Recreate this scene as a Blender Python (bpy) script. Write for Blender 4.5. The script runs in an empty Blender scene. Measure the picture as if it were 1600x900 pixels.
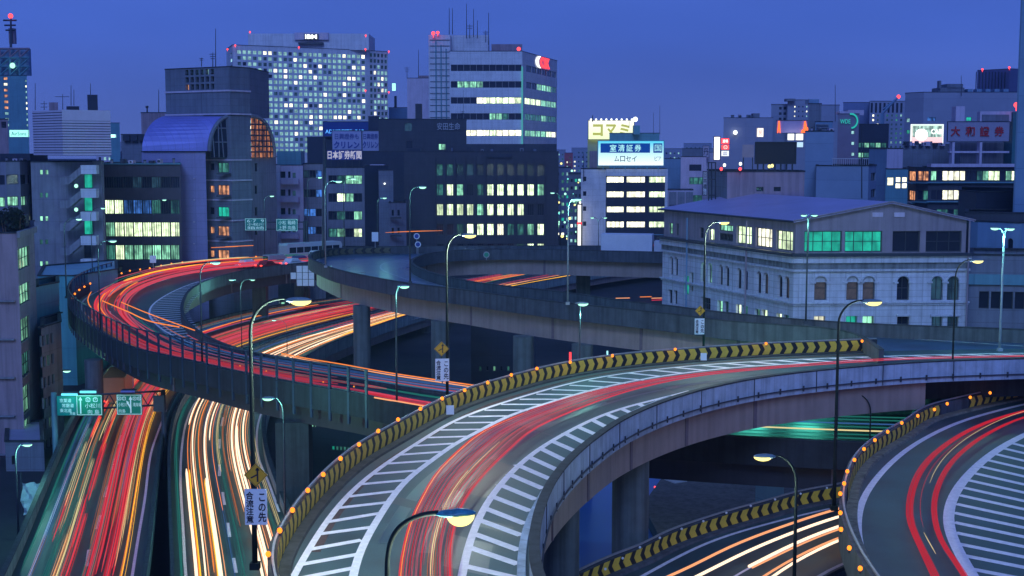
import bpy, math, random
from mathutils import Vector, Matrix
random.seed(7)
R = math.radians
S = bpy.context.scene
COL = S.collection

# ------------------------------------------------------------------ camera
CAM_Z = 38.0
GZ = 7.0      # street level
TILT = math.atan(215 / 2100)
cam_d = bpy.data.cameras.new('camera')
cam_d.sensor_width = 36.0
cam_d.lens = 2100 / 1600 * 36
cam_d.clip_start = 0.5
cam_d.clip_end = 6000
cam = bpy.data.objects.new('camera', cam_d)
cam.location = (0, 0, CAM_Z)
cam.rotation_euler = (math.pi / 2 - TILT, 0, 0)
COL.objects.link(cam)
S.camera = cam

# ------------------------------------------------------------------ sky and light (blue dusk)
W = bpy.data.worlds.new("World")
S.world = W
W.use_nodes = True
wn = W.node_tree.nodes; wl = W.node_tree.links
wn.clear()
w_out = wn.new('ShaderNodeOutputWorld')
w_bg = wn.new('ShaderNodeBackground')
w_sky = wn.new('ShaderNodeTexSky')
w_sky.sky_type = 'NISHITA'
w_sky.sun_disc = False
w_sky.sun_elevation = R(-3.0)
w_sky.sun_rotation = R(200)
w_tc = wn.new('ShaderNodeTexCoord')
w_sep = wn.new('ShaderNodeSeparateXYZ')
w_ramp = wn.new('ShaderNodeValToRGB')
w_ramp.color_ramp.interpolation = 'EASE'
els = w_ramp.color_ramp.elements
els[0].position = 0.0; els[0].color = (0.118, 0.196, 0.64, 1)
els[1].position = 1.0; els[1].color = (0.025, 0.058, 0.32, 1)
e = els.new(0.10); e.color = (0.074, 0.162, 0.68, 1)
e = els.new(0.35); e.color = (0.050, 0.116, 0.53, 1)
w_noise = wn.new('ShaderNodeTexNoise'); w_noise.inputs['Scale'].default_value = 2.2
w_noise.inputs['Detail'].default_value = 3
w_map = wn.new('ShaderNodeMapping'); w_map.inputs['Scale'].default_value = (1, 1, 4)
w_rng = wn.new('ShaderNodeMapRange')
w_rng.inputs[1].default_value = .3; w_rng.inputs[2].default_value = .7
w_rng.inputs[3].default_value = .87; w_rng.inputs[4].default_value = 1.13
w_mul = wn.new('ShaderNodeMix'); w_mul.data_type = 'RGBA'; w_mul.blend_type = 'MULTIPLY'; w_mul.inputs[0].default_value = 1
w_add = wn.new('ShaderNodeMix'); w_add.data_type = 'RGBA'; w_add.blend_type = 'ADD'; w_add.inputs[0].default_value = .05
wl.new(w_tc.outputs['Generated'], w_sep.inputs[0])
wl.new(w_sep.outputs['Z'], w_ramp.inputs[0])
wl.new(w_tc.outputs['Generated'], w_map.inputs[0])
wl.new(w_map.outputs[0], w_noise.inputs['Vector'])
wl.new(w_noise.outputs[0], w_rng.inputs[0])
wl.new(w_ramp.outputs[0], w_mul.inputs[6]); wl.new(w_rng.outputs[0], w_mul.inputs[7])
wl.new(w_mul.outputs[2], w_add.inputs[6]); wl.new(w_sky.outputs[0], w_add.inputs[7])
wl.new(w_add.outputs[2], w_bg.inputs[0])
w_bg.inputs[1].default_value = 0.85
wl.new(w_bg.outputs[0], w_out.inputs[0])

sun_d = bpy.data.lights.new('afterglow', 'SUN')
sun_d.energy = 1.45
sun_d.angle = R(25)
sun_d.color = (0.25, 0.43, 1.0)
sun = bpy.data.objects.new('afterglow', sun_d)
sun.rotation_euler = (R(54), 0, R(-6))
COL.objects.link(sun)

S.view_settings.view_transform = 'Standard'
S.view_settings.look = 'None'
S.view_settings.exposure = 0
S.view_settings.gamma = 1
S.cycles.max_bounces = 5
S.cycles.diffuse_bounces = 2
S.cycles.glossy_bounces = 3
S.cycles.transmission_bounces = 4
S.cycles.transparent_max_bounces = 8
S.cycles.sample_clamp_indirect = 2.0
S.cycles.use_denoising = True
S.cycles.caustics_reflective = False
S.cycles.caustics_refractive = False

# ------------------------------------------------------------------ surveying helpers
F0 = 2100.0
_ct, _st = math.cos(TILT), math.sin(TILT)
def ray(px, py):
    a = (px - 800) / F0; b = (py - 450) / F0
    return Vector((a, _ct - b * _st, -_st - b * _ct))
def P(px, py, z):
    d = ray(px, py); t = (z - CAM_Z) / d.z
    return Vector((d.x * t, d.y * t, z))
def Q(px, py, Y):
    d = ray(px, py); t = Y / d.y
    return Vector((d.x * t, Y, CAM_Z + d.z * t))
def PP(pts, z):
    return [P(x, y, z) for x, y in pts]

# ------------------------------------------------------------------ materials
MATS = {}
def _base(name):
    m = bpy.data.materials.new(name); m.use_nodes = True
    n = m.node_tree.nodes; n.clear()
    return m, n, m.node_tree.links
def mat(name, col, rough=.75, var=.25, scale=1.5, bump=.0, metal=0.0, streak=0.0, spec=.5, joint=None, bscale=None):
    """painted / concrete / metal surface: base colour with two noises, optional vertical dirt streaks and panel joints"""
    if name in MATS: return MATS[name]
    m, n, l = _base(name)
    out = n.new('ShaderNodeOutputMaterial'); b = n.new('ShaderNodeBsdfPrincipled')
    l.new(b.outputs[0], out.inputs[0])
    tc = n.new('ShaderNodeTexCoord')
    no = n.new('ShaderNodeTexNoise'); no.inputs['Scale'].default_value = scale; no.inputs['Detail'].default_value = 6
    no.inputs['Roughness'].default_value = .65
    l.new(tc.outputs['Object'], no.inputs['Vector'])
    mr = n.new('ShaderNodeMapRange'); mr.inputs[1].default_value = .25; mr.inputs[2].default_value = .75
    mr.inputs[3].default_value = 1 - var; mr.inputs[4].default_value = 1 + var
    l.new(no.outputs[0], mr.inputs[0])
    mx = n.new('ShaderNodeMix'); mx.data_type = 'RGBA'; mx.blend_type = 'MULTIPLY'; mx.inputs[0].default_value = 1
    mx.inputs[6].default_value = (*col, 1)
    l.new(mr.outputs[0], mx.inputs[7])
    last = mx.outputs[2]
    if streak:
        mp = n.new('ShaderNodeMapping'); mp.inputs['Scale'].default_value = (2.3, 2.3, .12)
        l.new(tc.outputs['Object'], mp.inputs[0])
        n2 = n.new('ShaderNodeTexNoise'); n2.inputs['Scale'].default_value = 1.0; n2.inputs['Detail'].default_value = 5
        l.new(mp.outputs[0], n2.inputs['Vector'])
        r2 = n.new('ShaderNodeMapRange'); r2.inputs[1].default_value = .42; r2.inputs[2].default_value = .68
        r2.inputs[3].default_value = 1; r2.inputs[4].default_value = 1 - streak
        l.new(n2.outputs[0], r2.inputs[0])
        m2 = n.new('ShaderNodeMix'); m2.data_type = 'RGBA'; m2.blend_type = 'MULTIPLY'; m2.inputs[0].default_value = 1
        l.new(last, m2.inputs[6]); l.new(r2.outputs[0], m2.inputs[7]); last = m2.outputs[2]
    if joint:
        br = n.new('ShaderNodeTexBrick'); br.offset = 0
        jw, jh = joint
        br.inputs['Scale'].default_value = 1; br.inputs['Brick Width'].default_value = jw; br.inputs['Row Height'].default_value = jh
        br.inputs['Mortar Size'].default_value = .03; br.inputs['Color1'].default_value = (1, 1, 1, 1); br.inputs['Color2'].default_value = (.93, .93, .93, 1)
        br.inputs['Mortar'].default_value = (.70, .70, .70, 1)
        cx = n.new('ShaderNodeSeparateXYZ'); cb = n.new('ShaderNodeCombineXYZ'); ad = n.new('ShaderNodeMath'); ad.operation = 'ADD'
        l.new(tc.outputs['Object'], cx.inputs[0]); l.new(cx.outputs[0], ad.inputs[0]); l.new(cx.outputs[1], ad.inputs[1])
        l.new(ad.outputs[0], cb.inputs[0]); l.new(cx.outputs[2], cb.inputs[1]); l.new(cb.outputs[0], br.inputs['Vector'])
        m3 = n.new('ShaderNodeMix'); m3.data_type = 'RGBA'; m3.blend_type = 'MULTIPLY'; m3.inputs[0].default_value = 1
        l.new(last, m3.inputs[6]); l.new(br.outputs[0], m3.inputs[7]); last = m3.outputs[2]
    l.new(last, b.inputs['Base Color'])
    b.inputs['Roughness'].default_value = rough
    b.inputs['Metallic'].default_value = metal
    b.inputs['Specular IOR Level'].default_value = spec
    if bump:
        nb = n.new('ShaderNodeTexNoise'); nb.inputs['Scale'].default_value = bscale or scale * 8; nb.inputs['Detail'].default_value = 4
        l.new(tc.outputs['Object'], nb.inputs['Vector'])
        bu = n.new('ShaderNodeBump'); bu.inputs['Strength'].default_value = bump; bu.inputs['Distance'].default_value = .05
        l.new(nb.outputs[0], bu.inputs['Height']); l.new(bu.outputs[0], b.inputs['Normal'])
    MATS[name] = m
    return m
def glow(name, col, s, mix=0.0):
    """plain lamp: emits; mix > 0 lets that share of what lies behind through"""
    if name in MATS: return MATS[name]
    m, n, l = _base(name)
    out = n.new('ShaderNodeOutputMaterial'); em = n.new('ShaderNodeEmission')
    em.inputs[0].default_value = (*col, 1); em.inputs[1].default_value = s
    if mix:
        tr = n.new('ShaderNodeBsdfTransparent'); mx = n.new('ShaderNodeMixShader'); mx.inputs[0].default_value = mix
        l.new(em.outputs[0], mx.inputs[1]); l.new(tr.outputs[0], mx.inputs[2]); l.new(mx.outputs[0], out.inputs[0])
    else:
        l.new(em.outputs[0], out.inputs[0])
    MATS[name] = m
    return m
def lit(name, col, s, blinds=.5, fill=.45):
    """lit room behind a pane: glass skin plus the glow of ceiling, blinds and furniture, different for each pane"""
    if name in MATS: return MATS[name]
    m, n, l = _base(name)
    out = n.new('ShaderNodeOutputMaterial'); b = n.new('ShaderNodeBsdfPrincipled')
    l.new(b.outputs[0], out.inputs[0])
    b.inputs['Base Color'].default_value = (.03, .04, .05, 1); b.inputs['Roughness'].default_value = .12
    tc = n.new('ShaderNodeTexCoord'); oi = n.new('ShaderNodeObjectInfo')
    ad = n.new('ShaderNodeVectorMath'); ad.operation = 'ADD'
    sc = n.new('ShaderNodeVectorMath'); sc.operation = 'SCALE'; sc.inputs['Scale'].default_value = 37.0
    l.new(oi.outputs['Random'], sc.inputs[0]); l.new(tc.outputs['Object'], ad.inputs[0]); l.new(sc.outputs[0], ad.inputs[1])
    mp = n.new('ShaderNodeMapping'); mp.inputs['Scale'].default_value = (1.5, 1.5, .2)
    l.new(ad.outputs[0], mp.inputs[0])
    n1 = n.new('ShaderNodeTexNoise'); n1.inputs['Scale'].default_value = 1.0; n1.inputs['Detail'].default_value = 2
    l.new(mp.outputs[0], n1.inputs['Vector'])
    n2 = n.new('ShaderNodeTexNoise'); n2.inputs['Scale'].default_value = 1.1; n2.inputs['Detail'].default_value = 4
    l.new(ad.outputs[0], n2.inputs['Vector'])
    r1 = n.new('ShaderNodeMapRange'); r1.inputs[1].default_value = .42; r1.inputs[2].default_value = .56
    r1.inputs[3].default_value = 1 - blinds; r1.inputs[4].default_value = 1.15
    l.new(n1.outputs[0], r1.inputs[0])
    r2 = n.new('ShaderNodeMapRange'); r2.inputs[1].default_value = .3; r2.inputs[2].default_value = .6
    r2.inputs[3].default_value = fill; r2.inputs[4].default_value = 1.2
    l.new(n2.outputs[0], r2.inputs[0])
    mu = n.new('ShaderNodeMath'); mu.operation = 'MULTIPLY'
    l.new(r1.outputs[0], mu.inputs[0]); l.new(r2.outputs[0], mu.inputs[1])
    r3 = n.new('ShaderNodeMapRange'); r3.inputs[3].default_value = .65 * s; r3.inputs[4].default_value = 1.25 * s
    l.new(oi.outputs['Random'], r3.inputs[0])
    m2 = n.new('ShaderNodeMath'); m2.operation = 'MULTIPLY'
    l.new(mu.outputs[0], m2.inputs[0]); l.new(r3.outputs[0], m2.inputs[1])
    b.inputs['Emission Color'].default_value = (*col, 1)
    l.new(m2.outputs[0], b.inputs['Emission Strength'])
    MATS[name] = m
    return m
def asphalt(name, col, rough=.55):
    if name in MATS: return MATS[name]
    m, n, l = _base(name)
    out = n.new('ShaderNodeOutputMaterial'); b = n.new('ShaderNodeBsdfPrincipled'); l.new(b.outputs[0], out.inputs[0])
    tc = n.new('ShaderNodeTexCoord')
    a = n.new('ShaderNodeTexNoise'); a.inputs['Scale'].default_value = .35; a.inputs['Detail'].default_value = 8
    f = n.new('ShaderNodeTexNoise'); f.inputs['Scale'].default_value = 14; f.inputs['Detail'].default_value = 3
    for q in (a, f): l.new(tc.outputs['Object'], q.inputs['Vector'])
    cr = n.new('ShaderNodeValToRGB'); cr.color_ramp.elements[0].position = .3; cr.color_ramp.elements[1].position = .75
    cr.color_ramp.elements[0].color = (*[c * .55 for c in col], 1); cr.color_ramp.elements[1].color = (*[c * 1.35 for c in col], 1)
    l.new(a.outputs[0], cr.inputs[0])
    mr = n.new('ShaderNodeMapRange'); mr.inputs[3].default_value = .75; mr.inputs[4].default_value = 1.25; l.new(f.outputs[0], mr.inputs[0])
    mx = n.new('ShaderNodeMix'); mx.data_type = 'RGBA'; mx.blend_type = 'MULTIPLY'; mx.inputs[0].default_value = 1
    l.new(cr.outputs[0], mx.inputs[6]); l.new(mr.outputs[0], mx.inputs[7]); l.new(mx.outputs[2], b.inputs['Base Color'])
    rr = n.new('ShaderNodeMapRange'); rr.inputs[3].default_value = rough - .12; rr.inputs[4].default_value = rough + .15
    l.new(a.outputs[0], rr.inputs[0]); l.new(rr.outputs[0], b.inputs['Roughness'])
    bu = n.new('ShaderNodeBump'); bu.inputs['Strength'].default_value = .15; bu.inputs['Distance'].default_value = .02
    l.new(f.outputs[0], bu.inputs['Height']); l.new(bu.outputs[0], b.inputs['Normal'])
    MATS[name] = m
    return m

M_asph = asphalt('asphalt', (.040, .084, .094), .60)
M_asph_d = asphalt('asphalt_dark', (.018, .064, .066), .55)
M_asph_b = asphalt('asphalt_smooth', (.034, .075, .150), .30)  # bluer base: sky sheen of the loop road put into the colour
M_paint = mat('road_paint', (.80, .76, .80), .6, .18, 3.0)
M_paint_b = mat('worn_road_paint', (.42, .44, .48), .6, .3, 3.0)
M_conc = mat('parapet_concrete', (.07, .085, .105), .85, .3, .8, .25, streak=.45)
M_conc_l = mat('pale_parapet_concrete', (.40, .48, .60), .8, .25, .9, .25, streak=.3, joint=(1.6, 50))
M_conc_d = mat('dark_concrete', (.035, .042, .05), .85, .3, .8, .2, streak=.5)
M_girder = mat('girder_steel', (.31, .245, .225), .6, .15, .5, .0, streak=.2)
M_pier = mat('pier_concrete', (.11, .14, .15), .85, .25, .6, .15, streak=.4)
M_yel = mat('chevron_yellow', (.80, .57, .07), .5, .15, 3, streak=.3)
M_blk = mat('chevron_black', (.015, .016, .02), .5, .2, 3)
M_steel = mat('galvanised_steel', (.32, .34, .36), .45, .2, 3, metal=.3)
M_dsteel = mat('dark_painted_steel', (.035, .045, .06), .5, .3, 2)
M_pole = mat('dark_green_pole', (.018, .026, .024), .7, .3, 2, spec=.15)
M_teal = mat('teal_steel', (.10, .22, .23), .5, .2, 1)
M_amber = glow('amber_lamp', (1.0, .24, .02), 2.3)
M_amber2 = glow('amber_core', (1.0, .5, .12), 14)
M_signY = mat('sign_yellow', (.68, .36, .02), .5, .06, 3)
M_signW = mat('sign_white', (.74, .80, .82), .5, .06, 3)
M_signG = mat('sign_green', (.0, .30, .15), .5, .1, 2)
M_ink = mat('sign_ink', (.008, .010, .03), .5, .05, 3)
M_glass = mat('dark_glass', (.02, .025, .04), .12, .3, .6)
M_roofmetal = mat('roof_metal', (.28, .28, .42), .5, .15, .6)

# ------------------------------------------------------------------ mesh builder
class MB:
    def __init__(s): s.v = []; s.f = []; s.m = []
    def quad(s, a, b, c, d, m=0):
        i = len(s.v); s.v += [tuple(a), tuple(b), tuple(c), tuple(d)]; s.f.append((i, i+1, i+2, i+3)); s.m.append(m)
    def poly(s, pts, m=0):
        i = len(s.v); s.v += [tuple(p) for p in pts]; s.f.append(tuple(range(i, i+len(pts)))); s.m.append(m)
    def box(s, c, d, rz=0.0, m=0, mt=None):
        cx, cy, cz = c; hx, hy, hz = d[0]/2, d[1]/2, d[2]/2
        co, si = math.cos(rz), math.sin(rz)
        i = len(s.v)
        for z in (-hz, hz):
            for x, y in ((-hx, -hy), (hx, -hy), (hx, hy), (-hx, hy)):
                s.v.append((cx + x*co - y*si, cy + x*si + y*co, cz + z))
        s.f += [(i, i+3, i+2, i+1), (i+4, i+5, i+6, i+7), (i, i+1, i+5, i+4), (i+1, i+2, i+6, i+5), (i+2, i+3, i+7, i+6), (i+3, i, i+4, i+7)]
        s.m += [m, m if mt is None else mt, m, m, m, m]
    def prism(s, poly, z0, z1, m=0, mt=None):
        n = len(poly); i = len(s.v)
        s.v += [(p[0], p[1], z0) for p in poly] + [(p[0], p[1], z1) for p in poly]
        for k in range(n):
            j = (k+1) % n; s.f.append((i+k, i+j, i+n+j, i+n+k)); s.m.append(m)
        s.f.append(tuple(i+n+k for k in range(n))); s.m.append(m if mt is None else mt)
        s.f.append(tuple(i+n-1-k for k in range(n))); s.m.append(m)
    def tube(s, pts, r, n=6, m=0, cap=True):
        pts = [Vector(p) for p in pts]; k = len(pts)
        rs = r if isinstance(r, (list, tuple)) else [r]*k
        i0 = len(s.v)
        ts = [(pts[min(a+1, k-1)] - pts[max(a-1, 0)]).normalized() for a in range(k)]
        ref = None
        if max(abs(t.z) for t in ts) > .85: ref = Vector((0, 1, 0)) if max(abs(t.y) for t in ts) < .9 else Vector((1, 0, 0))
        for a in range(k):
            t = (pts[min(a+1, k-1)] - pts[max(a-1, 0)])
            t = t.normalized() if t.length > 1e-9 else Vector((0, 0, 1))
            up = ref or Vector((0, 0, 1))
            x = t.cross(up).normalized(); y = x.cross(t)
            for q in range(n):
                an = 2*math.pi*q/n
                s.v.append(tuple(pts[a] + x*(math.cos(an)*rs[a]) + y*(math.sin(an)*rs[a])))
        for a in range(k-1):
            for q in range(n):
                b = (q+1) % n
                s.f.append((i0+a*n+q, i0+a*n+b, i0+(a+1)*n+b, i0+(a+1)*n+q)); s.m.append(m)
        if cap:
            s.f.append(tuple(i0+q for q in reversed(range(n)))); s.m.append(m)
            s.f.append(tuple(i0+(k-1)*n+q for q in range(n))); s.m.append(m)
    def cyl(s, c, r, h, n=20, m=0, r2=None):
        s.tube([c, (c[0], c[1], c[2]+h)], [r, r if r2 is None else r2], n, m)
    def ball(s, c, r, sq=(1, 1, 1), n=12, k=7, m=0, half=0):
        i0 = len(s.v); a0, a1 = (-math.pi/2, math.pi/2)
        if half > 0: a0 = 0
        if half < 0: a1 = 0
        for a in range(k+1):
            th = a0 + (a1-a0)*a/k
            for q in range(n):
                ph = 2*math.pi*q/n
                s.v.append((c[0]+r*sq[0]*math.cos(th)*math.cos(ph), c[1]+r*sq[1]*math.cos(th)*math.sin(ph), c[2]+r*sq[2]*math.sin(th)))
        for a in range(k):
            for q in range(n):
                b = (q+1) % n
                s.f.append((i0+a*n+q, i0+a*n+b, i0+(a+1)*n+b, i0+(a+1)*n+q)); s.m.append(m)
    def sweep(s, path, prof, m=0, mats=None, cap=True):
        """path: list of Vector; prof: closed loop of (offset to the right of travel, dz)"""
        n = len(prof); i0 = len(s.v); nr = normals(path)
        for p, nn in zip(path, nr):
            for o, dz in prof: s.v.append((p.x + nn.x*o, p.y + nn.y*o, p.z + dz))
        for a in range(len(path)-1):
            for q in range(n):
                b = (q+1) % n
                s.f.append((i0+a*n+q, i0+(a+1)*n+q, i0+(a+1)*n+b, i0+a*n+b)); s.m.append(mats[q] if mats else m)
        if cap:
            s.f.append(tuple(i0+q for q in range(n))); s.m.append(m)
            s.f.append(tuple(i0+(len(path)-1)*n+q for q in reversed(range(n)))); s.m.append(m)
    def mesh(s, name, mats, off=(0, 0, 0), smooth=False):
        me = bpy.data.meshes.new(name)
        ox, oy, oz = off
        me.from_pydata([(a-ox, b-oy, c-oz) for a, b, c in s.v], [], s.f)
        for mm in (mats if isinstance(mats, (list, tuple)) else [mats]): me.materials.append(mm)
        me.polygons.foreach_set('material_index', s.m)
        if smooth: me.polygons.foreach_set('use_smooth', [True]*len(s.f))
        me.update()
        return me
    def build(s, name, mats, parent=None, label=None, cat=None, group=None, kind=None, smooth=False, org=None):
        off = wpos(parent) if parent else (Vector(org) if org else Vector((0, 0, 0)))
        ob = bpy.data.objects.new(name, s.mesh(name, mats, off, smooth))
        COL.objects.link(ob)
        if parent: ob.parent = parent
        elif org: ob.location = org
        tag(ob, label, cat, group, kind)
        return ob
def wpos(o):
    v = Vector((0, 0, 0))
    while o: v = v + Vector(o.location); o = o.parent
    return v
def normals(path):
    out = []; k = len(path)
    for a in range(k):
        t = path[min(a+1, k-1)] - path[max(a-1, 0)]
        t = Vector((t.x, t.y, 0)).normalized(); out.append(Vector((t.y, -t.x, 0)))
    return out
def tag(o, label=None, cat=None, group=None, kind=None):
    if label: o['label'] = label
    if cat: o['category'] = cat
    if group: o['group'] = group
    if kind: o['kind'] = kind
    return o
def empty(name, loc, label, cat, group=None, rz=0):
    o = bpy.data.objects.new(name, None); o.location = loc; o.rotation_euler = (0, 0, rz)
    o.empty_display_size = .5; COL.objects.link(o)
    return tag(o, label, cat, group)
def inst(name, me, parent, loc, rz=0.0, label=None, rot=None, scale=None):
    o = bpy.data.objects.new(name, me); o.location = loc
    o.rotation_euler = rot if rot else (0, 0, rz)
    if scale: o.scale = scale
    o.parent = parent; COL.objects.link(o)
    if label: o['label'] = label
    return o
def copy_tree(o, parent=None):
    c = o.copy(); COL.objects.link(c)
    if parent: c.parent = parent
    for ch in o.children: copy_tree(ch, c)
    return c

def smooth(pts, step=1.5):
    """Catmull-Rom through pts, resampled at about step metres"""
    p = [pts[0]*2 - pts[1]] + list(pts) + [pts[-1]*2 - pts[-2]]
    out = []
    for i in range(1, len(p)-2):
        a, b, c, d = p[i-1], p[i], p[i+1], p[i+2]
        k = max(2, int((c-b).length/step*2))
        ta = 0.0
        def tj(t, u, v): return t + max((v-u).length, 1e-4)**.5
        t0 = 0; t1 = tj(t0, a, b); t2 = tj(t1, b, c); t3 = tj(t2, c, d)
        for q in range(k):
            t = t1 + (t2-t1)*q/k
            A1 = a*((t1-t)/(t1-t0)) + b*((t-t0)/(t1-t0)); A2 = b*((t2-t)/(t2-t1)) + c*((t-t1)/(t2-t1)); A3 = c*((t3-t)/(t3-t2)) + d*((t-t2)/(t3-t2))
            B1 = A1*((t2-t)/(t2-t0)) + A2*((t-t0)/(t2-t0)); B2 = A2*((t3-t)/(t3-t1)) + A3*((t-t1)/(t3-t1))
            out.append(B1*((t2-t)/(t2-t1)) + B2*((t-t1)/(t2-t1)))
    out.append(pts[-1].copy())
    return out
def arcs(path):
    s = [0.0]
    for a, b in zip(path, path[1:]): s.append(s[-1] + (b-a).length)
    return s
def resample(path, n):
    s = arcs(path); T = s[-1]; out = []; j = 0
    for k in range(n):
        d = T*k/(n-1)
        while j < len(s)-2 and s[j+1] < d: j += 1
        f = (d-s[j])/max(s[j+1]-s[j], 1e-9)
        out.append(path[j].lerp(path[j+1], min(max(f, 0), 1)))
    return out
def fair(path, it=30):
    """soften the wiggles of a surveyed line, ends kept"""
    p = [v.copy() for v in path]
    for _ in range(it):
        q = [p[0]] + [(p[i-1] + p[i]*2 + p[i+1])/4 for i in range(1, len(p)-1)] + [p[-1]]
        p = q
    return p
def along(path, d, s=None):
    s = s or arcs(path)
    d = min(max(d, 0), s[-1])
    import bisect
    j = min(max(bisect.bisect_right(s, d)-1, 0), len(s)-2)
    f = (d-s[j])/max(s[j+1]-s[j], 1e-9)
    p = path[j].lerp(path[j+1], f); t = (path[j+1]-path[j]); t = Vector((t.x, t.y, 0)).normalized()
    return p, t
def nearest(path, pt):
    s = arcs(path); best = min(range(len(path)), key=lambda i: (path[i]-pt).length)
    return s[best]
def line(pts, z, step=1.2, f=8, n=None):
    p = smooth(PP(pts, z), step); p = resample(p, n or max(4, int(arcs(p)[-1]/step)))
    return fair(p, f)

class Ribbon:
    def __init__(s, Lp, Rp, n):
        s.L = resample(Lp, n); s.R = resample(Rp, n); s.n = n
    def at(s, u, v, h=0):
        x = min(max(u, 0), 1)*(s.n-1); i = min(int(x), s.n-2); f = x-i
        a = s.L[i].lerp(s.L[i+1], f); b = s.R[i].lerp(s.R[i+1], f)
        p = a.lerp(b, v); return Vector((p.x, p.y, p.z+h))
    def length(s): return arcs([a.lerp(b, .5) for a, b in zip(s.L, s.R)])[-1]
    def deck(s, mb, m=0, cols=4):
        i0 = len(mb.v)
        for a, b in zip(s.L, s.R):
            for c in range(cols+1): mb.v.append(tuple(a.lerp(b, c/cols)))
        for i in range(s.n-1):
            for c in range(cols):
                q = i0+i*(cols+1)+c
                mb.f.append((q, q+1, q+cols+2, q+cols+1)); mb.m.append(m)
    def slab(s, mb, ins, z0, z1, m=0):
        """box girder under the deck, inset from both edges"""
        sec = []
        for a, b in zip(s.L, s.R):
            w = (b-a).length; k = min(ins/w, .4); p = a.lerp(b, k); q = a.lerp(b, 1-k)
            sec.append([(p.x, p.y, p.z+z1), (q.x, q.y, q.z+z1), (q.x, q.y, q.z+z0), (p.x, p.y, p.z+z0)])
        i0 = len(mb.v)
        for r in sec: mb.v += r
        for i in range(s.n-1):
            for c in range(4):
                d = (c+1) % 4; mb.f.append((i0+i*4+c, i0+i*4+d, i0+(i+1)*4+d, i0+(i+1)*4+c)); mb.m.append(m)
        mb.f.append((i0, i0+3, i0+2, i0+1)); mb.m.append(m)
        j = i0+(s.n-1)*4; mb.f.append((j, j+1, j+2, j+3)); mb.m.append(m)

def strip(path, w, z=.012):
    mb = MB(); nr = normals(path); i0 = 0
    for p, nn in zip(path, nr):
        mb.v += [tuple(p - nn*(w/2) + Vector((0, 0, z))), tuple(p + nn*(w/2) + Vector((0, 0, z)))]
    for i in range(len(path)-1): mb.f.append((2*i, 2*i+1, 2*i+3, 2*i+2)); mb.m.append(0)
    return mb
def sub_path(path, d0, d1, step=1.0):
    s = arcs(path); n = max(2, int(abs(d1-d0)/step)+1)
    return [along(path, d0+(d1-d0)*k/(n-1), s)[0] for k in range(n)]

def text(body, w, h, m, parent, origin, u, up=Vector((0, 0, 1)), name='lettering', depth=.03, bold=.0):
    """lettering as thin solid characters, fitted into w x h, lower left corner at origin (world), baseline along u"""
    c = bpy.data.curves.new('t', 'FONT'); c.body = body; c.extrude = 0.5; c.resolution_u = 2; c.offset = bold
    o = bpy.data.objects.new('t', c); COL.objects.link(o)
    dg = bpy.context.evaluated_depsgraph_get(); me = bpy.data.meshes.new_from_object(o.evaluated_get(dg))
    bpy.data.objects.remove(o); bpy.data.curves.remove(c)
    xs = [v.co.x for v in me.vertices]; ys = [v.co.y for v in me.vertices]
    x0, x1, y0, y1 = min(xs), max(xs), min(ys), max(ys)
    u = Vector(u).normalized(); nrm = u.cross(up).normalized(); off = wpos(parent) if parent else Vector((0, 0, 0))
    for v in me.vertices:
        v.co = Vector(origin) + u*((v.co.x-x0)/(x1-x0)*w) + up*((v.co.y-y0)/(y1-y0)*h) + nrm*(v.co.z*depth + depth*.5) - off
    me.materials.clear(); me.materials.append(m)
    ob = bpy.data.objects.new(name, me); ob.parent = parent; COL.objects.link(ob)
    return ob

# ================================================================== ROADS
ZA, ZB, ZC, ZD, ZG, ZF = 23.6, 23.57, 19.0, 10.4, 21.0, 16.5

# ---- ground, river
g = MB(); g.quad((-2500, -300, GZ), (2500, -300, GZ), (2500, 5000, GZ), (-2500, 5000, GZ))
M_ground = mat('ground_paving', (.018, .022, .028), .9, .5, .12, .2)
g.build('ground', M_ground, kind='structure', label='dark street level ground under the elevated roads')
wmt, n_, l_ = _base('river_water')
o_ = n_.new('ShaderNodeOutputMaterial'); b_ = n_.new('ShaderNodeBsdfPrincipled'); l_.new(b_.outputs[0], o_.inputs[0])
b_.inputs['Base Color'].default_value = (.03, .13, .46, 1); b_.inputs['Roughness'].default_value = .38; b_.inputs['IOR'].default_value = 1.8  # blue of the reflected sky put into the base colour
t_ = n_.new('ShaderNodeTexCoord'); q_ = n_.new('ShaderNodeTexNoise'); q_.inputs['Scale'].default_value = .5
l_.new(t_.outputs['Object'], q_.inputs['Vector'])
u_ = n_.new('ShaderNodeBump'); u_.inputs['Strength'].default_value = .02; u_.inputs['Distance'].default_value = .05
l_.new(q_.outputs[0], u_.inputs['Height']); l_.new(u_.outputs[0], b_.inputs['Normal'])

def solid(profile_path, prof, name, m, parent=None, **k):
    mb = MB(); mb.sweep(profile_path, prof); return mb.build(name, m, parent, **k)

def parapet(path, side, name, m, h, label, low=.55, th=.32, group=None, joints=True):
    """solid wall along a deck edge; side +1 = the outside lies right of travel"""
    a, b = (0, th) if side > 0 else (-th, 0)
    mb = MB(); mb.sweep(path, [(a, -low), (b, -low), (b, h), (a, h)])
    o = mb.build(name, m, None, label, 'parapet wall', group, org=tuple(path[0]))
    cp = MB(); cp.sweep(path, [(a-.03, h), (b+.03, h), (b+.03, h+.07), (a-.03, h+.07)])
    cp.build('coping', M_conc_d, o)
    return o

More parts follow.
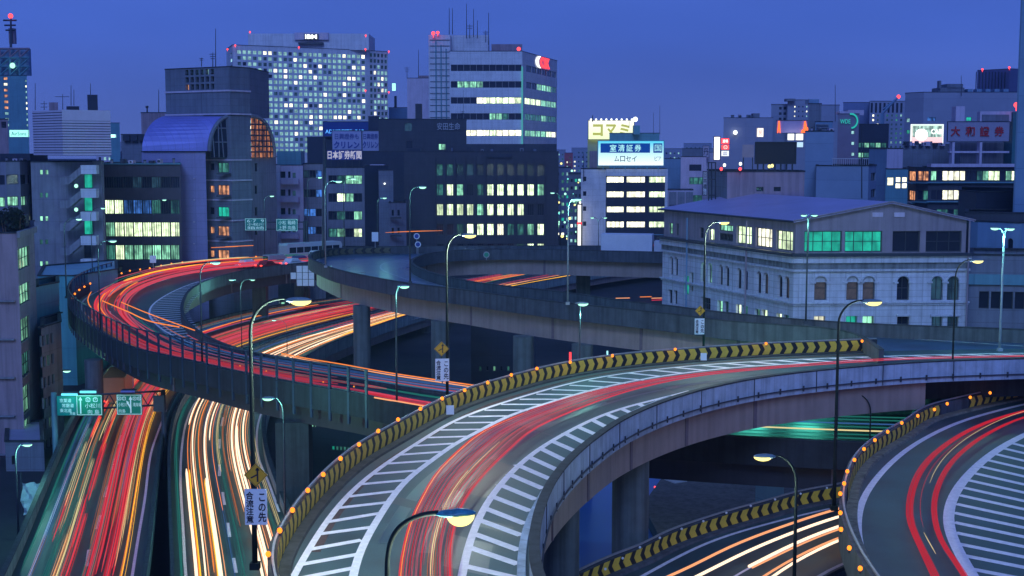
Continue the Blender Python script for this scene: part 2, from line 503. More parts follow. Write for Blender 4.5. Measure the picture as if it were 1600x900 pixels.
def chev_mesh(p, h, flip=1):
    mb = MB(); mb.box((0, .02, h/2), (p*.98, .03, h), m=0)
    k = p*.27; w = p*.5
    for s0, s1 in ((0, .5), (1, .5)):
        za, zb = h*s0, h*s1
        x0 = -p/2+.02; w = p*.60; k = p*.25
        pts = [(x0*flip, 0, za), ((x0+w)*flip, 0, za), ((x0+w+k)*flip, 0, zb), ((x0+k)*flip, 0, zb)]
        mb.poly(pts, 1)
        pts2 = [(x, -.004, z) for x, y, z in pts]
        mb.v[-4:] = pts2
    return mb.mesh('chevron_board', [M_blk, M_yel])

def chevrons(parent, path, me, pitch, side, z0, d0=0, d1=None, skip=()):
    s = arcs(path); d1 = d1 or s[-1]; k = 0; off = wpos(parent)
    d = d0+pitch/2
    while d < d1:
        if not any(a < d < b for a, b in skip):
            p, t = along(path, d, s)
            rz = math.atan2(t.y, t.x)
            nn = Vector((t.y, -t.x, 0))*(-side)      # towards the road
            # local -y of the board must face the road
            if side > 0: rz2 = rz + math.pi
            else: rz2 = rz
            inst('chevron_board', me, parent, p + nn*.05 + Vector((0, 0, z0)) - off, rz2)
        d += pitch; k += 1

def amber_mesh():
    mb = MB(); mb.tube([(0, 0, -.16), (0, 0, 0)], .03, 6, 1); mb.ball((0, 0, .05), .095, (1, 1, 1.1), 10, 6, 0)
    return mb.mesh('warning_light', [M_amber, M_dsteel], smooth=True)
ME_AMB = amber_mesh()
def ambers(parent, pts, pw=0):
    off = wpos(parent)
    for p in pts:
        o = inst('warning_light', ME_AMB, parent, p-off)
        if pw:
            l = bpy.data.lights.new('warning_glow', 'POINT'); l.energy = pw; l.color = (1, .3, .05); l.shadow_soft_size = .12
            lo = bpy.data.objects.new('warning_glow', l); lo.location = (0, 0, .25); lo.parent = o; COL.objects.link(lo)

def girder(rib, ins, z0, z1, m, parent, plates=True, step=9.0):
    mb = MB(); rib.slab(mb, ins, z0, z1); gd = mb.build('girder', m, parent)
    if plates:
        off = wpos(gd)
        s = rib.length(); k = int(s/step)
        pm = MB(); pm.box((0, 0, (z0+z1)/2), (.28, .06, abs(z1-z0)*.96)); me = pm.mesh('splice_plate', [mat('splice_plate_steel', (.16, .12, .14), .6, .2, 4)])
        for i in range(1, k):
            u = i/k
            for v, sg in ((0, -1), (1, 1)):
                a = rib.at(u, 0); b = rib.at(u, 1); w = (b-a).length; kk = min(ins/w, .4)
                p = a.lerp(b, kk if v == 0 else 1-kk)
                t = rib.at(min(u+.01, 1), v)-rib.at(max(u-.01, 0), v)
                nn = (b-a).normalized()*sg
                inst('splice_plate', me, gd, p + nn*.03 - off, math.atan2(t.y, t.x))
    return gd

def road(name, rib, label, m=M_asph, th=.22):
    mb = MB(); rib.deck(mb, 0, 6)
    o = mb.build(name, m, kind='structure', label=label, org=tuple(rib.L[0]))
    sl = MB(); rib.slab(sl, .0, -th, -.03); sl.build('deck_slab', M_conc_d, o)
    return o
def marking(parent, px, z, w, m=M_paint, name='edge_line', lift=.012, step=1.0, f=6):
    p = line(px, z, step, f); return strip(p, w, lift).build(name, m, parent), p
def stripe(parent, a, b, w, m=M_paint, lift=.008, name='hatch_stripe'):
    a = Vector(a); b = Vector(b); t = (b-a); t.z = 0; t.normalize(); nn = Vector((-t.y, t.x, 0))*(w/2); up = Vector((0, 0, lift))
    mb = MB(); mb.quad(a-nn+up, b-nn+up, b+nn+up, a+nn+up); return mb.build(name, m, parent)

# ------------------------------------------------ ramp A : the big curve in front
V = Vector
ALpx = [(432,887),(450,850),(472,815),(500,781),(530,750),(572,717),(612,694),(650,672),(700,645),(750,625),(800,610),(850,596),(900,585),(950,577),(1000,571),(1050,567),(1100,563),(1200,556),(1300,552),(1370,549)]
pre = [V((.8, 25.5, ZA)), V((-1.6, 28, ZA)), V((-3.9, 32, ZA)), V((-5.6, 36, ZA)), V((-7.0, 40, ZA)), V((-7.9, 43.5, ZA))]
AL = smooth(pre + PP(ALpx, ZA), 1.0); AL = fair(resample(AL, 170), 12)
ALdeck = AL + smooth([AL[-1]] + PP([(1450,547),(1600,545),(1800,541)], ZA), 2.0)[1:]
ARpx = [(848,897),(842,865),(842,835),(852,787),(872,745),(905,707),(945,675),(975,655),(1025,632),(1075,615),(1125,602),(1200,588),(1275,579),(1350,572),(1450,565),(1600,560),(1800,554)]
prr = [V((8.5, 24.0, ZA+1.1)), V((5.4, 28, ZA+1.1)), V((3.2, 32, ZA+1.1)), V((1.9, 36, ZA+1.1))]
AR_ = smooth(prr + PP(ARpx, ZA+1.1), 1.0); AR = fair(resample(AR_, 170), 12)
AR = [V((p.x, p.y, ZA)) - n*.32 for p, n in zip(AR, normals(AR))]
ribA = Ribbon(ALdeck, AR, 160)
roadA = road('elevated_ramp', ribA, 'near curved elevated ramp of grey asphalt with white hatching on both sides')
ribA1 = Ribbon(ribA.L[:2], ribA.R[:2], 2); kA = min(range(ribA.n), key=lambda i: abs(ribA.R[i].x-P(1452, 565, ZA+1.1).x))
ribA1.L, ribA1.R, ribA1.n = ribA.L[:kA+1], ribA.R[:kA+1], kA+1
girder(ribA1, .25, -2.05, -.22, M_girder, roadA, True, 7.5)
ribA2 = Ribbon(ribA.L[:2], ribA.R[:2], 2); ribA2.L, ribA2.R, ribA2.n = ribA.L[kA:], ribA.R[kA:], ribA.n-kA
girder(ribA2, 3.2, -2.0, -.22, M_conc_d, roadA, False)
WLpx = [(452,915),(460,897),(485,855),(510,815),(550,767),(595,730),(637,702),(680,675),(700,662),(750,641),(800,625),(887,600),(950,587),(1012,579),(1075,572),(1200,564),(1400,556),(1600,552)]
WIpx = [(549,915),(552,895),(560,865),(582,825),(607,785),(637,747),(675,720),(712,692),(747,675),(800,647),(850,632),(900,616),(962,601),(1012,591),(1100,579),(1175,572),(1300,566),(1420,560),(1600,555)]
WHpx = [(719,915),(722,897),(727,872),(737,837),(750,805),(770,772),(800,737),(837,705),(887,675),(945,647),(1000,630),(1050,619),(1078,611)]
_, pWL = marking(roadA, WLpx, ZA, .26)
_, pWI = marking(roadA, WIpx, ZA, .30)
_, pWH = marking(roadA, WHpx, ZA, .30)
prs = [((463,905),(556,887)),((471,882),(561,866)),((482,859),(565,844)),((496,835),(580,824)),((510,816),(594,802)),((527,794),(606,785)),((545,776),(622,767)),((562,757),(639,750)),((581,741),(655,735)),((600,725),(672,720)),((622,711),(691,706)),((644,697),(711,693)),((665,684),(730,682)),((688,672),(752,671)),((710,661),(775,660)),((732,651),(800,650)),((757,641),(825,641)),((783,632),(850,632)),((812,624),(877,624)),((838,616),(900,617)),((862,609),(925,611)),((890,602),(950,605)),((920,595),(978,599)),((950,589),(1006,594))]
for a, b in prs: stripe(roadA, P(*a, ZA), P(*b, ZA), .36)
sa, sb = nearest(pWL, P(950,589,ZA)), nearest(pWI, P(1006,594,ZA))
La, Lb = arcs(pWL)[-1], arcs(pWI)[-1]
k = 1
while sa + 2.0*k < La and sb + 1.95*k < Lb and k < 24:
    stripe(roadA, along(pWL, sa+2.0*k)[0], along(pWI, sb+2.0*k)[0], .42, M_paint if k < 18 else M_paint_b); k += 1
prs = [((724,884),(810,904)),((732,855),(810,882)),((740,834),(811,860)),((747,812),(815,837)),((757,794),(821,819)),((767,775),(829,799)),((780,757),(838,781)),((795,741),(849,764)),((807,726),(860,749)),((826,714),(872,735)),((845,701),(886,721)),((862,689),(901,706)),((882,677),(917,694)),((903,667),(933,680)),((925,656),(949,668)),((947,647),(968,656)),((971,639),(988,646)),((997,631),(1008,636)),((1025,624),(1032,628))]
for a, b in prs: stripe(roadA, P(*a, ZA), P(*b, ZA), .40)
# low kerb between the hatching and the gutter
Kpx = [(815,915),(814,897),(815,862),(822,827),(835,800),(853,767),(876,735),(906,705),(938,679),(972,656),(1012,636),(1050,622)]
pK = line(Kpx, ZA, 1.0, 6)
solid(pK, [(-.16, 0), (.16, 0), (.14, .14), (-.14, .14)], 'kerb', M_conc_l, roadA)
M_worn = asphalt('tyre_worn_asphalt', (.028, .055, .062), .34)
for v9 in (.40, .58):
    mb = MB(); pw9 = [ribA.at(i/120, v9, 0) for i in range(30, 112)]; strip(pw9, .55, .0035).build('tyre_track', M_worn, roadA)
M_stain = mat('gutter_stain', (.085, .05, .045), .8, .5, 2.5)
strip([p+n*1.15 for p, n in zip(AL, normals(AL))][45:], .34, .006).build('gutter_stain', M_stain, roadA)
M_patch = asphalt('asphalt_patch', (.045, .055, .06), .5); M_patch2 = asphalt('asphalt_pale_patch', (.10, .115, .12), .5)
for u0, u1, v0, v1, mm in ((.34, .40, .50, .72, M_patch), (.47, .50, .34, .60, M_patch2), (.24, .28, .66, .84, M_patch2), (.56, .62, .40, .58, M_patch), (.30, .31, .2, .9, M_patch)):
    mb = MB(); n9 = 6
    for i9 in range(n9): mb.quad(ribA.at(u0+(u1-u0)*i9/n9, v0, .005), ribA.at(u0+(u1-u0)*(i9+1)/n9, v0, .005), ribA.at(u0+(u1-u0)*(i9+1)/n9, v1, .005), ribA.at(u0+(u1-u0)*i9/n9, v1, .005))
    mb.build('repair_patch', mm, roadA)
# joints across the deck
for u in (.30, .47, .62):
    a, b = ribA.at(u, .02), ribA.at(u, .98); stripe(roadA, a, b, .12, M_dsteel, .004, 'expansion_joint')
# outer barrier with chevrons
barA = MB(); barA.sweep(AL, [(0, -.5), (0, .86), (-.26, .86), (-.26, -.5)])
barA = barA.build('ramp_barrier', M_conc_d, None, 'low barrier of yellow and black chevron boards with amber lamps round the near curved ramp', 'barrier', org=tuple(AL[0]))
solid([p+V((0, 0, .93)) for p in AL], [(-.05, -.04), (-.13, -.04), (-.13, .04), (-.05, .04)], 'rail', M_steel, barA)
ps = MB()
sA = arcs(AL)
for i in range(int(sA[-1]/2)):
    p, t = along(AL, 1+2*i, sA); ps.box((p.x-t.y*.09, p.y+t.x*.09, p.z+.86), (.05, .05, .14))
ps.build('rail_posts', M_steel, barA, kind='stuff')
skA = nearest(AL, P(697,650,ZA)); skB = nearest(AL, P(1098,563,ZA))
chevrons(barA, AL, chev_mesh(.86, .66, -1), .86, -1, .12, d0=14, d1=sA[-1]-.2) if False else None
meC = chev_mesh(.86, .74, 1)
chevrons(barA, AL, meC, .86, -1, .12, d0=13, d1=sA[-1]-.1)
solid([p for p in AL], [(.02, 0), (.5, 0), (.46, .10), (.02, .10)], 'kerb', M_conc_d, barA)
ambers(barA, [P(x, y, ZA+.98) for x, y in [(419,868),(437,831),(457,799),(481,768),(505,743),(532,718),(561,696),(591,675),(622,657),(657,640),(691,624),(726,611),(762,599),(799,587),(839,577),(891,567),(957,557),(1055,547),(1197,538),(1347,534)]], 5)
# small white plates on the barrier
for px, py in ((702,640), (1098,557)):
    p = P(px, py, ZA+.45); mb = MB(); mb.box((p.x+.05, p.y-.1, p.z), (.42, .03, .5)); mb.build('reflector_plate', M_signW, barA)
# inner parapet, pale painted concrete
parA = parapet(AR, 1, 'parapet_wall', M_conc_l, 1.05, 'pale painted concrete parapet wall on the inside of the near curved ramp', low=.24)
p1 = [p + n*.40 + V((0, 0, .10)) for p, n in zip(AR, normals(AR))]
solid(p1, [(0, -.03), (.06, -.03), (.06, .03), (0, .03)], 'pipe', M_dsteel, parA)
sR = arcs(p1); off = wpos(parA); bm = MB(); bm.box((0, 0, 0), (.10, .05, .34)); bme = bm.mesh('pipe_bracket', [M_dsteel])
for i in range(int(sR[-1]/1.9)):
    p, t = along(p1, .5+1.9*i, sR); inst('pipe_bracket', bme, parA, p-off, math.atan2(t.y, t.x))
jm = MB(); jm.box((0, 0, .42), (.05, .035, 1.25)); jme = jm.mesh('wall_joint', [M_dsteel])
p2 = [p + n*.33 for p, n in zip(AR, normals(AR))]; sR = arcs(p2)
for i in range(int(sR[-1]/5.2)):
    p, t = along(p2, 2+5.2*i, sR); inst('wall_joint', jme, parA, p-off, math.atan2(t.y, t.x))

# ------------------------------------------------ ramp B : dark loop behind
BNpx = [(1374,545),(1350,528),(1330,517),(1306,512),(1252,508),(1180,504),(1120,499),(1080,493),(980,482),(880,472),(790,461),(710,450),(670,446),(620,439),(580,432),(540,424),(514,417),(498,410),(485,404.5),(481,400),(484,396),(492,392),(510,388.5),(536,386),(570,385),(620,384),(700,383.5),(850,383),(1040,384),(1300,388)]
BN_ = smooth(PP(BNpx, ZB+1.1), 1.0); BN_ = fair(resample(BN_, 200), 8)
BIpx = [(1800,520),(1700,518),(1600,514),(1500,510),(1400,507),(1260,499),(1110,485),(1040,476),(980,470),(920,461),(850,452),(790,446),(760,443),(730,438),(690,430),(660,421),(646,414),(640,408),(645,403),(655,398.5),(680,393),(720,389.5),(790,388),(950,391),(1040,393),(1300,399)]
BI_ = smooth(PP(BIpx, ZB+1.1), 1.0); BI_ = fair(resample(BI_, 200), 6)
BN = [V((p.x, p.y, ZB)) + n*.3 for p, n in zip(BN_, normals(BN_))]
BI = [V((p.x, p.y, ZB)) for p in BI_]
BNd = smooth(PP([(1800,552),(1600,550),(1450,549)], ZB) + [BN[0]], 2.0)[:-1] + BN
# ribbon sides matched in stretches so that the tight turn keeps its shape
def cut(path, pt): 
    i = min(range(len(path)), key=lambda k: (path[k]-pt).length); return i
def ribs(Lp, Rp, marks, ns):
    a = [0]+[cut(Lp, m[0]) for m in marks]+[len(Lp)-1]; b = [0]+[cut(Rp, m[1]) for m in marks]+[len(Rp)-1]
    rb = Ribbon(Lp[:2], Rp[:2], 2); rb.L = []; rb.R = []
    for i, n in enumerate(ns):
        x = resample(Lp[a[i]:a[i+1]+1], n); y = resample(Rp[b[i]:b[i+1]+1], n)
        if i: x = x[1:]; y = y[1:]
        rb.L += x; rb.R += y
    rb.n = len(rb.L); return rb
ribB = ribs(BNd, BI, [(P(1374,545,ZB+1.1), P(1400,507,ZB+1.1)), (P(790,461,ZB+1.1), P(790,446,ZB+1.1)), (P(514,417,ZB+1.1), P(655,418,ZB+1.1)), (P(536,386,ZB+1.1), P(665,396,ZB+1.1))], [20, 70, 40, 30, 50])
roadB = road('elevated_loop_road', ribB, 'dark blue elevated loop road curving back on itself behind the near ramp', M_asph_b)
girder(ribB, .85, -2.5, -.22, M_girder, roadB, True, 13)
parapet(BN, -1, 'parapet_wall', M_conc, 1.0, 'dark concrete parapet wall along the outer edge of the blue loop road', low=.45)
parapet(BI, 1, 'parapet_wall', M_conc, 1.0, 'dark concrete parapet wall round the inner edge of the blue loop road', low=.45)
# chevrons on the far side of the turn
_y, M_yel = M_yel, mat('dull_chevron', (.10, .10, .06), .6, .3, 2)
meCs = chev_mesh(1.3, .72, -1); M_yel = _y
e_ = empty('chevron_barrier', tuple(BN[0]), 'row of dull yellow chevron boards along the far parapet of the blue loop road', 'barrier')
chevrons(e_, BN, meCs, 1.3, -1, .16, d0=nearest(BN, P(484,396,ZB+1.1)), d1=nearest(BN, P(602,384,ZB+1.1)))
marking(roadB, [(1600,541),(1400,528),(1250,517),(1100,505),(980,492),(880,482),(790,470),(710,459),(640,449),(580,439),(540,431),(514,424),(498,413),(495,407),(500,403),(512,400),(530,398),(560,396),(620,395)], ZB, .25, M_paint_b)
_, pb1 = marking(roadB, [(880,474),(790,461),(740,452),(690,447),(650,441),(620,431),(600,424),(594,417),(600,411),(612,408),(630,406)], ZB, .22, M_paint_b)
lb = arcs(pb1)[-1]
for k in range(30):
    p, t = along(pb1, 2+k*1.9)
    if 2+k*1.9 > lb: break
    n = V((-t.y, t.x, 0)); n = n if (p+n*3-P(700,420,ZB)).length < (p-P(700,420,ZB)).length else -n
    stripe(roadB, p, p+n*(2.2 if k < 10 else 3.2)+t*(-1.2), .4, M_paint_b)

# ------------------------------------------------ ramp C : red loop at the left
COpx = [(560,392),(480,397),(400,402),(340,405),(285,410),(252,414.5),(219,420),(190,427),(164,434),(141,443),(125,452),(114,463),(110,476),(119,491),(140,506),(175,527),(220,546),(265,556),(315,567),(357,577),(400,586),(475,600),(575,616),(620,627),(677,636),(800,652),(960,668),(1130,679),(1320,689),(1500,694),(1700,698)]
CIpx = [(560,402),(480,408),(400,417),(340,430),(300,447),(285,466),(283,488),(300,510),(340,532),(400,550),(480,563),(575,577),(690,594),(760,601),(900,608),(1060,614),(1200,618),(1400,622),(1700,628)]
CO = fair(resample(smooth(PP(COpx, ZC+1.2), 1.2), 220), 6); CI = fair(resample(smooth(PP(CIpx, ZC+1.2), 1.2), 200), 6)
CO = [V((p.x, p.y, ZC)) for p in CO]; CI = [V((p.x, p.y, ZC)) for p in CI]
ribC = ribs(CO, CI, [(P(285,410,ZC+1.2), P(345,429,ZC+1.2)), (P(110,476,ZC+1.2), P(284,478,ZC+1.2)), (P(315,567,ZC+1.2), P(400,550,ZC+1.2))], [40, 45, 40, 80])
roadC = road('elevated_loop_road', ribC, 'elevated loop road at the left streaked with red tail lights', M_asph_d)
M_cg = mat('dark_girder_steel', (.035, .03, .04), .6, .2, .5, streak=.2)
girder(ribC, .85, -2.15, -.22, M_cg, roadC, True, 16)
parapet(CO, 1, 'parapet_wall', mat('shade_black_concrete', (.022, .028, .036), .85, .35, .9, .2, streak=.5), 1.15, 'dark concrete parapet wall carrying the tall fence round the left loop road', low=.55)  # near-black base: the shade on this outer wall is put into its colour
parapet(CI, -1, 'parapet_wall', M_conc, 1.0, 'dark concrete parapet wall round the inner edge of the left loop road', low=.55)
marking(roadC, [(480,408.5),(400,413),(340,417),(285,423),(240,430),(200,438),(165,450),(140,462),(127,475),(130,487),(150,503),(190,524),(240,545),(300,563),(400,585),(500,604),(600,622),(700,640)], ZC, .24, M_paint_b)
_, pc = marking(roadC, [(400,423),(350,430),(310,440),(280,451),(255,464),(238,477),(233,490),(240,503),(262,520),(300,537),(360,556),(420,568)], ZC, .24, M_paint)
lc = arcs(pc)[-1]; c0 = P(300,480,ZC)
for k in range(40):
    d = 12+k*2.1
    if d > lc-8: break
    p, t = along(pc, d); n = V((-t.y, t.x, 0)); n = n if (p+n*3-c0).length < (p-c0).length else -n
    w = 4.6*math.sin(math.pi*min(max((d-8)/(lc-10), 0.02), .98))**.7
    stripe(roadC, p, p+n*w-t*1.0, .45, M_paint)
for k in range(9):                    # lane dashes
    p, t = ribC.at(.17+k*.028, .36), ribC.at(.175+k*.028, .36); stripe(roadC, p, p+(t-p).normalized()*3, .18, M_paint_b, name='lane_dash')
# tall fence on the outside of C
sC = arcs(CO); f0 = nearest(CO, P(178,430,ZC+1.2)); f1 = nearest(CO, P(577,616,ZC+1.2))
fence = empty('noise_fence', tuple(along(CO, f0, sC)[0]), 'tall dark steel framed fence of clear panels round the outside of the left loop', 'fence')
FP = sub_path(CO, f0, f1, 1.0)
FP = [p + n*.16 for p, n in zip(FP, normals(FP))]
for dz, r in ((3.05, .05), (1.28, .05)):
    solid([p+V((0, 0, dz)) for p in FP], [(-r, -r), (r, -r), (r, r), (-r, r)], 'rail', M_dsteel, fence)
pm = MB(); pm.box((0, .12, .95), (.22, .14, 4.3)); pme = pm.mesh('post', [mat('fence_post_blue', (.02, .035, .075), .45, .2, 2)])
sF = arcs(FP); off = wpos(fence)
am = []
m_, n_, l_ = _base('fence_panel_clear'); o_ = n_.new('ShaderNodeOutputMaterial'); tr = n_.new('ShaderNodeBsdfTransparent'); tr.inputs[0].default_value = (.72, .8, .86, 1)
gl = n_.new('ShaderNodeBsdfGlossy'); gl.inputs['Roughness'].default_value = .15; gl.inputs[0].default_value = (.5, .6, .8, 1)
mx = n_.new('ShaderNodeMixShader'); mx.inputs[0].default_value = .015; l_.new(tr.outputs[0], mx.inputs[1]); l_.new(gl.outputs[0], mx.inputs[2]); l_.new(mx.outputs[0], o_.inputs[0])
M_clear = m_
npst = int(sF[-1]/2.0)
for i in range(npst+1):
    p, t = along(FP, i*sF[-1]/npst, sF)
    inst('post', pme, fence, p-off, math.atan2(t.y, t.x)+math.pi)
    if i < npst:
        q, _ = along(FP, (i+1)*sF[-1]/npst, sF); w = (q-p).length
        if i == 0: cm = MB(); cm.box((0, 0, 2.17), (w-.16, .02, 1.7)); cme = cm.mesh('clear_panel', [M_clear])
        c = (p+q)/2; inst('clear_panel', cme, fence, c-off, math.atan2((q-p).y, (q-p).x))
ambC = empty('delineator_row', tuple(CO[0]), 'string of small orange marker lamps along the far side of the left loop road', 'marker lamps')
sm = MB(); sm.ball((0, 0, 0), .13, (1, 1, 1), 8, 5); sme = sm.mesh('marker_lamp', [M_amber])
for x, y in [(400,401),(372,403),(344,404.5),(319,407),(285,410),(268,412),(252,415),(234,419),(219,421),(203,423),(190,427),(177,431),(164,434),(153,439),(141,443),(132,448),(124,453),(117,459),(113,466)]:
    inst('marker_lamp', sme, ambC, P(x, y, ZC+1.32)-wpos(ambC))
for x, y in [(375,572),(416,580),(459,588),(505,597),(553,604),(316,560)]:
    inst('marker_lamp', sme, ambC, P(x, y, ZC+.9)-wpos(ambC), scale=(.5, .5, .5))

# ------------------------------------------------ highway D (goes under C and on into the distance)
DLl = [(-60,1060),(20,897),(75,762),(110,680),(140,625),(175,580),(215,552),(262,530),(320,510),(380,495),(430,486),(480,479),(540,471),(640,457),(750,438),(860,421),(975,408),(1200,390)]
DLr = [(198,1060),(228,897),(240,790),(252,690),(272,630),(300,600),(345,571),(400,546),(450,530),(500,516),(550,503),(620,485),(720,459),(830,435),(960,414),(1200,394)]
DRl = [(276,1060),(272,897),(267,780),(268,690),(280,645),(305,608),(350,577),(405,551),(458,533),(510,519),(560,505),(630,487),(730,461),(840,436.5),(965,415.5),(1200,395)]
DRr = [(520,1060),(478,900),(450,820),(430,770),(414,724),(409,690),(412,655),(430,612),(458,580),(500,553),(550,532),(620,506),(660,494),(740,469),(810,453),(880,440),(980,423),(1200,402)]
def dl(px, z=ZD, n=160, f=14): return fair(resample(smooth(PP(px, z), 1.5), n), f)
DLL, DLR, DRL, DRR = dl(DLl), dl(DLr), dl(DRl), dl(DRr)
ribDL = Ribbon(DLL, DLR, 150); ribDR = Ribbon(DRL, DRR, 150)
roadD1 = road('highway', ribDL, 'left carriageway of the lower highway with red tail light streaks', M_asph_d)
roadD2 = road('highway', ribDR, 'right carriageway of the lower highway with white headlight streaks', M_asph_d)
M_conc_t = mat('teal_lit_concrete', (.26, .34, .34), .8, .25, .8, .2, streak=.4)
for rb, rd in ((ribDL, roadD1), (ribDR, roadD2)): girder(rb, .3, -2.1, -.45, M_girder, rd, False)
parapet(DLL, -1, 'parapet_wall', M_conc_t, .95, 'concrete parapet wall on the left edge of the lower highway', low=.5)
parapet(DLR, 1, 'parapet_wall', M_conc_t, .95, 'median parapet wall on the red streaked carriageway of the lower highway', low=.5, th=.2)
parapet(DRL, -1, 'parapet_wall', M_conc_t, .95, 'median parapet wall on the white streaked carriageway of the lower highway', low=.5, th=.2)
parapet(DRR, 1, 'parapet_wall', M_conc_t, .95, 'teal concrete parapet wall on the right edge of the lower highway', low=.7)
marking(roadD1, [(36,925),(47,897),(82,805),(107,740),(132,675),(165,615),(195,580)], ZD, .2, M_paint)
marking(roadD1, [(205,910),(216,840),(226,782),(235,712),(245,680),(262,640),(290,604),(330,575)], ZD, .2, M_paint)
marking(roadD2, [(293,925),(290,897),(286,825),(282,750),(284,700),(291,660),(306,628),(335,600)], ZD, .2, M_paint)
marking(roadD2, [(436,800),(418,750),(405,720),(401,690),(405,655),(424,615),(450,585)], ZD, .2, M_paint)
marking(roadD2, [(480,557),(506,547),(550,527),(578,519),(606,510),(680,490)], ZD, .2, M_paint)
for a, b in [((128,910),(139,859)),((150,827),(143,850)),((135,885),(139,859)),((150,827),(156,805)),((163,777),(168,759)),((175,734),(179,716)),((185,694),(189,680)),((195,664),(199,650)),((207,638),(212,626))][1:]:
    if a == (150,827) and b == (143,850): continue
    stripe(roadD1, P(*a, ZD), P(*b, ZD), .22, name='lane_dash')
for a, b in [((343,701),(343,686)),((343,744),(343,726)),((351,789),(348,769)),((359,839),(356,817)),((369,895),(365,872)),((346,666),(349,652))]:
    stripe(roadD2, P(*a, ZD), P(*b, ZD), .22, name='lane_dash')

# ------------------------------------------------ ramp G : lower right curve
GLpx = [(1800,590),(1700,602),(1600,621),(1560,629),(1500,643),(1450,657),(1417,680),(1375,705),(1350,725),(1336,744),(1326,772),(1321,800),(1322,825),(1332,858),(1350,897),(1385,950),(1440,1010),(1520,1060)]
GL = fair(resample(smooth(PP(GLpx, ZG), 1.0), 130), 6)
GRpx = [(1900,640),(1800,665),(1720,720),(1690,790),(1720,880),(1800,980),(1900,1050)]
GR = fair(resample(smooth(PP(GRpx, ZG), 1.0), 100), 4)
ribG = Ribbon(GL, GR, 110)
roadG = road('elevated_ramp', ribG, 'elevated ramp at the lower right curving round a wide white hatched area')
girder(ribG, .6, -2.0, -.45, M_pier, roadG, False)
marking(roadG, [(1800,600),(1700,613),(1600,632),(1512,655),(1470,672),(1425,697),(1390,725),(1362,757),(1347,782),(1340,810),(1340,835),(1347,870),(1360,900),(1390,950)], ZG, .34)
marking(roadG, [(1700,650),(1640,664),(1600,680),(1560,702),(1530,725),(1502,755),(1487,780),(1481,805),(1483,830),(1502,870),(1517,897),(1550,945)], ZG, .50, lift=.014)
for x, y in [(1520,70),(1460,100),(1405,135),(1355,172),(1310,212),(1275,255),(1245,300),(1220,348),(1195,395),(1175,450),(1160,505),(1162,565),(1172,630),(1190,700),(1220,772),(1260,855),(1310,945)]:
    a = (1200+x/4, 675+y/4); dx = 1680-a[0]; stripe(roadG, P(*a, ZG), P(a[0]+dx, a[1]+dx*(.24-.05*y/900), ZG), .44)
# outside of travel (from upper right to lower right) is to the left... wall on the water side
barG = MB(); barG.sweep(GL, [(0, -.9), (.3, -.9), (.3, .82), (0, .82)])
barG = barG.build('ramp_barrier', M_conc, None, 'curved barrier with chevron boards and amber lamps round the lower right ramp', 'barrier', org=tuple(GL[0]))
solid([p+V((0, 0, .95)) for p in GL], [(.08, -.04), (.16, -.04), (.16, .04), (.08, .04)], 'rail', M_steel, barG)
meG = chev_mesh(.9, .66, 1)
sG = arcs(GL); g1 = nearest(GL, P(1322,790,ZG)); sk = nearest(GL, P(1492,646,ZG))
def chev_side(parent, path, me, pitch, z0, d0, d1, skip=(), inward=1):
    s = arcs(path); off = wpos(parent); d = d0+pitch/2
    while d < d1:
        if not any(a < d < b for a, b in skip):
            p, t = along(path, d, s); nn = V((t.y, -t.x, 0))*inward
            rz = math.atan2(-nn.x, nn.y)+math.pi      # local -y = nn
            inst('chevron_board', me, parent, p + nn*.05 + V((0, 0, z0)) - off, rz)
        d += pitch
chev_side(barG, GL, meG, .9, .14, 4, g1, skip=((sk-2.2, sk+1.2),), inward=-1)
solid(GL, [(-.02, 0), (-.55, 0), (-.5, .12), (-.02, .12)], 'kerb', mat('mossy_kerb', (.17, .17, .13), .9, .6, 2.5, .4), barG)
ambers(barG, [P(x, y, ZG+1.05) for x, y in [(1578,607),(1547,615),(1516,622),(1480,632),(1460,641),(1434,651),(1409,662),(1387,676),(1367,689),(1350,703),(1335,720),(1324,738),(1319,757),(1313,773),(1313,803),(1314,829),(1327,858),(1344,890)]], 2.5)

# ------------------------------------------------ road F : passes below G
FLpx = [(860,950),(900,925),(960,896),(1000,881),(1050,855),(1100,837),(1150,821),(1200,807),(1250,792),(1302,782),(1380,768),(1480,755),(1600,745)]
FL = fair(resample(smooth(PP(FLpx, ZF), 1.0), 90), 6)
FRpx = [(1100,1080),(1150,1030),(1210,960),(1282,905),(1320,884),(1400,855),(1500,830),(1640,810)]
FR = fair(resample(smooth(PP(FRpx, ZF), 1.0), 90), 6)
ribF = Ribbon(FL, FR, 80)
roadF = road('lower_ramp', ribF, 'lower ramp passing beneath the right hand ramp with white headlight streaks')
girder(ribF, .6, -2.0, -.45, M_pier, roadF, False)
marking(roadF, [(950,930),(1010,897),(1050,875),(1100,850),(1150,832),(1200,819),(1250,805),(1296,795),(1380,778)], ZF, .24)
marking(roadF, [(1050,965),(1150,899),(1200,872),(1240,852),(1310,824),(1400,800)], ZF, .16)
marking(roadF, [(1200,960),(1282,897),(1312,882),(1400,850)], ZF, .22, M_paint_b)
barF = MB(); barF.sweep(FL, [(0, -.6), (-.28, -.6), (-.28, .86), (0, .86)])
barF = barF.build('ramp_barrier', M_conc, None, 'barrier of yellow and black chevron boards pointing left along the lower ramp beneath', 'barrier', org=tuple(FL[0]))
solid([p+V((0, 0, .97)) for p in FL], [(-.08, -.045), (-.17, -.045), (-.17, .045), (-.08, .045)], 'rail', M_steel, barF)
chev_side(barF, FL, chev_mesh(.95, .68, -1), .95, .13, 2, arcs(FL)[-1]-2, inward=1)
solid(FL, [(.02, 0), (.5, 0), (.45, .12), (.02, .12)], 'kerb', M_conc, barF)
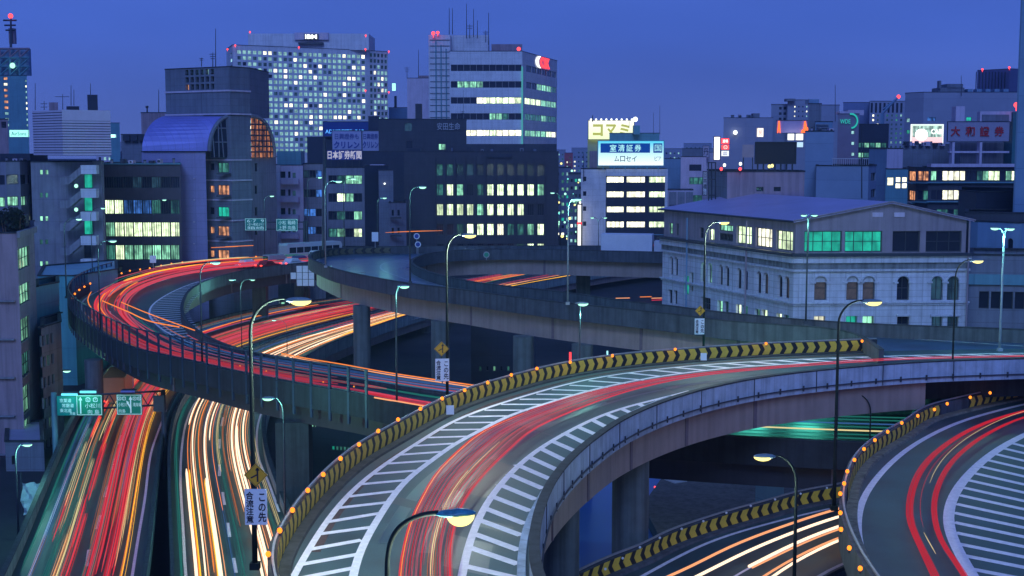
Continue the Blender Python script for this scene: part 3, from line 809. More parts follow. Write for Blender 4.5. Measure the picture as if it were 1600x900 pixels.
wl_ = MB(); wl_.ball((0, 0, .06), .07, (1, 1, 1), 8, 5); wme = wl_.mesh('reflector', [mat('reflector_white', (.8, .82, .85), .3, .05)])
for x, y in [(946,891),(973,874),(1000,857),(1031,842),(1065,828),(1099,816),(1135,803),(1173,792),(1211,782),(1251,773),(1292,764)]:
    inst('reflector', wme, barF, P(x, y, ZF+1.02)-wpos(barF))

# river under ramp A
rv = MB()
rv.poly([P(840,1000,GZ+.3), P(1200,1000,GZ+.3), P(1200,700,GZ+.3), P(1100,640,GZ+.3), P(840,640,GZ+.3)])
rv.build('river', wmt, kind='structure', label='smooth river water seen between the piers of the near ramp')
# embankment walls
M_bank = mat('embankment_stone', (.10, .10, .11), .85, .35, .8, .3, streak=.4)
qy = MB(); a, b = P(1029,905,GZ), P(1004,812,GZ); c = P(1080,700,GZ); d_ = P(1029,862,GZ)
qy.prism([(a.x, a.y), (a.x+60, a.y), (c.x+60, c.y+5), (c.x, c.y), (b.x, b.y), (d_.x, d_.y)], GZ-1, GZ+1.3)
qy.build('quay', M_bank, kind='structure', label='dark stone quay beside the river')

# ------------------------------------------------ piers
def pier(px, py, zt, w, label, zroad=None, shape='round', depth=None, capw=0, m=M_pier):
    """column whose top centre shows at (px, py) at height zt"""
    p = P(px, py, zt); p.y += 1.25 if zt in (ZB-2.5, ZC-2.15) else .5
    o = empty('bridge_pier', (p.x, p.y, GZ), label, 'bridge pier')
    mb = MB()
    if shape == 'round': mb.cyl((p.x, p.y, GZ-2), w/2, zt-GZ+2, 28); 
    else: mb.box((p.x, p.y, zt/2), (w, depth or w, zt))
    mb.build('column', m, o)
    if capw:
        cp = MB(); cp.box((p.x, p.y, zt-.9), (capw, 2.2, 1.8)); cp.build('pier_cap', m, o)
    bs = MB(); bs.box((p.x, p.y, GZ-.35), (w*1.8, w*1.8, .8)); bs.build('footing', M_conc_d, o)
    return o
pier(987, 716, ZA-2.05, 2.0, 'thick round grey pier under the near ramp, right of the blue water')
pier(877, 790, ZA-2.05, 1.75, 'round grey pier under the tight inner bend of the near ramp')
pier(563, 479, ZB-2.5, 1.9, 'dark round pier of the blue loop road standing in front of the headlight streaks')
pier(687, 503, ZB-2.5, 1.9, 'round teal lit pier of the blue loop road behind the merging sign')
pier(818, 528, ZB-2.5, 1.9, 'shadowed round pier of the blue loop road below its middle')
pier(911, 541, ZB-2.5, 1.9, 'blue grey round pier of the loop road just left of the lone street lamp')
pier(912, 426, ZB-2.5, 1.9, 'square pier under the far arm of the loop road', shape='box')
pier(455, 662, ZC-2.15, 2.6, 'wide dark pier under the left loop road beside the white headlight carriageway', shape='box', depth=2.0, m=M_conc_d)
pier(140, 565, ZC-2.15, 1.8, 'dark pier under the leftmost bend of the loop road')
pier(1452, 598, ZA-2.05, 2.0, 'round grey pier under the straight end of the near ramp', capw=0)
ew = empty('ramp_end_wall', tuple(P(1468, 650, GZ)), 'pale blue panelled wall under the straight end of the near ramp', 'wall')
for i9 in range(6):
    a9, b9 = Q(1466+i9*30, 700, 101), Q(1495.5+i9*30, 606, 101); mb = MB(); mb.box(((a9.x+b9.x)/2, 101.5, (a9.z+b9.z)/2-2), (b9.x-a9.x, .4, b9.z-a9.z+4)); mb.build('wall_panel', mat('pale_blue_sheet', (.16, .24, .34), .6, .12, .5, streak=.2), ew)
for px9, py9 in ((1262, 628), (1175, 632), (1090, 640)):  # unseen fixtures added under the deck to light the road below teal
    p9 = Q(px9, py9, 93); mb = MB(); mb.box(tuple(p9), (1.2, .25, .12)); o9 = mb.build('added_underdeck_lamp', glow('added_underdeck_glow', (.4, 1, .85), 2), roadA)
    l9 = bpy.data.lights.new('tube_light', 'POINT'); l9.energy = 480; l9.color = (.10, 1, .75); l9.shadow_soft_size = 1.2
    lo9 = bpy.data.objects.new('tube_light', l9); lo9.location = p9-wpos(roadA)+V((0, 0, -.3)); lo9.parent = roadA; COL.objects.link(lo9)
pier(470, 425, ZC-2.15, 2.4, 'dark square pier under the far arm of the left loop road', shape='box')
pier(404, 440, ZC-2.15, 2.2, 'broad dark pier below the far arm of the left loop road', shape='box')
pier(700, 690, ZA-2.05, 1.8, 'round pier hidden under the near ramp deck') if False else None
for k_, (u, rb) in enumerate(((.52, ribDR), (.66, ribDR), (.2, ribDR))):
    q = rb.at(u, .7)
    lab = ['pier under the teal highway parapet beyond the left loop', 'distant pier under the highway where it leaves below the loop road', 'dark pier under the white streaked highway in the foreground'][k_]
    o = empty('bridge_pier', (q.x, q.y, GZ), lab, 'bridge pier'); mb = MB(); mb.box((q.x, q.y, 4.1), (2.2, 2.2, 8.3)); mb.build('column', M_pier, o)

# ================================================================== LIGHT STREAKS above the roads
T_red = glow('streak_red', (1.0, .055, .085), .78, .28)
T_redd = glow('streak_deep_red', (.9, .03, .06), .6, .5)
T_pink = glow('streak_pink', (1.0, .16, .26), .6, .5)
T_oran = glow('streak_orange', (1.0, .26, .05), 1.1)
T_orand = glow('streak_dim_orange', (1.0, .28, .08), .5, .45)
T_amb = glow('streak_amber', (1.0, .50, .03), 1.5)
T_wht = glow('streak_white', (1.0, .74, .52), 1.7)
T_peach = glow('streak_peach', (1.0, .40, .18), 1.1)
T_teal = glow('streak_teal', (.05, .50, .42), .32, .45)
T_blue = glow('streak_blue', (.10, .30, .85), .40, .4)
T_yel = glow('streak_pale_yellow', (1.0, .80, .38), .9, .25)
T_MATS = [T_red, T_redd, T_pink, T_oran, T_orand, T_amb, T_wht, T_peach, T_teal, T_blue, T_yel]
RED, REDD, PINK, ORAN, ORAND, AMB, WHT, PEA, TEA, BLU, YEL = range(11)
rnd = random.Random(11)
def guide(Lpx, Rpx, z, n=110):
    return Ribbon(fair(resample(smooth(PP(Lpx, z), 1.2), n), 8), fair(resample(smooth(PP(Rpx, z), 1.2), n), 8), n)
def gA_(): return globals().get('gA')
def streak(mb, rb, v, u0, u1, r, m, dh=0.0, wob=.004):
    L = rb.length(); k = max(3, int(abs(u1-u0)*L/1.6)); ph = rnd.random()*6
    pts = [rb.at(u0+(u1-u0)*i/k, v + wob*math.sin(ph+i*.13), dh) for i in range(k+1)]
    tp = .72 if rb is gA_() else 0; rr = [r*(1-tp*(u0+(u1-u0)*i/k)) for i in range(k+1)]; rr[0] = r*.4; rr[-1] = r*.4
    mb.tube(pts, rr, 5, m)
def streaks_obj(mb, label):
    return mb.build('light_streaks', T_MATS, None, label, None, None, 'stuff')

# ramp A
gA = guide([(640,1010),(622,915),(622,897),(630,855),(640,815),(660,775),(682,737),(720,700),(750,675),(800,652),(900,618),(1000,596),(1100,582),(1200,573),(1300,565),(1400,559),(1600,555)],
           [(715,1010),(705,915),(704,897),(704,850),(710,825),(722,787),(745,755),(775,722),(800,699),(830,672),(900,640),(962,617),(1025,600),(1100,586),(1200,576),(1300,568.5),(1400,562),(1600,557)], ZA+.50)
mb = MB(); H = .55
for v, r, m, u0, u1 in [(0, .035, RED, 0, 1), (.035, .025, ORAN, .0, .45), (.07, .03, REDD, 0, 1), (.13, .02, PINK, 0, .8), (.19, .03, REDD, 0, 1), (.24, .02, PINK, .05, .9), (.33, .018, PINK, 0, .7), (.40, .02, REDD, 0, 1), (.47, .02, PINK, .1, 1),
                        (.55, .02, ORAND, 0, .5), (.60, .025, YEL, 0, .28), (.64, .018, YEL, .05, .36), (.68, .02, ORAND, 0, .5), (.74, .02, REDD, 0, 1), (.80, .025, PINK, 0, 1), (.88, .02, REDD, 0, 1), (.93, .03, REDD, 0, 1), (.965, .02, PINK, 0, 1), (.99, .045, RED, 0, 1), (1.03, .02, PINK, 0, 1)]:
    streak(mb, gA, v, u0, u1, r*.85, m, .0, .006)
for k in range(26):
    streak(mb, gA, rnd.uniform(0, 1), rnd.uniform(0, .3), rnd.uniform(.45, .75), rnd.uniform(.008, .016), rnd.choice((PINK, REDD, PINK)), rnd.uniform(-.1, .2), .02)
streaks_obj(mb, 'thin red tail light streaks following the curve of the near ramp')
# ramp G
gG = guide([(1500,985),(1471,925),(1455,890),(1438,855),(1421,815),(1420,785),(1433,742),(1458,710),(1508,675),(1560,653),(1600,642),(1700,620)],
           [(1556,985),(1520,925),(1503,892),(1473,850),(1461,815),(1461,775),(1481,730),(1508,702),(1548,675),(1600,652),(1700,628)], ZG+.42)
mb = MB()
for v, r, m in [(-.10, .03, REDD), (-.04, .03, RED), (.03, .035, PINK), (.08, .03, RED), (.14, .03, REDD), (.90, .03, REDD), (.96, .03, RED), (1.02, .035, PINK), (1.08, .03, RED)]: streak(mb, gG, v, 0, 1, r*.62, [REDD, PINK, REDD, REDD][(int(abs(v)*100)) % 4], 0); streak(mb, gG, v+.025, 0, 1, r*.5, REDD, .02)
streak(mb, gG, .45, .25, .95, .012, REDD, .1); streak(mb, gG, .75, .4, .9, .010, YEL, .3, .06)
streak(mb, gG, .2, .15, .21, .016, YEL, .4, .06)
streaks_obj(mb, 'two red tail light bands round the lower right ramp')
# road F
mb = MB()
for pts, r, m in [([(1040,915),(1080,897),(1140,865),(1200,841),(1250,823),(1296,808),(1380,785)], .07, PEA), ([(1085,915),(1120,897),(1160,876),(1200,858),(1250,838),(1296,821),(1380,797)], .08, WHT),
                  ([(1170,897),(1200,881),(1250,856),(1302,835),(1390,808)], .08, WHT), ([(1175,899),(1205,884),(1255,859),(1307,838),(1390,812)], .05, PEA), ([(1190,915),(1217,897),(1262,872),(1307,852),(1390,822)], .06, PEA), ([(1205,915),(1228,897),(1268,875),(1308,855),(1390,826)], .07, WHT)]:
    p = line([(x, y+6) for x, y in pts], ZF+.02, 1.2, 3); mb.tube([q+V((0, 0, .6)) for q in p], r, 5, m)
streaks_obj(mb, 'white and orange headlight streaks on the lower ramp')
# road C
mb = MB()
for k in range(16):
    streak(mb, ribC, rnd.gauss(.24, .035), rnd.uniform(0, .2), rnd.uniform(.45, .8), rnd.uniform(.05, .10), rnd.choice((RED, REDD, REDD, RED, ORAN, PINK, RED)), rnd.uniform(.6, 1.0))
for k in range(14):
    streak(mb, ribC, rnd.gauss(.46, .03), rnd.uniform(0, .2), rnd.uniform(.40, .72), rnd.uniform(.04, .09), rnd.choice((RED, REDD, RED, PINK)), rnd.uniform(.6, 1.0))
for k in range(38):
    a = rnd.uniform(.0, .38); streak(mb, ribC, rnd.uniform(.12, .5), a, a+rnd.uniform(.04, .12), rnd.uniform(.03, .07), rnd.choice((RED, TEA, TEA, PINK, ORAN, YEL, BLU)), rnd.uniform(.5, 1.6))
for k in range(10):
    streak(mb, ribC, rnd.uniform(.10, .34), .36+rnd.uniform(0, .1), rnd.uniform(.72, .86), rnd.uniform(.02, .05), rnd.choice((RED, PINK, REDD, ORAND)), .7)
for k in range(26):
    a = rnd.uniform(.40, .65); streak(mb, ribC, rnd.uniform(.2, .9), a, a+rnd.uniform(.1, .25), .04, rnd.choice((BLU, TEA, PINK, ORAND, BLU)), rnd.uniform(.6, 1.6))
streak(mb, ribC, .22, .17, .29, .12, AMB, 1.0); streak(mb, ribC, .30, .27, .36, .13, ORAN, .8); streak(mb, ribC, .27, .28, .37, .10, YEL, .8)
for px, r, m, z in [([(160,470),(200,487),(235,502),(280,511)], .06, ORAN, 3.2), ([(189,472),(230,489),(265,502),(304,516)], .05, ORAN, 3.2),
                    ([(440,552),(480,560),(540,570),(600,581),(700,596),(755,604)], .045, ORAN, 2.2), ([(440,554),(480,562.5),(540,573),(600,584),(700,599),(755,607)], .04, PEA, 2.2),
                    ([(585,621),(620,627),(660,634),(690,640)], .06, PEA, 1.25)]:
    mb.tube(smooth(PP(px, ZC+z), 1.5), r, 5, m)
for k in range(9):
    streak(mb, ribC, .05+.08*k, .82+rnd.uniform(0, .04), 1, .05, [YEL, PEA, TEA, TEA, YEL, TEA, BLU, TEA, TEA][k], .7)
streaks_obj(mb, 'dense red tail light streaks sweeping round the left loop road')
# highway D
mb = MB()
def patch(rb, vc, sd, n, u0, u1, l0, l1, r0, r1, ms, h=(.5, 1.0)):
    for _ in range(n):
        a = rnd.uniform(u0, u1); v_ = min(max(rnd.gauss(vc, sd), .06), .94); b__ = min(a+rnd.uniform(l0, l1), 1); m_ = rnd.choice(ms); h_ = rnd.uniform(*h)
        streak(mb, rb, v_, a, b__, rnd.uniform(r0, r1)*.62, m_, h_); streak(mb, rb, v_+rnd.uniform(.008, .02), a+.01, b__, rnd.uniform(r0, r1)*.35, {RED: REDD, WHT: PEA}.get(m_, m_), h_)
        streak(mb, rb, v_-rnd.uniform(.005, .02), a+.005, b__, rnd.uniform(r0, r1)*.3, {RED: PINK, WHT: YEL}.get(m_, m_), h_)
patch(ribDL, .27, .014, 8, .0, .25, .03, .09, .05, .11, (RED, RED, REDD)); patch(ribDL, .42, .014, 8, .0, .25, .03, .09, .05, .11, (RED, RED, REDD))
patch(ribDL, .26, .01, 5, .12, .30, .12, .3, .05, .09, (RED, REDD, ORAN)); patch(ribDL, .43, .01, 5, .12, .3, .12, .3, .05, .09, (RED, REDD, ORAN))
patch(ribDL, .60, .02, 8, 0, .1, .3, .6, .04, .08, (RED, RED, REDD, PINK)); patch(ribDL, .74, .02, 8, 0, .1, .3, .6, .04, .09, (RED, RED, REDD))
patch(ribDL, .66, .09, 26, 0, .3, .1, .5, .03, .06, (PINK, REDD, TEA, ORAND, BLU))
patch(ribDL, .84, .002, 2, 0, .03, .38, .5, .03, .04, (AMB, ORAN)); patch(ribDL, .79, .01, 3, .05, .1, .2, .3, .02, .03, (ORAN, YEL))
patch(ribDL, .14, .05, 20, .02, .3, .1, .35, .025, .05, (TEA, TEA, ORAND, BLU)); patch(ribDL, .34, .07, 26, 0, .3, .04, .15, .025, .05, (YEL, TEA, TEA, ORAND, PEA))
patch(ribDL, .33, .05, 8, .3, .9, .04, .12, .05, .11, (RED, RED, REDD)); patch(ribDL, .62, .05, 9, .3, .9, .05, .16, .05, .12, (RED, RED, REDD, ORAN)); patch(ribDL, .80, .04, 5, .32, .8, .05, .15, .05, .08, (RED, ORAN, TEA)); patch(ribDL, .5, .2, 14, .3, .9, .04, .12, .03, .06, (TEA, TEA, BLU, YEL))
streaks_obj(mb, 'red and amber tail light streaks on the left carriageway of the lower highway')
mb = MB()
for v, u0, u1, r, m in [(.17, .20, .62, .07, WHT), (.185, 0, .55, .035, ORAN), (.215, .12, .6, .03, PEA), (.235, .0, .5, .06, WHT), (.26, 0, .45, .035, PEA), (.165, 0, .14, .11, WHT), (.195, 0, .14, .06, AMB), (.30, .05, .55, .05, ORAN), (.36, 0, .6, .085, WHT), (.385, 0, .58, .03, PEA),
                          (.345, 0, .13, .10, WHT), (.33, 0, .13, .05, AMB), (.42, .18, .6, .06, WHT), (.45, .1, .55, .03, ORAN), (.50, .26, .6, .03, PEA), (.58, .2, .5, .022, ORAN), (.61, .14, .58, .02, PEA), (.635, .1, .5, .03, PEA), (.66, 0, .44, .09, WHT), (.685, 0, .4, .03, PEA), (.705, 0, .33, .07, WHT),
                          (.73, .05, .35, .025, ORAN), (.76, .2, .56, .02, PEA), (.79, .06, .42, .075, WHT), (.815, .0, .4, .05, PEA), (.84, .1, .5, .02, ORAN), (.72, 0, .2, .10, WHT), (.755, 0, .26, .03, PEA)]:
    streak(mb, ribDR, v, u0, u1, r, m, rnd.uniform(.5, .8), .003)
patch(ribDR, .5, .25, 40, 0, .5, .06, .25, .02, .05, (TEA, TEA, BLU, ORAND, TEA, YEL))
patch(ribDR, .80, .008, 3, .36, .42, .2, .35, .09, .13, (WHT, AMB, WHT)); patch(ribDR, .87, .005, 2, .36, .42, .18, .3, .07, .10, (AMB, AMB)); patch(ribDR, .66, .01, 2, .34, .42, .2, .35, .08, .12, (WHT, PEA))
patch(ribDR, .42, .04, 4, .32, .45, .2, .4, .04, .07, (PEA, PEA, ORAN, RED)); patch(ribDR, .2, .06, 6, .3, .45, .1, .3, .04, .08, (PEA, RED, TEA, BLU, RED))
patch(ribDR, .45, .02, 4, .74, .80, .12, .2, .16, .2, (WHT, WHT, PEA)); patch(ribDR, .75, .02, 4, .72, .78, .12, .2, .16, .2, (WHT, WHT, PEA))
streaks_obj(mb, 'white and orange headlight streaks on the right carriageway of the lower highway')
# loop road B far side: a thin line of light
mb = MB(); streak(mb, ribB, .6, .955, 1, .06, PEA, 1.35); streak(mb, ribB, .5, .93, 1, .07, BLU, 2.4); streak(mb, ribB, .4, .90, .96, .05, RED, 1.5); streak(mb, ribB, .45, .765, .80, .05, ORAN, 3.4); streak(mb, ribB, .5, .90, .99, .04, BLU, 3.0)
streaks_obj(mb, 'faint streaks of light along the far arm of the blue loop road')

mb = MB()
for x0, x1, y, m in ((962, 984, 466, PEA), (1000, 1018, 464, ORAN), (1018, 1036, 466, PEA), (1018, 1036, 469, RED), (330, 372, 387, ORAN), (352, 396, 385.5, ORAN)):
    z = GZ+.8 if y > 400 else 21.5; p = P(x0, y, z) if y > 400 else Q(x0, y, 222); q = P(x1, y-.5, z) if y > 400 else Q(x1, y-2, 222); mb.tube([p, q], .08 if y > 400 else .05, 5, m)
streaks_obj(mb, 'short orange and pink streaks on streets beyond the loops')
# ================================================================== STREET LAMPS
M_warm = glow('lamp_warm', (1.0, .86, .26), 2.1); M_green = glow('lamp_mercury', (.42, 1.0, .70), 1.7)
M_warmhot = glow('lamp_warm_near', (1.0, .90, .33), 1.7)
M_housing = mat('lamp_housing', (.16, .24, .27), .4, .3, 4)
def lamp_head(parent, p, dirv, tone, L=.85, power=1200, spread=True):
    """cobra head: flattened housing with a glass bowl underneath"""
    off = wpos(parent); a = math.atan2(dirv.y, dirv.x)
    mb = MB()
    mb.ball((0, 0, 0), L/2, (1, .42, .22), 14, 8, 0)
    hd = mb.mesh('lamp_head', [M_housing], smooth=True)
    o = inst('lamp_head', hd, parent, p-off, a)
    mb = MB(); mb.ball((L*.08, 0, -.01), L*.40, (1, .62, .50), 14, 6, 0, -1)
    inst('bulb', mb.mesh('bulb', [tone], smooth=True), o, V((0, 0, 0)))
    l = bpy.data.lights.new('lamp_light', 'POINT'); l.energy = power*(.85 if tone in (M_warm, M_warmhot) else .30); l.shadow_soft_size = .22
    l.color = (.80, 1, .84) if tone in (M_warm, M_warmhot) else (.30, 1, .82)
    lo = bpy.data.objects.new('lamp_light', l); lo.location = (L*.1, 0, -.75); lo.parent = o; COL.objects.link(lo)
def lamp(hx, hy, bx, by, z, tone, label, power=1200, r=.085, L=.85, m=M_pole, hx2=None, hy2=None, below=0.0, base=None, bend=1.1):
    b = base or P(bx, by, z); h = Q(hx, hy, b.y)
    o = empty('street_lamp', (b.x, b.y, b.z-below), label, 'street lamp', 'street lamps')
    d = V((h.x-b.x, 0, 0)); side = 1 if d.x > 0 else -1; arm = abs(d.x)
    top = h.z
    bd = min(bend, arm*.9+.3)
    pts = [(b.x, b.y, b.z-below), (b.x, b.y, b.z+(top-b.z)*.5), (b.x, b.y, top-bd)]
    for k in range(1, 8):
        t = k/7*math.pi/2; pts.append((b.x+side*min(arm*.7, bd)*(1-math.cos(t)), b.y, top-bd+(bd+.05)*math.sin(t)))
    pts.append((h.x-side*L*.35, b.y, top+.04))
    n = len(pts); r *= .8; rs = [r*1.25, r] + [r*.8 - r*.3*i/(n-3) for i in range(n-2)]
    mb = MB(); mb.tube(pts, rs, 10); mb.build('pole', m, o, smooth=True)
    mb = MB(); mb.box((b.x, b.y, b.z-below+.12), (.34, .34, .24)); mb.build('base_plate', m, o)
    lamp_head(o, h, V((side, 0, 0)), tone, L, power)
    if hx2 is not None:
        h2 = Q(hx2, hy2, b.y); s2 = 1 if h2.x > b.x else -1
        mb = MB(); mb.tube([(b.x, b.y, top-bd*.6), (b.x+s2*abs(h2.x-b.x)*.5, b.y, h2.z), (h2.x-s2*L*.3, b.y, h2.z+.03)], r*.5, 8); mb.build('arm', m, o, smooth=True)
        lamp_head(o, h2, V((s2, 0, 0)), tone, L, power)
    return o
# foreground lamp
lb = V((-2.72, 27.9, ZA-.3))
fl = empty('street_lamp', tuple(lb), 'nearest street lamp in front of the ramp, warm bowl under a teal housing', 'street lamp', 'street lamps')
c = lambda px, py: Q(px, py, 27.9)
pts = [lb, c(605,960), c(605,900), c(606,868), c(611,845), c(622,826), c(640,812), c(662,804), c(685,801)]
mb = MB(); mb.tube(smooth([V(p) for p in pts], .15), .055, 12); mb.build('pole', M_pole, fl, smooth=True)
mb = MB(); mb.box((lb.x, lb.y, lb.z+.15), (.4, .4, .3)); mb.build('base_plate', M_pole, fl)
hc = c(712, 803)
mb = MB(); mb.ball((0, 0, 0), .5, (.88, .34, .20), 24, 12, 0); mb.v = [(x, y, z*(1 if z > 0 else .7) + (.02 if x > 0 else -.0)) for x, y, z in mb.v]
hd_mat = mat('teal_enamel', (.05, .24, .30), .35, .55, 7, .1)
ho = inst('lamp_head', mb.mesh('lamp_head', [hd_mat], smooth=True), fl, hc-lb, 0)
mb = MB(); mb.ball((.10, 0, -.02), .315, (.95, .6, .80), 24, 10, 0, -1)
inst('bulb', mb.mesh('bulb', [M_warmhot], smooth=True), ho, V((0, 0, 0)))
l = bpy.data.lights.new('lamp_light', 'POINT'); l.energy = 800; l.color = (.9, 1, .85); l.shadow_soft_size = .25
lo = bpy.data.objects.new('lamp_light', l); lo.location = (.06, 0, -.45); lo.parent = ho; COL.objects.link(lo)

lA2 = lamp(466,469,407,0,0,M_warm,'tall street lamp with merging sign at the left foot of the near ramp',3200,.10,.95,M_pole,base=P(417,876,ZA)+V((-.42,0,-.3)))
lA3 = lamp(732,367,699,640,ZA-.2,M_warm,'street lamp with merging sign on its pole by the middle of the near ramp',3600,.09,.9)
lA4 = lamp(1130,347,1099,560,ZA-.2,M_warm,'street lamp with small merging sign standing before the arched window building',3600,.09,.9)
lG1 = lamp(1362,471,1303,797,ZG-.6,M_warm,'tall street lamp on the outer wall of the lower right ramp',450,.10,1.05)
lamp(1526,407,1486,640,ZG-.3,M_warm,'street lamp further up the right hand ramp in front of the building corner',350,.08,.95)
lamp(1195,713,0,0,0,M_warm,'short armed street lamp standing over the lower ramp',500,.09,.95,base=Q(1241,905,54)+V((0,0,0)),below=2.2)
lamp(1322,616,1357,763,ZF+.3,M_warm,'street lamp under the near ramp, beyond the bend of the lower right ramp',1600,.07,.8)
lamp(528,283,509,418,ZB+1.0,M_green,'pale pole street lamp at the left tip of the blue loop road',1200,.09,1.0,M_steel)
lamp(551,279,538,388,ZB+.8,M_green,'street lamp behind the chevrons of the blue loop road',1000,.08,1.0,M_dsteel)
lamp(659,292,641,443,ZB+1.0,M_green,'street lamp with a black pole on the near parapet of the blue loop road',1500,.09,.95,M_dsteel,None,None)
lamp(600,309,590,386,ZB+.8,M_green,'short street lamp before the dark stepped building',700,.07,.8,M_dsteel)
lamp(424,306,414,404,ZC+1.0,M_green,'street lamp beyond the left loop road beside the green signs',1000,.08,.95,M_dsteel)
lamp(499,277,482,399,ZC+1.0,M_green,'street lamp at the far end of the left loop road, nearest the dark mast',1000,.08,.95,M_dsteel)
lamp(122,342,104,466,ZC+1.1,M_green,'street lamp at the outermost left edge of the loop road',1200,.09,.95,M_dsteel)
lamp(160,325,145,441,ZC+1.1,M_green,'thin street lamp in front of the outside staircase',900,.07,.8,M_dsteel)
lamp(175,376,157,519,ZC+1.1,M_green,'street lamp rising behind the tall fence of the left loop',1500,.09,.95,M_dsteel)
lamp(256,312,242,416,ZC+1.0,M_green,'street lamp in front of the lit office strip windows',900,.07,.85,M_dsteel)
lamp(336,410,316,569,ZC+1.1,M_green,'street lamp on the near side of the left loop with its head over the traffic',1600,.09,.95,M_dsteel)
lamp(394,437,378,548,ZD,M_green,'twin armed street lamp on the highway inside the left loop',3500,.07,.8,M_dsteel,362,437)
lamp(429,500,449,566,ZD,M_green,'short street lamp between the two highway carriageways',900,.06,.7,M_dsteel)
lamp(630,447,620,632,ZC+.9,M_green,'street lamp standing on the left loop road in front of the round piers',1500,.08,.9,M_dsteel)
lamp(909,474,905,690,ZC+.0,M_green,'black street lamp rising behind the chevron barrier of the near ramp',1200,.08,.9,M_dsteel)
lamp(901,311,887,476,ZB+1.0,M_green,'pale grey street lamp on the near parapet of the loop road, middle of the view',1400,.085,.9,M_steel)
lamp(864,301,875,386,ZB+.8,M_green,'street lamp against the dark office block',700,.06,.8,M_dsteel)
lamp(1272,336,1259,506,ZB+.9,M_green,'twin headed street lamp in front of the corner of the arched window building',700,.08,.6,M_dsteel,1257,336)
lamp(1577,357,1562,549,ZB,M_green,'pale twin armed street lamp at the right edge of the view',1500,.10,.8,mat('pale_teal_pole', (.30, .42, .45), .4, .2, 2),1556,356)
lamp(926,340,935,0,0,M_green,'twin armed street lamp on the road beyond the far arm of the loop',600,.07,.8,M_dsteel,945,340,base=Q(935,400,230))
lamp(103,579,81,0,0,M_green,'street lamp on the ground beside the left building, above the road signs',6000,.08,1.1,M_dsteel,base=V((-50, 146, GZ)))
lamp(41,694,9,0,0,M_green,'lowest street lamp at the bottom left in front of the white sheeting',3200,.10,1.0,M_dsteel,base=V((-39.5, 105, GZ)))
lamp(481,757,492,0,0,M_green,'street lamp below the near ramp with its head just past the amber lamps',1500,.08,1.0,M_dsteel,base=V((-16.4, 112, GZ)))
lamp(420,622,446,820,ZD+.6,M_green,'street lamp with a pale housing in front of the loop road girder',3800,.08,1.0,M_dsteel)

# dark mast at the tip of the blue loop
ms = empty('mast', tuple(P(506, 398, ZB)), 'tall dark mast behind the tip of the blue loop road', 'mast')
b = P(506, 398, ZB); t = Q(507, 215, b.y); mb = MB(); mb.tube([b, t], [.28, .2], 10); mb.build('pole', M_dsteel, ms); mb = MB(); mb.box((b.x, b.y, b.z+.3), (.8, .8, .6)); mb.build('base_plate', M_dsteel, ms)

# ================================================================== SIGNS
def merge_sign(px, py, wx, wy, Y, label, s=1.0, ang=0.0):
    c = Q(px, py, Y); u = V((math.cos(ang), math.sin(ang), 0)); nn = V((u.y, -u.x, 0))
    o = empty('merging_sign', tuple(c), label, 'road sign', 'merging traffic signs')
    mb = MB(); d = .42*s; th = nn*.03
    q = [c+u*d, c+V((0, 0, d)), c-u*d, c-V((0, 0, d))]
    mb.poly([a+th for a in q], 0); mb.poly([a-th for a in q], 1)
    for i in range(4): mb.quad(q[i]+th, q[(i+1) % 4]+th, q[(i+1) % 4]-th, q[i]-th, 1)
    mb.build('diamond_plate', [M_signY, M_dsteel], o)
    mb = MB()
    def bar(x0, z0, x1, z1, w):
        a = c+u*(x0*s)+V((0, 0, z0*s))+nn*.04; b = c+u*(x1*s)+V((0, 0, z1*s))+nn*.04; t = (b-a).normalized(); k = t.cross(nn)*w*s/2
        mb.quad(a-k, b-k, b+k, a+k)
    bar(.06, -.24, .06, .26, .055); bar(.06, .02, -.18, -.10, .05); bar(.06, .26, -.0, .16, .04); bar(.06, .26, .12, .16, .04)
    mb.build('merge_arrow', M_ink, o)
    mb = MB()
    for a in range(4):
        x, y = q[a]-c, q[(a+1) % 4]-c
        mb.quad(c+x*.93+nn*.036, c+y*.93+nn*.036, c+y*.89+nn*.036, c+x*.89+nn*.036)
    mb.build('border_line', M_ink, o)
    w = Q(wx, wy, Y); bw, bh = .78*s, 1.28*s
    mb = MB(); mb.box(tuple(w), (bw, .04, bh), ang); bd = mb.build('white_plate', M_signW, o)
    o0 = w + nn*.025
    text('こ\nの\n先', bw*.36, bh*.80, M_ink, bd, o0+u*(bw*.10)-V((0, 0, bh*.42)), u, depth=.012, bold=.02)
    text('合\n流\n注\n意', bw*.34, bh*.88, M_ink, bd, o0-u*(bw*.44)-V((0, 0, bh*.45)), u, depth=.012, bold=.02)
    mb = MB(); mb.tube([c-nn*.06+V((0, 0, .2)), w-nn*.06-V((0, 0, bh*.6))], .03, 6); mb.build('bracket', M_dsteel, o)
Yb = P(417,876,ZA).y
merge_sign(400, 742, 400, 792, Yb-.12, 'yellow merging sign with white notice on the leftmost warm lamp pole', 1.0, .0)
merge_sign(690, 545, 691, 578, P(699,640,ZA-.2).y-.12, 'yellow merging sign with white notice before the round teal lit pier', 1.0, .1)
merge_sign(1094, 485.5, 1093, 510, P(1099,560,ZA-.2).y-.12, 'small distant yellow merging sign below the arched window building', .88, .1)

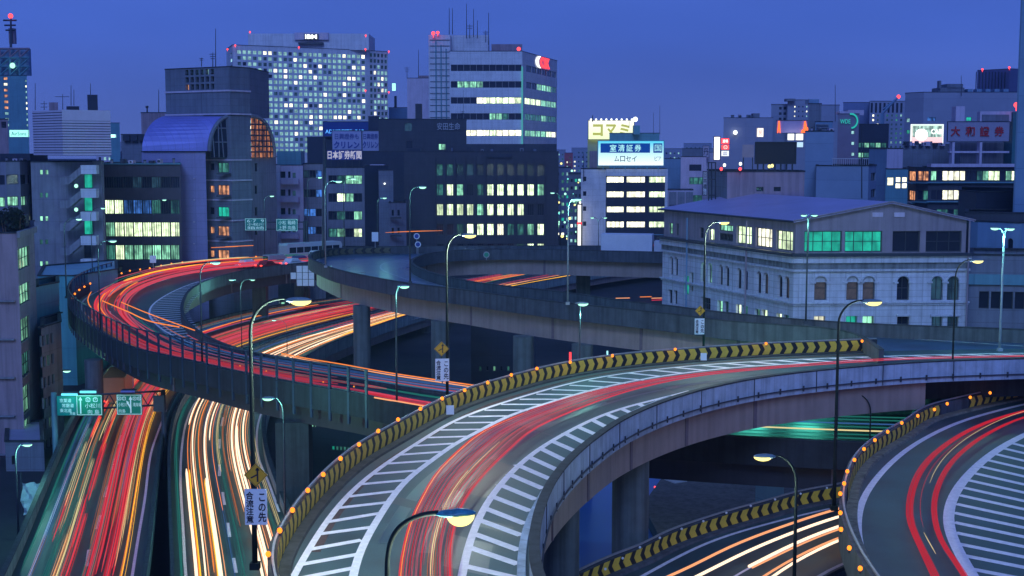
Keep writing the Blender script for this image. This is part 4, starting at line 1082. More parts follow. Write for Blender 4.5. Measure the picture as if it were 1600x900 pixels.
# gantry over the highway
GLp, GRp = P(92, 722, ZD), P(257, 700, ZD); GLp.x -= .6
yy = 122.0; GLp = V((Q(87, 700, yy).x, yy, 0)); GRp = V((Q(257, 700, yy+3).x, yy+3, 0))
ga = empty('sign_gantry', tuple(GLp), 'steel gantry spanning the red streaked carriageway', 'gantry')
zt, zl = Q(100, 620, yy).z, Q(100, 642, yy).z
mb = MB()
mb.tube([GLp, (GLp.x, GLp.y, zt+.4)], [.32, .26], 10); mb.build('column', M_teal, ga, smooth=True)
mb = MB(); mb.tube([GRp, (GRp.x, GRp.y, zt+.1)], [.26, .22], 10); mb.build('column', M_dsteel, ga, smooth=True)
for z in (zt, zl):
    mb = MB(); mb.tube([(GLp.x, GLp.y, z), (GRp.x, GRp.y, z)], .10, 6); mb.build('beam', M_dsteel, ga)
n = 14
for i in range(n):
    a = GLp.lerp(GRp, i/n); b = GLp.lerp(GRp, (i+1)/n); z0, z1 = (zt, zl) if i % 2 else (zl, zt)
    mb = MB(); mb.tube([(a.x, a.y, z0), (b.x, b.y, z1)], .05, 5); mb.build('truss_bar', M_dsteel, ga)
gu = (GRp-GLp).normalized(); gn = V((gu.y, -gu.x, 0)); ga_ = math.atan2(gu.y, gu.x)
M_signT = mat('sign_white_print', (.75, .82, .80), .5, .05, 3)
M_signT.node_tree.nodes['Principled BSDF'].inputs['Emission Color'].default_value = (.5, 1, .85, 1); M_signT.node_tree.nodes['Principled BSDF'].inputs['Emission Strength'].default_value = .25
def board(x0, y0, x1, y1, m, label, Y=None, name='road_sign', fw=True):
    Y = Y or yy
    a = Q(x0, y1, Y-.5); b = Q(x1, y0, Y-.5); w = b.x-a.x; h = b.z-a.z; c = (a+b)/2
    o = empty(name, tuple(c), label, 'road sign')
    mb = MB(); mb.box(tuple(c), (w, .12, h)); bo = mb.build('board', m, o)
    if fw:
        mb = MB(); f = c+V((0, -.075, 0))
        for sx, sz, dx, dz in ((w-.1, .05, 0, h/2-.07), (w-.1, .05, 0, -h/2+.07), (.05, h-.1, w/2-.07, 0), (.05, h-.1, -w/2+.07, 0)): mb.box((f.x+dx, f.y, f.z+dz), (sx, .02, sz))
        mb.build('border', M_signT, o)
    return o, a, w, h
def arrow(o, a, w, h, x, s=1.0, branch=False):
    mb = MB(); f = a+V((w*x, -.085, 0)); mb.box((f.x, f.y, f.z+h*.45), (.11, .02, h*.72))
    mb.poly([(f.x-.17, f.y, f.z+h*.74), (f.x+.17, f.y, f.z+h*.74), (f.x, f.y, f.z+h*.93)])
    if branch:
        mb.poly([(f.x-.05, f.y-.004, f.z+h*.30), (f.x+.05, f.y-.004, f.z+h*.36), (f.x-.22, f.y-.004, f.z+h*.62), (f.x-.30, f.y-.004, f.z+h*.54)])
        mb.poly([(f.x-.38, f.y-.004, f.z+h*.70), (f.x-.36, f.y-.004, f.z+h*.5), (f.x-.14, f.y-.004, f.z+h*.62)])
    mb.build('arrow', M_signT, o)
X = V((1, 0, 0))
def shield(o, a, w, h, x, z, s, ch):
    f = a+V((w*x, -.07, h*z)); mb = MB(); ri, ro = s*.72, s
    n = 10
    for i in range(n):
        t0, t1 = i/n*2*math.pi, (i+1)/n*2*math.pi
        g_ = lambda t, r: (f.x+max(-r, min(r, r*1.25*math.cos(t))), f.y, f.z+max(-r, min(r, r*1.25*math.sin(t))))
        mb.quad(g_(t0, ri), g_(t1, ri), g_(t1, ro), g_(t0, ro))
    mb.build('route_shield', M_signT, o); text(ch, s*.7, s*1.0, M_signT, o, f+V((-s*.35, -.01, -s*.5)), X, depth=.01)
s2 = board(120, 617, 159.5, 649, M_signG, 'larger green road sign with straight arrow and routes 6 and 7 on the gantry')
arrow(*s2, .17); shield(*s2, .46, .77, .21, '6'); shield(*s2, .74, .77, .21, '7')
text('小松川', s2[2]*.58, s2[3]*.24, M_signT, s2[0], s2[1]+V((s2[2]*.34, -.065, s2[3]*.36)), X, depth=.01); text('向 島', s2[2]*.44, s2[3]*.22, M_signT, s2[0], s2[1]+V((s2[2]*.44, -.065, s2[3]*.07)), X, depth=.01)
s3 = board(183, 616, 221.5, 648, M_signG, 'green road sign with forked arrow and four route numbers on the gantry')
arrow(*s3, .56, 1, True)
for x, ch in ((.12, '6'), (.30, '7'), (.72, '9'), (.90, 'B')): shield(*s3, x, .80, .17, ch)
text('小松川', s3[2]*.36, s3[3]*.20, M_signT, s3[0], s3[1]+V((s3[2]*.05, -.065, s3[3]*.40)), X, depth=.01); text('向島', s3[2]*.26, s3[3]*.18, M_signT, s3[0], s3[1]+V((s3[2]*.08, -.065, s3[3]*.10)), X, depth=.01)
text('湾岸線', s3[2]*.34, s3[3]*.20, M_signT, s3[0], s3[1]+V((s3[2]*.64, -.065, s3[3]*.40)), X, depth=.01)
M_signG2 = mat('sign_teal_lit', (.0, .26, .20), .5, .1, 2)
s1 = board(90, 619, 119.5, 649, M_signG2, 'teal road sign with three place names, leftmost on the gantry', fw=False)
for k, tx in enumerate(('京葉道', '常磐道', '東北道')): text(tx, s1[2]*.6, s1[3]*.20, M_signT, s1[0], s1[1]+V((s1[2]*(.14+.12*(k == 1)), -.065, s1[3]*(.68-.26*k))), X, depth=.01)
text('方面', s1[2]*.28, s1[3]*.15, M_signT, s1[0], s1[1]+V((s1[2]*.64, -.065, s1[3]*.03)), X, depth=.01)
s4 = board(240, 618, 256, 643, M_dsteel, 'dark panel at the end of the gantry', fw=False)
M_tube = glow('sign_lamp_cyan', (.15, .8, .95), 1.4)
for x0, x1, y, m in ((96, 121, 616.5, M_tube), (125, 150, 612.5, M_tube), (189, 211, 612, mat('sign_lamp_off', (.12, .12, .4), .4, .1, 2))):
    a = Q(x0, y, yy-1.1); b = Q(x1, y, yy-1.1); o = empty('sign_lamp', tuple(a), {96: 'cyan tube lamp over the teal sign', 125: 'cyan tube lamp over the straight arrow sign', 189: 'unlit violet lamp over the forked arrow sign'}[x0], 'sign lamp')
    mb = MB(); mb.tube([a, b], .11, 8); mb.build('tube', m, o); mb = MB(); mb.box(((a.x+b.x)/2, a.y+.35, a.z+.12), (b.x-a.x, .7, .06)); mb.build('hood', M_dsteel, o)
    if m is M_tube:
        l = bpy.data.lights.new('tube_light', 'POINT'); l.energy = 50; l.color = (.2, .95, .9); l.shadow_soft_size = .3
        lo = bpy.data.objects.new('tube_light', l); lo.location = ((b-a)/2+V((0, -.5, -.2))); lo.parent = o; COL.objects.link(lo)
# far gantry signs
def far_sign(x0, y0, x1, y1, Y, lines, label):
    o, a, w, h = board(x0, y0, x1, y1, M_signG2, label, Y, fw=True); k = len(lines)
    for i, tx in enumerate(lines): text(tx, w*.8, h*.7/k, M_signT, o, a+V((w*.1, -.065, h*(.1+.85*(k-1-i)/k))), X, depth=.01)
far_sign(383, 341, 416, 360, 232, ['6·7  9', '小松川', '箱崎'], 'distant green road sign on the left of a pair beyond the loop')
far_sign(432, 342, 465, 361, 232, ['小松 箱崎', '上野 向島'], 'distant green road sign on the right of a pair beyond the loop')
g2 = empty('sign_gantry', tuple(V((Q(478, 400, 233).x, 233, 0))), 'distant truss gantry carrying the pair of green signs', 'gantry')
a = Q(380, 347, 233); b = Q(482, 347, 233)
for dz in (0, -1.2):
    mb = MB(); mb.tube([a+V((0, 0, dz)), b+V((0, 0, dz))], .1, 5); mb.build('beam', M_dsteel, g2)
for x in (472, 483):
    q = Q(x, 400, 233); mb = MB(); mb.tube([(q.x, 233, 0), (Q(477, 345, 233).x+(x-477)*.03, 233, a.z+.2)], .22, 6); mb.build('leg', M_dsteel, g2)
for i in range(5):
    p = Q(474, 352+i*11, 233); q = Q(482, 358+i*11, 233); mb = MB(); mb.tube([p, q], .08, 4); mb.build('truss_bar', M_dsteel, g2)
# small signs by the loops
def plate(px, py, w, h, Y, m, label, base_z):
    c = Q(px, py, Y); o = empty('road_sign', (c.x, Y, base_z), label, 'road sign')
    mb = MB(); mb.tube([(c.x, Y+.05, base_z), (c.x, Y+.05, c.z+h/2)], .05, 6); mb.build('pole', M_steel, o)
    mb = MB(); mb.box(tuple(c), (w, .05, h)); mb.build('plate', m, o)
plate(239, 405, .95, 1.1, P(239, 420, ZC+1.2).y+.3, M_signW, 'small pale notice behind the left loop, before the lit office windows', ZC+1)
plate(586, 370, .9, 1.3, P(586, 386, ZB+1.1).y+.4, M_signW, 'small white notice over the chevrons of the blue loop', ZB+1)
def round_sign(px, py, Y, label, base_z, m=None):
    c = Q(px, py, Y); o = empty('road_sign', (c.x, Y, base_z), label, 'road sign')
    mb = MB(); mb.tube([(c.x, Y+.08, base_z), (c.x, Y+.08, c.z)], .05, 6); mb.build('pole', M_steel, o)
    mb = MB(); mb.tube([(c.x, Y+.03, c.z), (c.x, Y-.03, c.z)], .42, 20); mb.build('disc', m or M_signW, o)
    mb = MB(); mb.tube([(c.x, Y-.03, c.z), (c.x, Y-.045, c.z)], .30, 20); mb.build('face', M_signG if m else mat('sign_blue', (.02, .06, .3), .5, .05, 2), o)
round_sign(651, 369, 187, 'upper round sign behind the blue loop, right of the black lamp pole', ZB); round_sign(653, 382, 186, 'lower round sign behind the blue loop, right of the black lamp pole', ZB)
round_sign(760, 398, 176, 'round sign on the far arm of the blue loop', ZB, M_steel)

# hanging sheeting with a grid, between the loops
a = Q(454, 447, 204); b = Q(491, 415, 204); sh = empty('scaffold_sheet', tuple(a), 'white sheeting tied to a scaffold grid between the two loops', 'sheeting')
nx, nz = 4, 3; w, h = (b.x-a.x)/nx, (b.z-a.z)/nz
pn = MB(); pn.box((0, 0, 0), (w*.95, .05, h*.94)); pme = pn.mesh('sheet_panel', [mat('white_sheet', (.62, .60, .70), .7, .15, 2)])
for i in range(nx):
    for j in range(nz):
        if (i, j) in ((0, 2), (0, 0)): continue
        inst('sheet_panel', pme, sh, V((w*(i+.5), rnd.uniform(-.05, .05), h*(j+.5))))
for i in range(nx+1):
    mb = MB(); mb.tube([(a.x+w*i, a.y-.08, a.z-.3), (a.x+w*i, a.y-.08, a.z+h*nz+.3)], .05, 5); mb.build('scaffold_pole', M_dsteel, sh)

# ================================================================== VEHICLES
M_tire = mat('tyre_rubber', (.02, .02, .02), .85, .1, 4); M_win = mat('car_glass', (.015, .02, .03), .08, .1, 1); M_tail = glow('tail_lamp', (1, .04, .03), 6)
def car(p, rz, paint, label, L=4.4, Wd=1.72, Hh=1.4, kind='sedan'):
    o = empty('car' if kind != 'van' else 'minivan', tuple(p), label, 'car' if kind != 'van' else 'van', 'queueing traffic', rz)
    def b(mb, name, m, par=o, sm=False):
        me = mb.mesh(name, [m], (0, 0, 0), sm); return inst(name, me, par, V((0, 0, 0)))
    hw = Wd/2
    if kind == 'van': prof = [(-L/2, .35), (-L/2, 1.0), (-L/2+.1, Hh-.1), (-L/2+.25, Hh), (L/2-1.3, Hh), (L/2-.5, 1.05), (L/2-.05, .9), (L/2, .35)]
    elif kind == 'box': prof = [(-L/2, .6), (-L/2, Hh), (L/2-2.0, Hh), (L/2-2.0, .6)]
    else: prof = [(-L/2, .3), (-L/2, .8), (-L/2+.7, .92), (-L/2+1.1, Hh-.03), (L/2-2.1, Hh), (L/2-1.3, .93), (L/2-.1, .78), (L/2, .3)]
    mb = MB(); n = len(prof)
    rings = []
    for y, ins in ((-hw, .06), (-hw+.08, 0), (hw-.08, 0), (hw, .06)):
        i0 = len(mb.v); rings.append(i0)
        for x, z in prof: mb.v.append((x*(1-ins*.3), y, z-(ins if z > .8 else 0)))
    for a_, b_ in zip(rings, rings[1:]):
        for q in range(n): mb.f.append((a_+q, a_+(q+1) % n, b_+(q+1) % n, b_+q)); mb.m.append(0)
    mb.f.append(tuple(rings[0]+q for q in range(n))); mb.m.append(0); mb.f.append(tuple(rings[-1]+q for q in reversed(range(n)))); mb.m.append(0)
    b(mb, 'body', paint)
    if kind == 'box':
        cb = MB(); cb.box((L/2-.9, 0, 1.35), (1.7, Wd*.95, 1.7)); b(cb, 'cab', mat('cab_paint', (.5, .52, .6), .4, .1, 1))
        gm = MB(); gm.box((L/2-.2, 0, 1.65), (.4, Wd*.85, .7)); b(gm, 'windscreen', M_win)
    else:
        gm = MB(); z0, z1 = (.95, Hh-.22) if kind == 'van' else (.94, Hh-.10); xa = -L/2+(.35 if kind == 'van' else .95); xb = L/2-(1.3 if kind == 'van' else 1.75)
        for sy in (-1, 1): gm.poly([(xa, sy*(hw+.006), z0), (xb+.25, sy*(hw+.006), z0), (xb-.15, sy*(hw-.03), z1), (xa+.2, sy*(hw-.03), z1)])
        gm.poly([(-L/2+(-.012 if kind == 'van' else .76), -hw*.8, z0+.05), (-L/2+(-.012 if kind == 'van' else .76), hw*.8, z0+.05), (-L/2+(.05 if kind == 'van' else 1.06), hw*.7, z1), (-L/2+(.05 if kind == 'van' else 1.06), -hw*.7, z1)])
        b(gm, 'windows', M_win)
    for x in (-L/2+.8, L/2-.85):
        for sy in (-1, 1):
            wm = MB(); wm.tube([(x, sy*(hw-.18), .32), (x, sy*(hw+.01), .32)], .32, 14); w_ = b(wm, 'wheel', M_tire)
    for sy in (-1, 1):
        tm = MB(); tm.box((-L/2-.03, sy*(hw-.25), .75), (.06, .38, .16)); b(tm, 'tail_light', M_tail)
    return o
paints = [mat('car_white', (.72, .74, .78), .3, .05, 1), mat('car_silver', (.4, .42, .46), .3, .05, 1, metal=.3), mat('car_blue', (.05, .08, .2), .3, .05, 1), mat('car_dark', (.04, .04, .05), .3, .05, 1), mat('car_red', (.35, .02, .02), .3, .05, 1)]
def on(rb, u, v, lift=0.0):
    p = rb.at(u, v, lift); t = rb.at(min(u+.004, 1), v)-rb.at(max(u-.004, 0), v); return p, math.atan2(t.y, t.x)
LC = ribC.length()
for k, (u, v, pn, kd, L_, h_, lab) in enumerate([
    (.040, .30, 0, 'van', 4.9, 2.0, 'white minivan nearest the tip of the blue loop in the queue'), (.036, .62, 1, 'sedan', 4.4, 1.4, 'silver car beside the white minivan'),
    (.066, .34, 2, 'sedan', 4.4, 1.45, 'dark blue car behind the white minivan'), (.074, .66, 0, 'sedan', 4.5, 1.45, 'white car following on the inner lane'),
    (.094, .32, 1, 'van', 4.6, 1.9, 'silver minivan in the middle of the queue'), (.105, .64, 4, 'sedan', 4.3, 1.4, 'red car low by the inner parapet'),
    (.125, .33, 0, 'sedan', 4.4, 1.45, 'white car towards the rear of the outer lane'), (.015, .35, 3, 'sedan', 4.4, 1.45, 'black car at the head of the queue')]):
    p, rz = on(ribC, u, v, .02); car(p, rz+math.pi, paints[pn], lab, L_, 1.75, h_, kd)
p, rz = on(ribB, .90, .55, .02); car(p, rz, mat('truck_box_white', (.62, .64, .72), .5, .1, .6), 'white box lorry beyond the far arm of the blue loop', 9.0, 2.4, 3.1, 'box')
p, rz = on(ribB, .96, .5, .02); car(p, rz, paints[3], 'dark saloon on the far arm of the blue loop near the arched building', 4.5, 1.75, 1.45)
p, rz = on(ribDL, .235, .34, .02); car(p, rz, mat('truck_orange', (.50, .24, .10), .5, .1, .6), 'orange box lorry passing under the sign gantry', 9.5, 2.45, 3.3, 'box')
# long coach in front of the office buildings
def bus(p, rz, label):
    o = empty('coach', tuple(p), label, 'bus', None, rz)
    def b(mb, name, m): return inst(name, mb.mesh(name, [m], (0, 0, 0)), o, V((0, 0, 0)))
    L, Wd, Hh = 11.5, 2.5, 3.3
    mb = MB(); mb.v = []; prof = [(-L/2, .4), (-L/2, Hh-.3), (-L/2+.3, Hh), (L/2-.3, Hh), (L/2, Hh-.5), (L/2, .4)]
    for y in (-Wd/2, Wd/2):
        for x, z in prof: mb.v.append((x, y, z))
    n = len(prof)
    for q in range(n): mb.f.append((q, (q+1) % n, n+(q+1) % n, n+q)); mb.m.append(0)
    mb.f.append(tuple(range(n))); mb.m.append(0); mb.f.append(tuple(reversed(range(n, 2*n)))); mb.m.append(0)
    b(mb, 'body', mat('coach_paint', (.45, .50, .52), .35, .1, .5))
    for sy in (-1, 1):
        for i in range(7):
            gm = MB(); gm.box((-L/2+1.2+i*1.5, sy*(Wd/2+.005), 2.2), (1.35, .02, .95)); b(gm, 'window', M_win)
        for x in (-L/2+2.2, L/2-2.4):
            wm = MB(); wm.tube([(x, sy*(Wd/2-.25), .48), (x, sy*(Wd/2+.01), .48)], .48, 14); b(wm, 'wheel', M_tire)
        tm = MB(); tm.box((-L/2-.03, sy*.9, .9), (.06, .3, .25)); b(tm, 'tail_light', M_tail)
p, rz = on(ribC, .055, .10, .02); bus(p, rz+math.pi, 'pale coach at the far side of the queue in front of the offices')
HAZE = .00022

# ================================================================== BUILDINGS
SC = 1.0
Q0 = Q
def Q(px, py, Y): return Q0(px, py, Y*SC)

B_white = mat('white_tile', (.72, .72, .76), .7, .12, .4, .0, streak=.15, joint=(3.2, 1.6))
B_lilac = mat('pale_render', (.58, .50, .62), .8, .12, .3, streak=.15)
B_grey = mat('grey_render', (.27, .27, .31), .8, .18, .4, streak=.25, joint=(6, 3.4))
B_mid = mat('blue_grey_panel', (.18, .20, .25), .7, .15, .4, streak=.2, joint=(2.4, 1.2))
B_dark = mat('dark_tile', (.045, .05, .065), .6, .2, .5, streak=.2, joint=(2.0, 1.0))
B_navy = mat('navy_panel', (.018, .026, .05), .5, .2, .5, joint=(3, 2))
B_pink = mat('pinkish_render', (.34, .25, .29), .8, .15, .4, streak=.3)
B_stone = mat('old_stone', (.60, .62, .68), .8, .16, .8, .15, streak=.22, joint=(1.6, .62))
B_stone2 = mat('old_upper_render', (.30, .25, .29), .8, .14, .5, .0, streak=.25)
B_frieze = mat('weathered_frieze', (.22, .24, .25), .85, .35, 1.2, .2, streak=.5)
B_teal = mat('teal_panel', (.12, .30, .36), .6, .12, .3, streak=.15, joint=(4, 3))
B_blue = mat('blue_panel', (.18, .30, .44), .6, .12, .3, streak=.1, joint=(6, 4))
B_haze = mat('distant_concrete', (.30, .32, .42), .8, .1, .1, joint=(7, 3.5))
B_roof = mat('flat_roof', (.16, .17, .2), .9, .3, .4)
M_frame = mat('window_frame', (.05, .06, .07), .45, .2, 3)
M_board = mat('window_boarding', (.26, .15, .10), .8, .35, 2.5, streak=.3)
LM = {'.': M_glass, 'W': lit('room_bright', (.80, 1.0, .60), 1.9, .45, .5), 'G': lit('room_green', (.36, .95, .60), .85, .6, .35), 'g': lit('room_dim_green', (.12, .55, .42), .30, .6, .3),
      'T': lit('room_teal', (.02, .62, .42), .62, .15, .55), 'b': lit('room_blue', (.08, .28, .95), .6, .7, .3), 'O': lit('room_orange', (1, .42, .18), .9, .6, .15),
      'Y': lit('room_warm_white', (1, .98, .72), 1.9, .3, .55), 'd': lit('room_faint', (.10, .30, .45), .14, .6, .3), 'C': lit('room_cyan', (.45, .92, .92), .7, .3, .5), 'X': M_board}
WM = {}
def win_mesh(w, h, ch, mull, pane_sep, fr, arch=False):
    key = (round(w, 2), round(h, 2), ch, mull, pane_sep, fr.name, arch)
    if key in WM: return WM[key]
    mb = MB(); t = min(.09, w*.06); nx, nz = mull
    for x in (-w/2+t/2, w/2-t/2): mb.box((x, 0, 0), (t, .12, h))
    for z in (-h/2+t/2, h/2-t/2): mb.box((0, 0, z), (w-2*t, .11, t))
    for i in range(1, nx): mb.box((-w/2+w*i/nx, 0, 0), (t*.7, .09, h-2*t))
    for i in range(1, nz): mb.box((0, 0, -h/2+h*i/nz), (w-2*t, .085, t*.7))
    pm = MB(); pm.quad((-w/2, .02, -h/2), (w/2, .02, -h/2), (w/2, .02, h/2), (-w/2, .02, h/2))
    if pane_sep: r = (mb.mesh('window', [fr]), pm.mesh('pane', [LM[ch]]))
    else:
        i0 = len(mb.v); mb.v += pm.v; mb.f.append((i0, i0+1, i0+2, i0+3)); mb.m.append(1); r = (mb.mesh('window', [fr, LM[ch]]), None)
    WM[key] = r; return r
class Fac:
    def __init__(s, A, B):
        s.A = V((A[0], A[1], 0)); s.B = V((B[0], B[1], 0)); s.u = (s.B-s.A).normalized(); s.len = (s.B-s.A).length
        s.n = V((s.u.y, -s.u.x, 0)); s.holes = []; s.ang = math.atan2(s.u.y, s.u.x)
    def hit(s, px, py):
        d = ray(px, py); O = V((0, 0, CAM_Z)); t = (s.A-O).dot(s.n)/d.dot(s.n); p = O+d*t
        return (p-s.A).dot(s.u), p.z
    def at(s, k, z, o=0): p = s.A+s.u*k+s.n*o; return V((p.x, p.y, z))
class Bld:
    def __init__(s, chain, ytop, label, wall, depth=18, z0=0.0, name='building', cat='building', mats=None, roof=None, ztop=None, back=None, yi=0, slant=0):
        """chain: visible corners left to right as (pixel column, distance); the roof line passes through pixel row ytop at corner yi"""
        s.pts = []
        cx, cY = chain[yi]; s.z1 = ztop if ztop is not None else Q(cx, ytop, cY).z
        for x, Y in chain: p = Q(x, 235, Y); s.pts.append((p.x, p.y))
        s.z0 = z0; s.wall = wall; s.mats = mats or [wall]*(len(chain)-1)
        s.f = [Fac(s.pts[i], s.pts[i+1]) for i in range(len(s.pts)-1)]
        a, b = s.pts[0], s.pts[-1]
        if slant == 0:
            if a[0] > 0 and b[0] > 0: slant = depth*a[0]/a[1]*1.02
            elif a[0] < 0 and b[0] < 0: slant = depth*b[0]/b[1]*1.02
        s.back = back or [(b[0]+slant, b[1]+depth), (a[0]+slant, a[1]+depth)]
        s.o = empty(name, (a[0], a[1], z0), label, cat); s.roofm = roof or B_roof; s.dep = .28
    def hole(s, fi, s0, s1, z0, z1): s.f[fi].holes.append((s0, s1, z0, z1))
    def win(s, fi, x0, y0, x1, y1, ch, mull=(1, 1), sep=False, fr=None, arch=False, yx=None, grp=None):
        f = s.f[fi]; k0, zt = f.hit(x0, y0); k1, zb = f.hit(x1, y1)
        if yx == 'L': zb = f.hit(x0, y1)[1]
        k0, k1 = max(k0, .05), min(k1, f.len-.05)
        s.put(fi, k0, k1, zb, zt, ch, mull, sep, fr, arch)
    def put(s, fi, k0, k1, zb, zt, ch, mull=(1, 1), sep=False, fr=None, arch=False):
        f = s.f[fi]; s.hole(fi, k0, k1, zb, zt); w, h = k1-k0, zt-zb
        if arch:
            r = w/2; zc = zt-r; km = (k0+k1)/2; s.arcs_.setdefault(fi, []).append((k0, k1, zc, zt)) if hasattr(s, 'arcs_') else setattr(s, 'arcs_', {fi: [(k0, k1, zc, zt)]})
        a, b = win_mesh(w, h, ch, mull, sep, fr or M_frame)
        o = inst('window', a, s.o, f.at((k0+k1)/2, (zb+zt)/2, -s.dep*.8)-wpos(s.o), f.ang)
        if b: inst('pane', b, o, V((0, 0, 0)))
        return o
    def grid(s, fi, x0, y0, x1, y1, cols, rows, fw, fh, pat, mull=(1, 1), sep=False, stuff=False, off=(0, 0), fr=None):
        """regular windows; x0..x1 columns at the facade, rows measured at its x0 side"""
        f = s.f[fi]; k0, zt = f.hit(x0, y0); k1, _ = f.hit(x1, y0); zb = f.hit(x0, y1)[1]
        k0 = max(k0, 0); k1 = min(k1, f.len); cw, rh = (k1-k0)/cols, (zt-zb)/rows
        bm = {}
        for r in range(rows):
            for c in range(cols):
                ch = pat(r, c) if callable(pat) else pat[min(r, len(pat)-1)][min(c, len(pat[min(r, len(pat)-1)])-1)]
                if ch == ' ': continue
                a = k0+cw*(c+.5-fw/2); b = a+cw*fw; z = zt-rh*(r+.5)
                if stuff:
                    s.hole(fi, a, b, z-rh*fh/2, z+rh*fh/2); mb = bm.setdefault(ch, MB())
                    mb.quad(f.at(a, z-rh*fh/2, -s.dep*.8), f.at(b, z-rh*fh/2, -s.dep*.8), f.at(b, z+rh*fh/2, -s.dep*.8), f.at(a, z+rh*fh/2, -s.dep*.8))
                else: s.put(fi, a, b, z-rh*fh/2, z+rh*fh/2, ch, mull, sep, fr)
        for ch, mb in bm.items(): mb.build('window_panes', LM[ch], s.o, kind='stuff')
    def box(s, px0, py0, px1, py1, Y, d, m, name, z0=None):
        a = Q(px0, py1, Y); b = Q(px1, py0, Y); Y = a.y; z = a.z if z0 is None else z0
        mb = MB(); mb.box(((a.x+b.x)/2, Y+d/2, (z+b.z)/2), (b.x-a.x, d, b.z-z)); return mb.build(name, m, s.o)
    def band(s, fi, y0, y1, m, name, proud=.25, x0=None, x1=None):
        f = s.f[fi]; px = 800+F0*f.A.x/f.A.y if x0 is None else x0; zt = f.hit(px, y0)[1]; zb = f.hit(px, y1)[1]
        k0 = -.0 if x0 is None else f.hit(x0, y0)[0]; k1 = f.len+(.0 if x1 is None else 0) if x1 is None else f.hit(x1, y0)[0]
        p = f.at((k0+k1)/2, (zt+zb)/2, proud/2); mb = MB(); mb.box(tuple(p), (k1-k0+proud*1.0, proud, zt-zb), f.ang); return mb.build(name, m, s.o)
    def done(s, parapet_h=.9):
        for fi, f in enumerate(s.f):
            ss = sorted({0.0, f.len} | {h[0] for h in f.holes} | {h[1] for h in f.holes}); zs = sorted({s.z0, s.z1} | {min(max(h[2], s.z0), s.z1) for h in f.holes} | {min(h[3], s.z1) for h in f.holes})
            mb = MB()
            for za, zb in zip(zs, zs[1:]):
                if zb-za < 1e-4: continue
                zm = (za+zb)/2; hs = sorted((h[0], h[1]) for h in f.holes if h[2] < zm < h[3]); k = 0.0
                for a, b in hs:
                    if a > k+1e-4: mb.quad(f.at(k, za), f.at(a, za), f.at(a, zb), f.at(k, zb))
                    k = max(k, b)
                if k < f.len-1e-4: mb.quad(f.at(k, za), f.at(f.len, za), f.at(f.len, zb), f.at(k, zb))
            d = -s.dep
            for a, b, z0, z1 in f.holes:
                mb.quad(f.at(a, z0), f.at(b, z0), f.at(b, z0, d), f.at(a, z0, d)); mb.quad(f.at(a, z1), f.at(b, z1), f.at(b, z1, d), f.at(a, z1, d))
                mb.quad(f.at(a, z0), f.at(a, z1), f.at(a, z1, d), f.at(a, z0, d)); mb.quad(f.at(b, z0), f.at(b, z1), f.at(b, z1, d), f.at(b, z0, d))
            for a, b, zc, zt in getattr(s, 'arcs_', {}).get(fi, []):
                r = (b-a)/2; km = (a+b)/2; n = 6
                for sg in (-1, 1):
                    for o in (0.0,):
                        pts = [f.at(km+sg*r, zt+.001, o)] + [f.at(km+sg*r*math.cos(t*math.pi/2/n), zc+(zt-zc)*math.sin(t*math.pi/2/n), o) for t in range(n+1)]
                        mb.poly(pts)
                    for t in range(n):
                        p, q = [(km+sg*r*math.cos(w_*math.pi/2/n), zc+(zt-zc)*math.sin(w_*math.pi/2/n)) for w_ in (t, t+1)]
                        mb.quad(f.at(p[0], p[1]), f.at(q[0], q[1]), f.at(q[0], q[1], d), f.at(p[0], p[1], d))
            mb.build('wall', s.mats[fi], s.o)
        ring = list(s.pts)+list(s.back); n0 = len(s.pts)-1; mb = MB()
        for i in range(n0, len(ring)):
            a, b = ring[i], ring[(i+1) % len(ring)]; mb.quad((a[0], a[1], s.z0), (b[0], b[1], s.z0), (b[0], b[1], s.z1), (a[0], a[1], s.z1))
        mb.build('wall', s.wall, s.o)
        if parapet_h is not None:
            mb = MB(); mb.poly([(p[0], p[1], s.z1-parapet_h) for p in ring]); mb.build('roof', s.roofm, s.o)
            mb = MB(); c = V((sum(p[0] for p in ring)/len(ring), sum(p[1] for p in ring)/len(ring), 0))
            for i in range(len(ring)):
                a, b = V((*ring[i], 0)), V((*ring[(i+1) % len(ring)], 0)); t = (b-a).normalized()
                L = (b-a).length; m_ = (a+b)/2; nn = V((t.y, -t.x, 0)); nn = nn if (c-m_).dot(nn) > 0 else -nn
                mb.box((m_.x+nn.x*.12, m_.y+nn.y*.12, s.z1+.03), (L, .42, .14), math.atan2(t.y, t.x))
            mb.build('parapet_coping', M_conc_d, s.o)
        return s.o
    def ant(s, px, y0, y1, Y, r=.05, bars=0):
        a, b = Q(px, y1, Y), Q(px, y0, Y); mb = MB(); mb.tube([a, b], [r, r*.6], 5)
        for k in range(bars):
            z = b.z-(b.z-a.z)*(.12+.16*k); w = (b.z-a.z)*.22*(1-.15*k); mb.tube([(a.x-w, a.y, z), (a.x+w, a.y, z)], r*.6, 4)
        mb.build('antenna', M_dsteel, s.o)
    def beacon(s, px, py, Y, r=.6):
        p = Q(px, py, Y); mb = MB(); mb.ball(tuple(p), r, (1, 1, 1), 8, 5); mb.tube([p, p-V((0, 0, r*2.2))], r*.15, 5); mb.build('beacon', M_red, s.o)
M_red = glow('aviation_red', (1, .06, .07), 3.0)
rw = random.Random(5)
def rpat(w): 
    ks = list(w); ws = [w[k] for k in ks]
    return lambda r, c: rw.choices(ks, ws)[0]
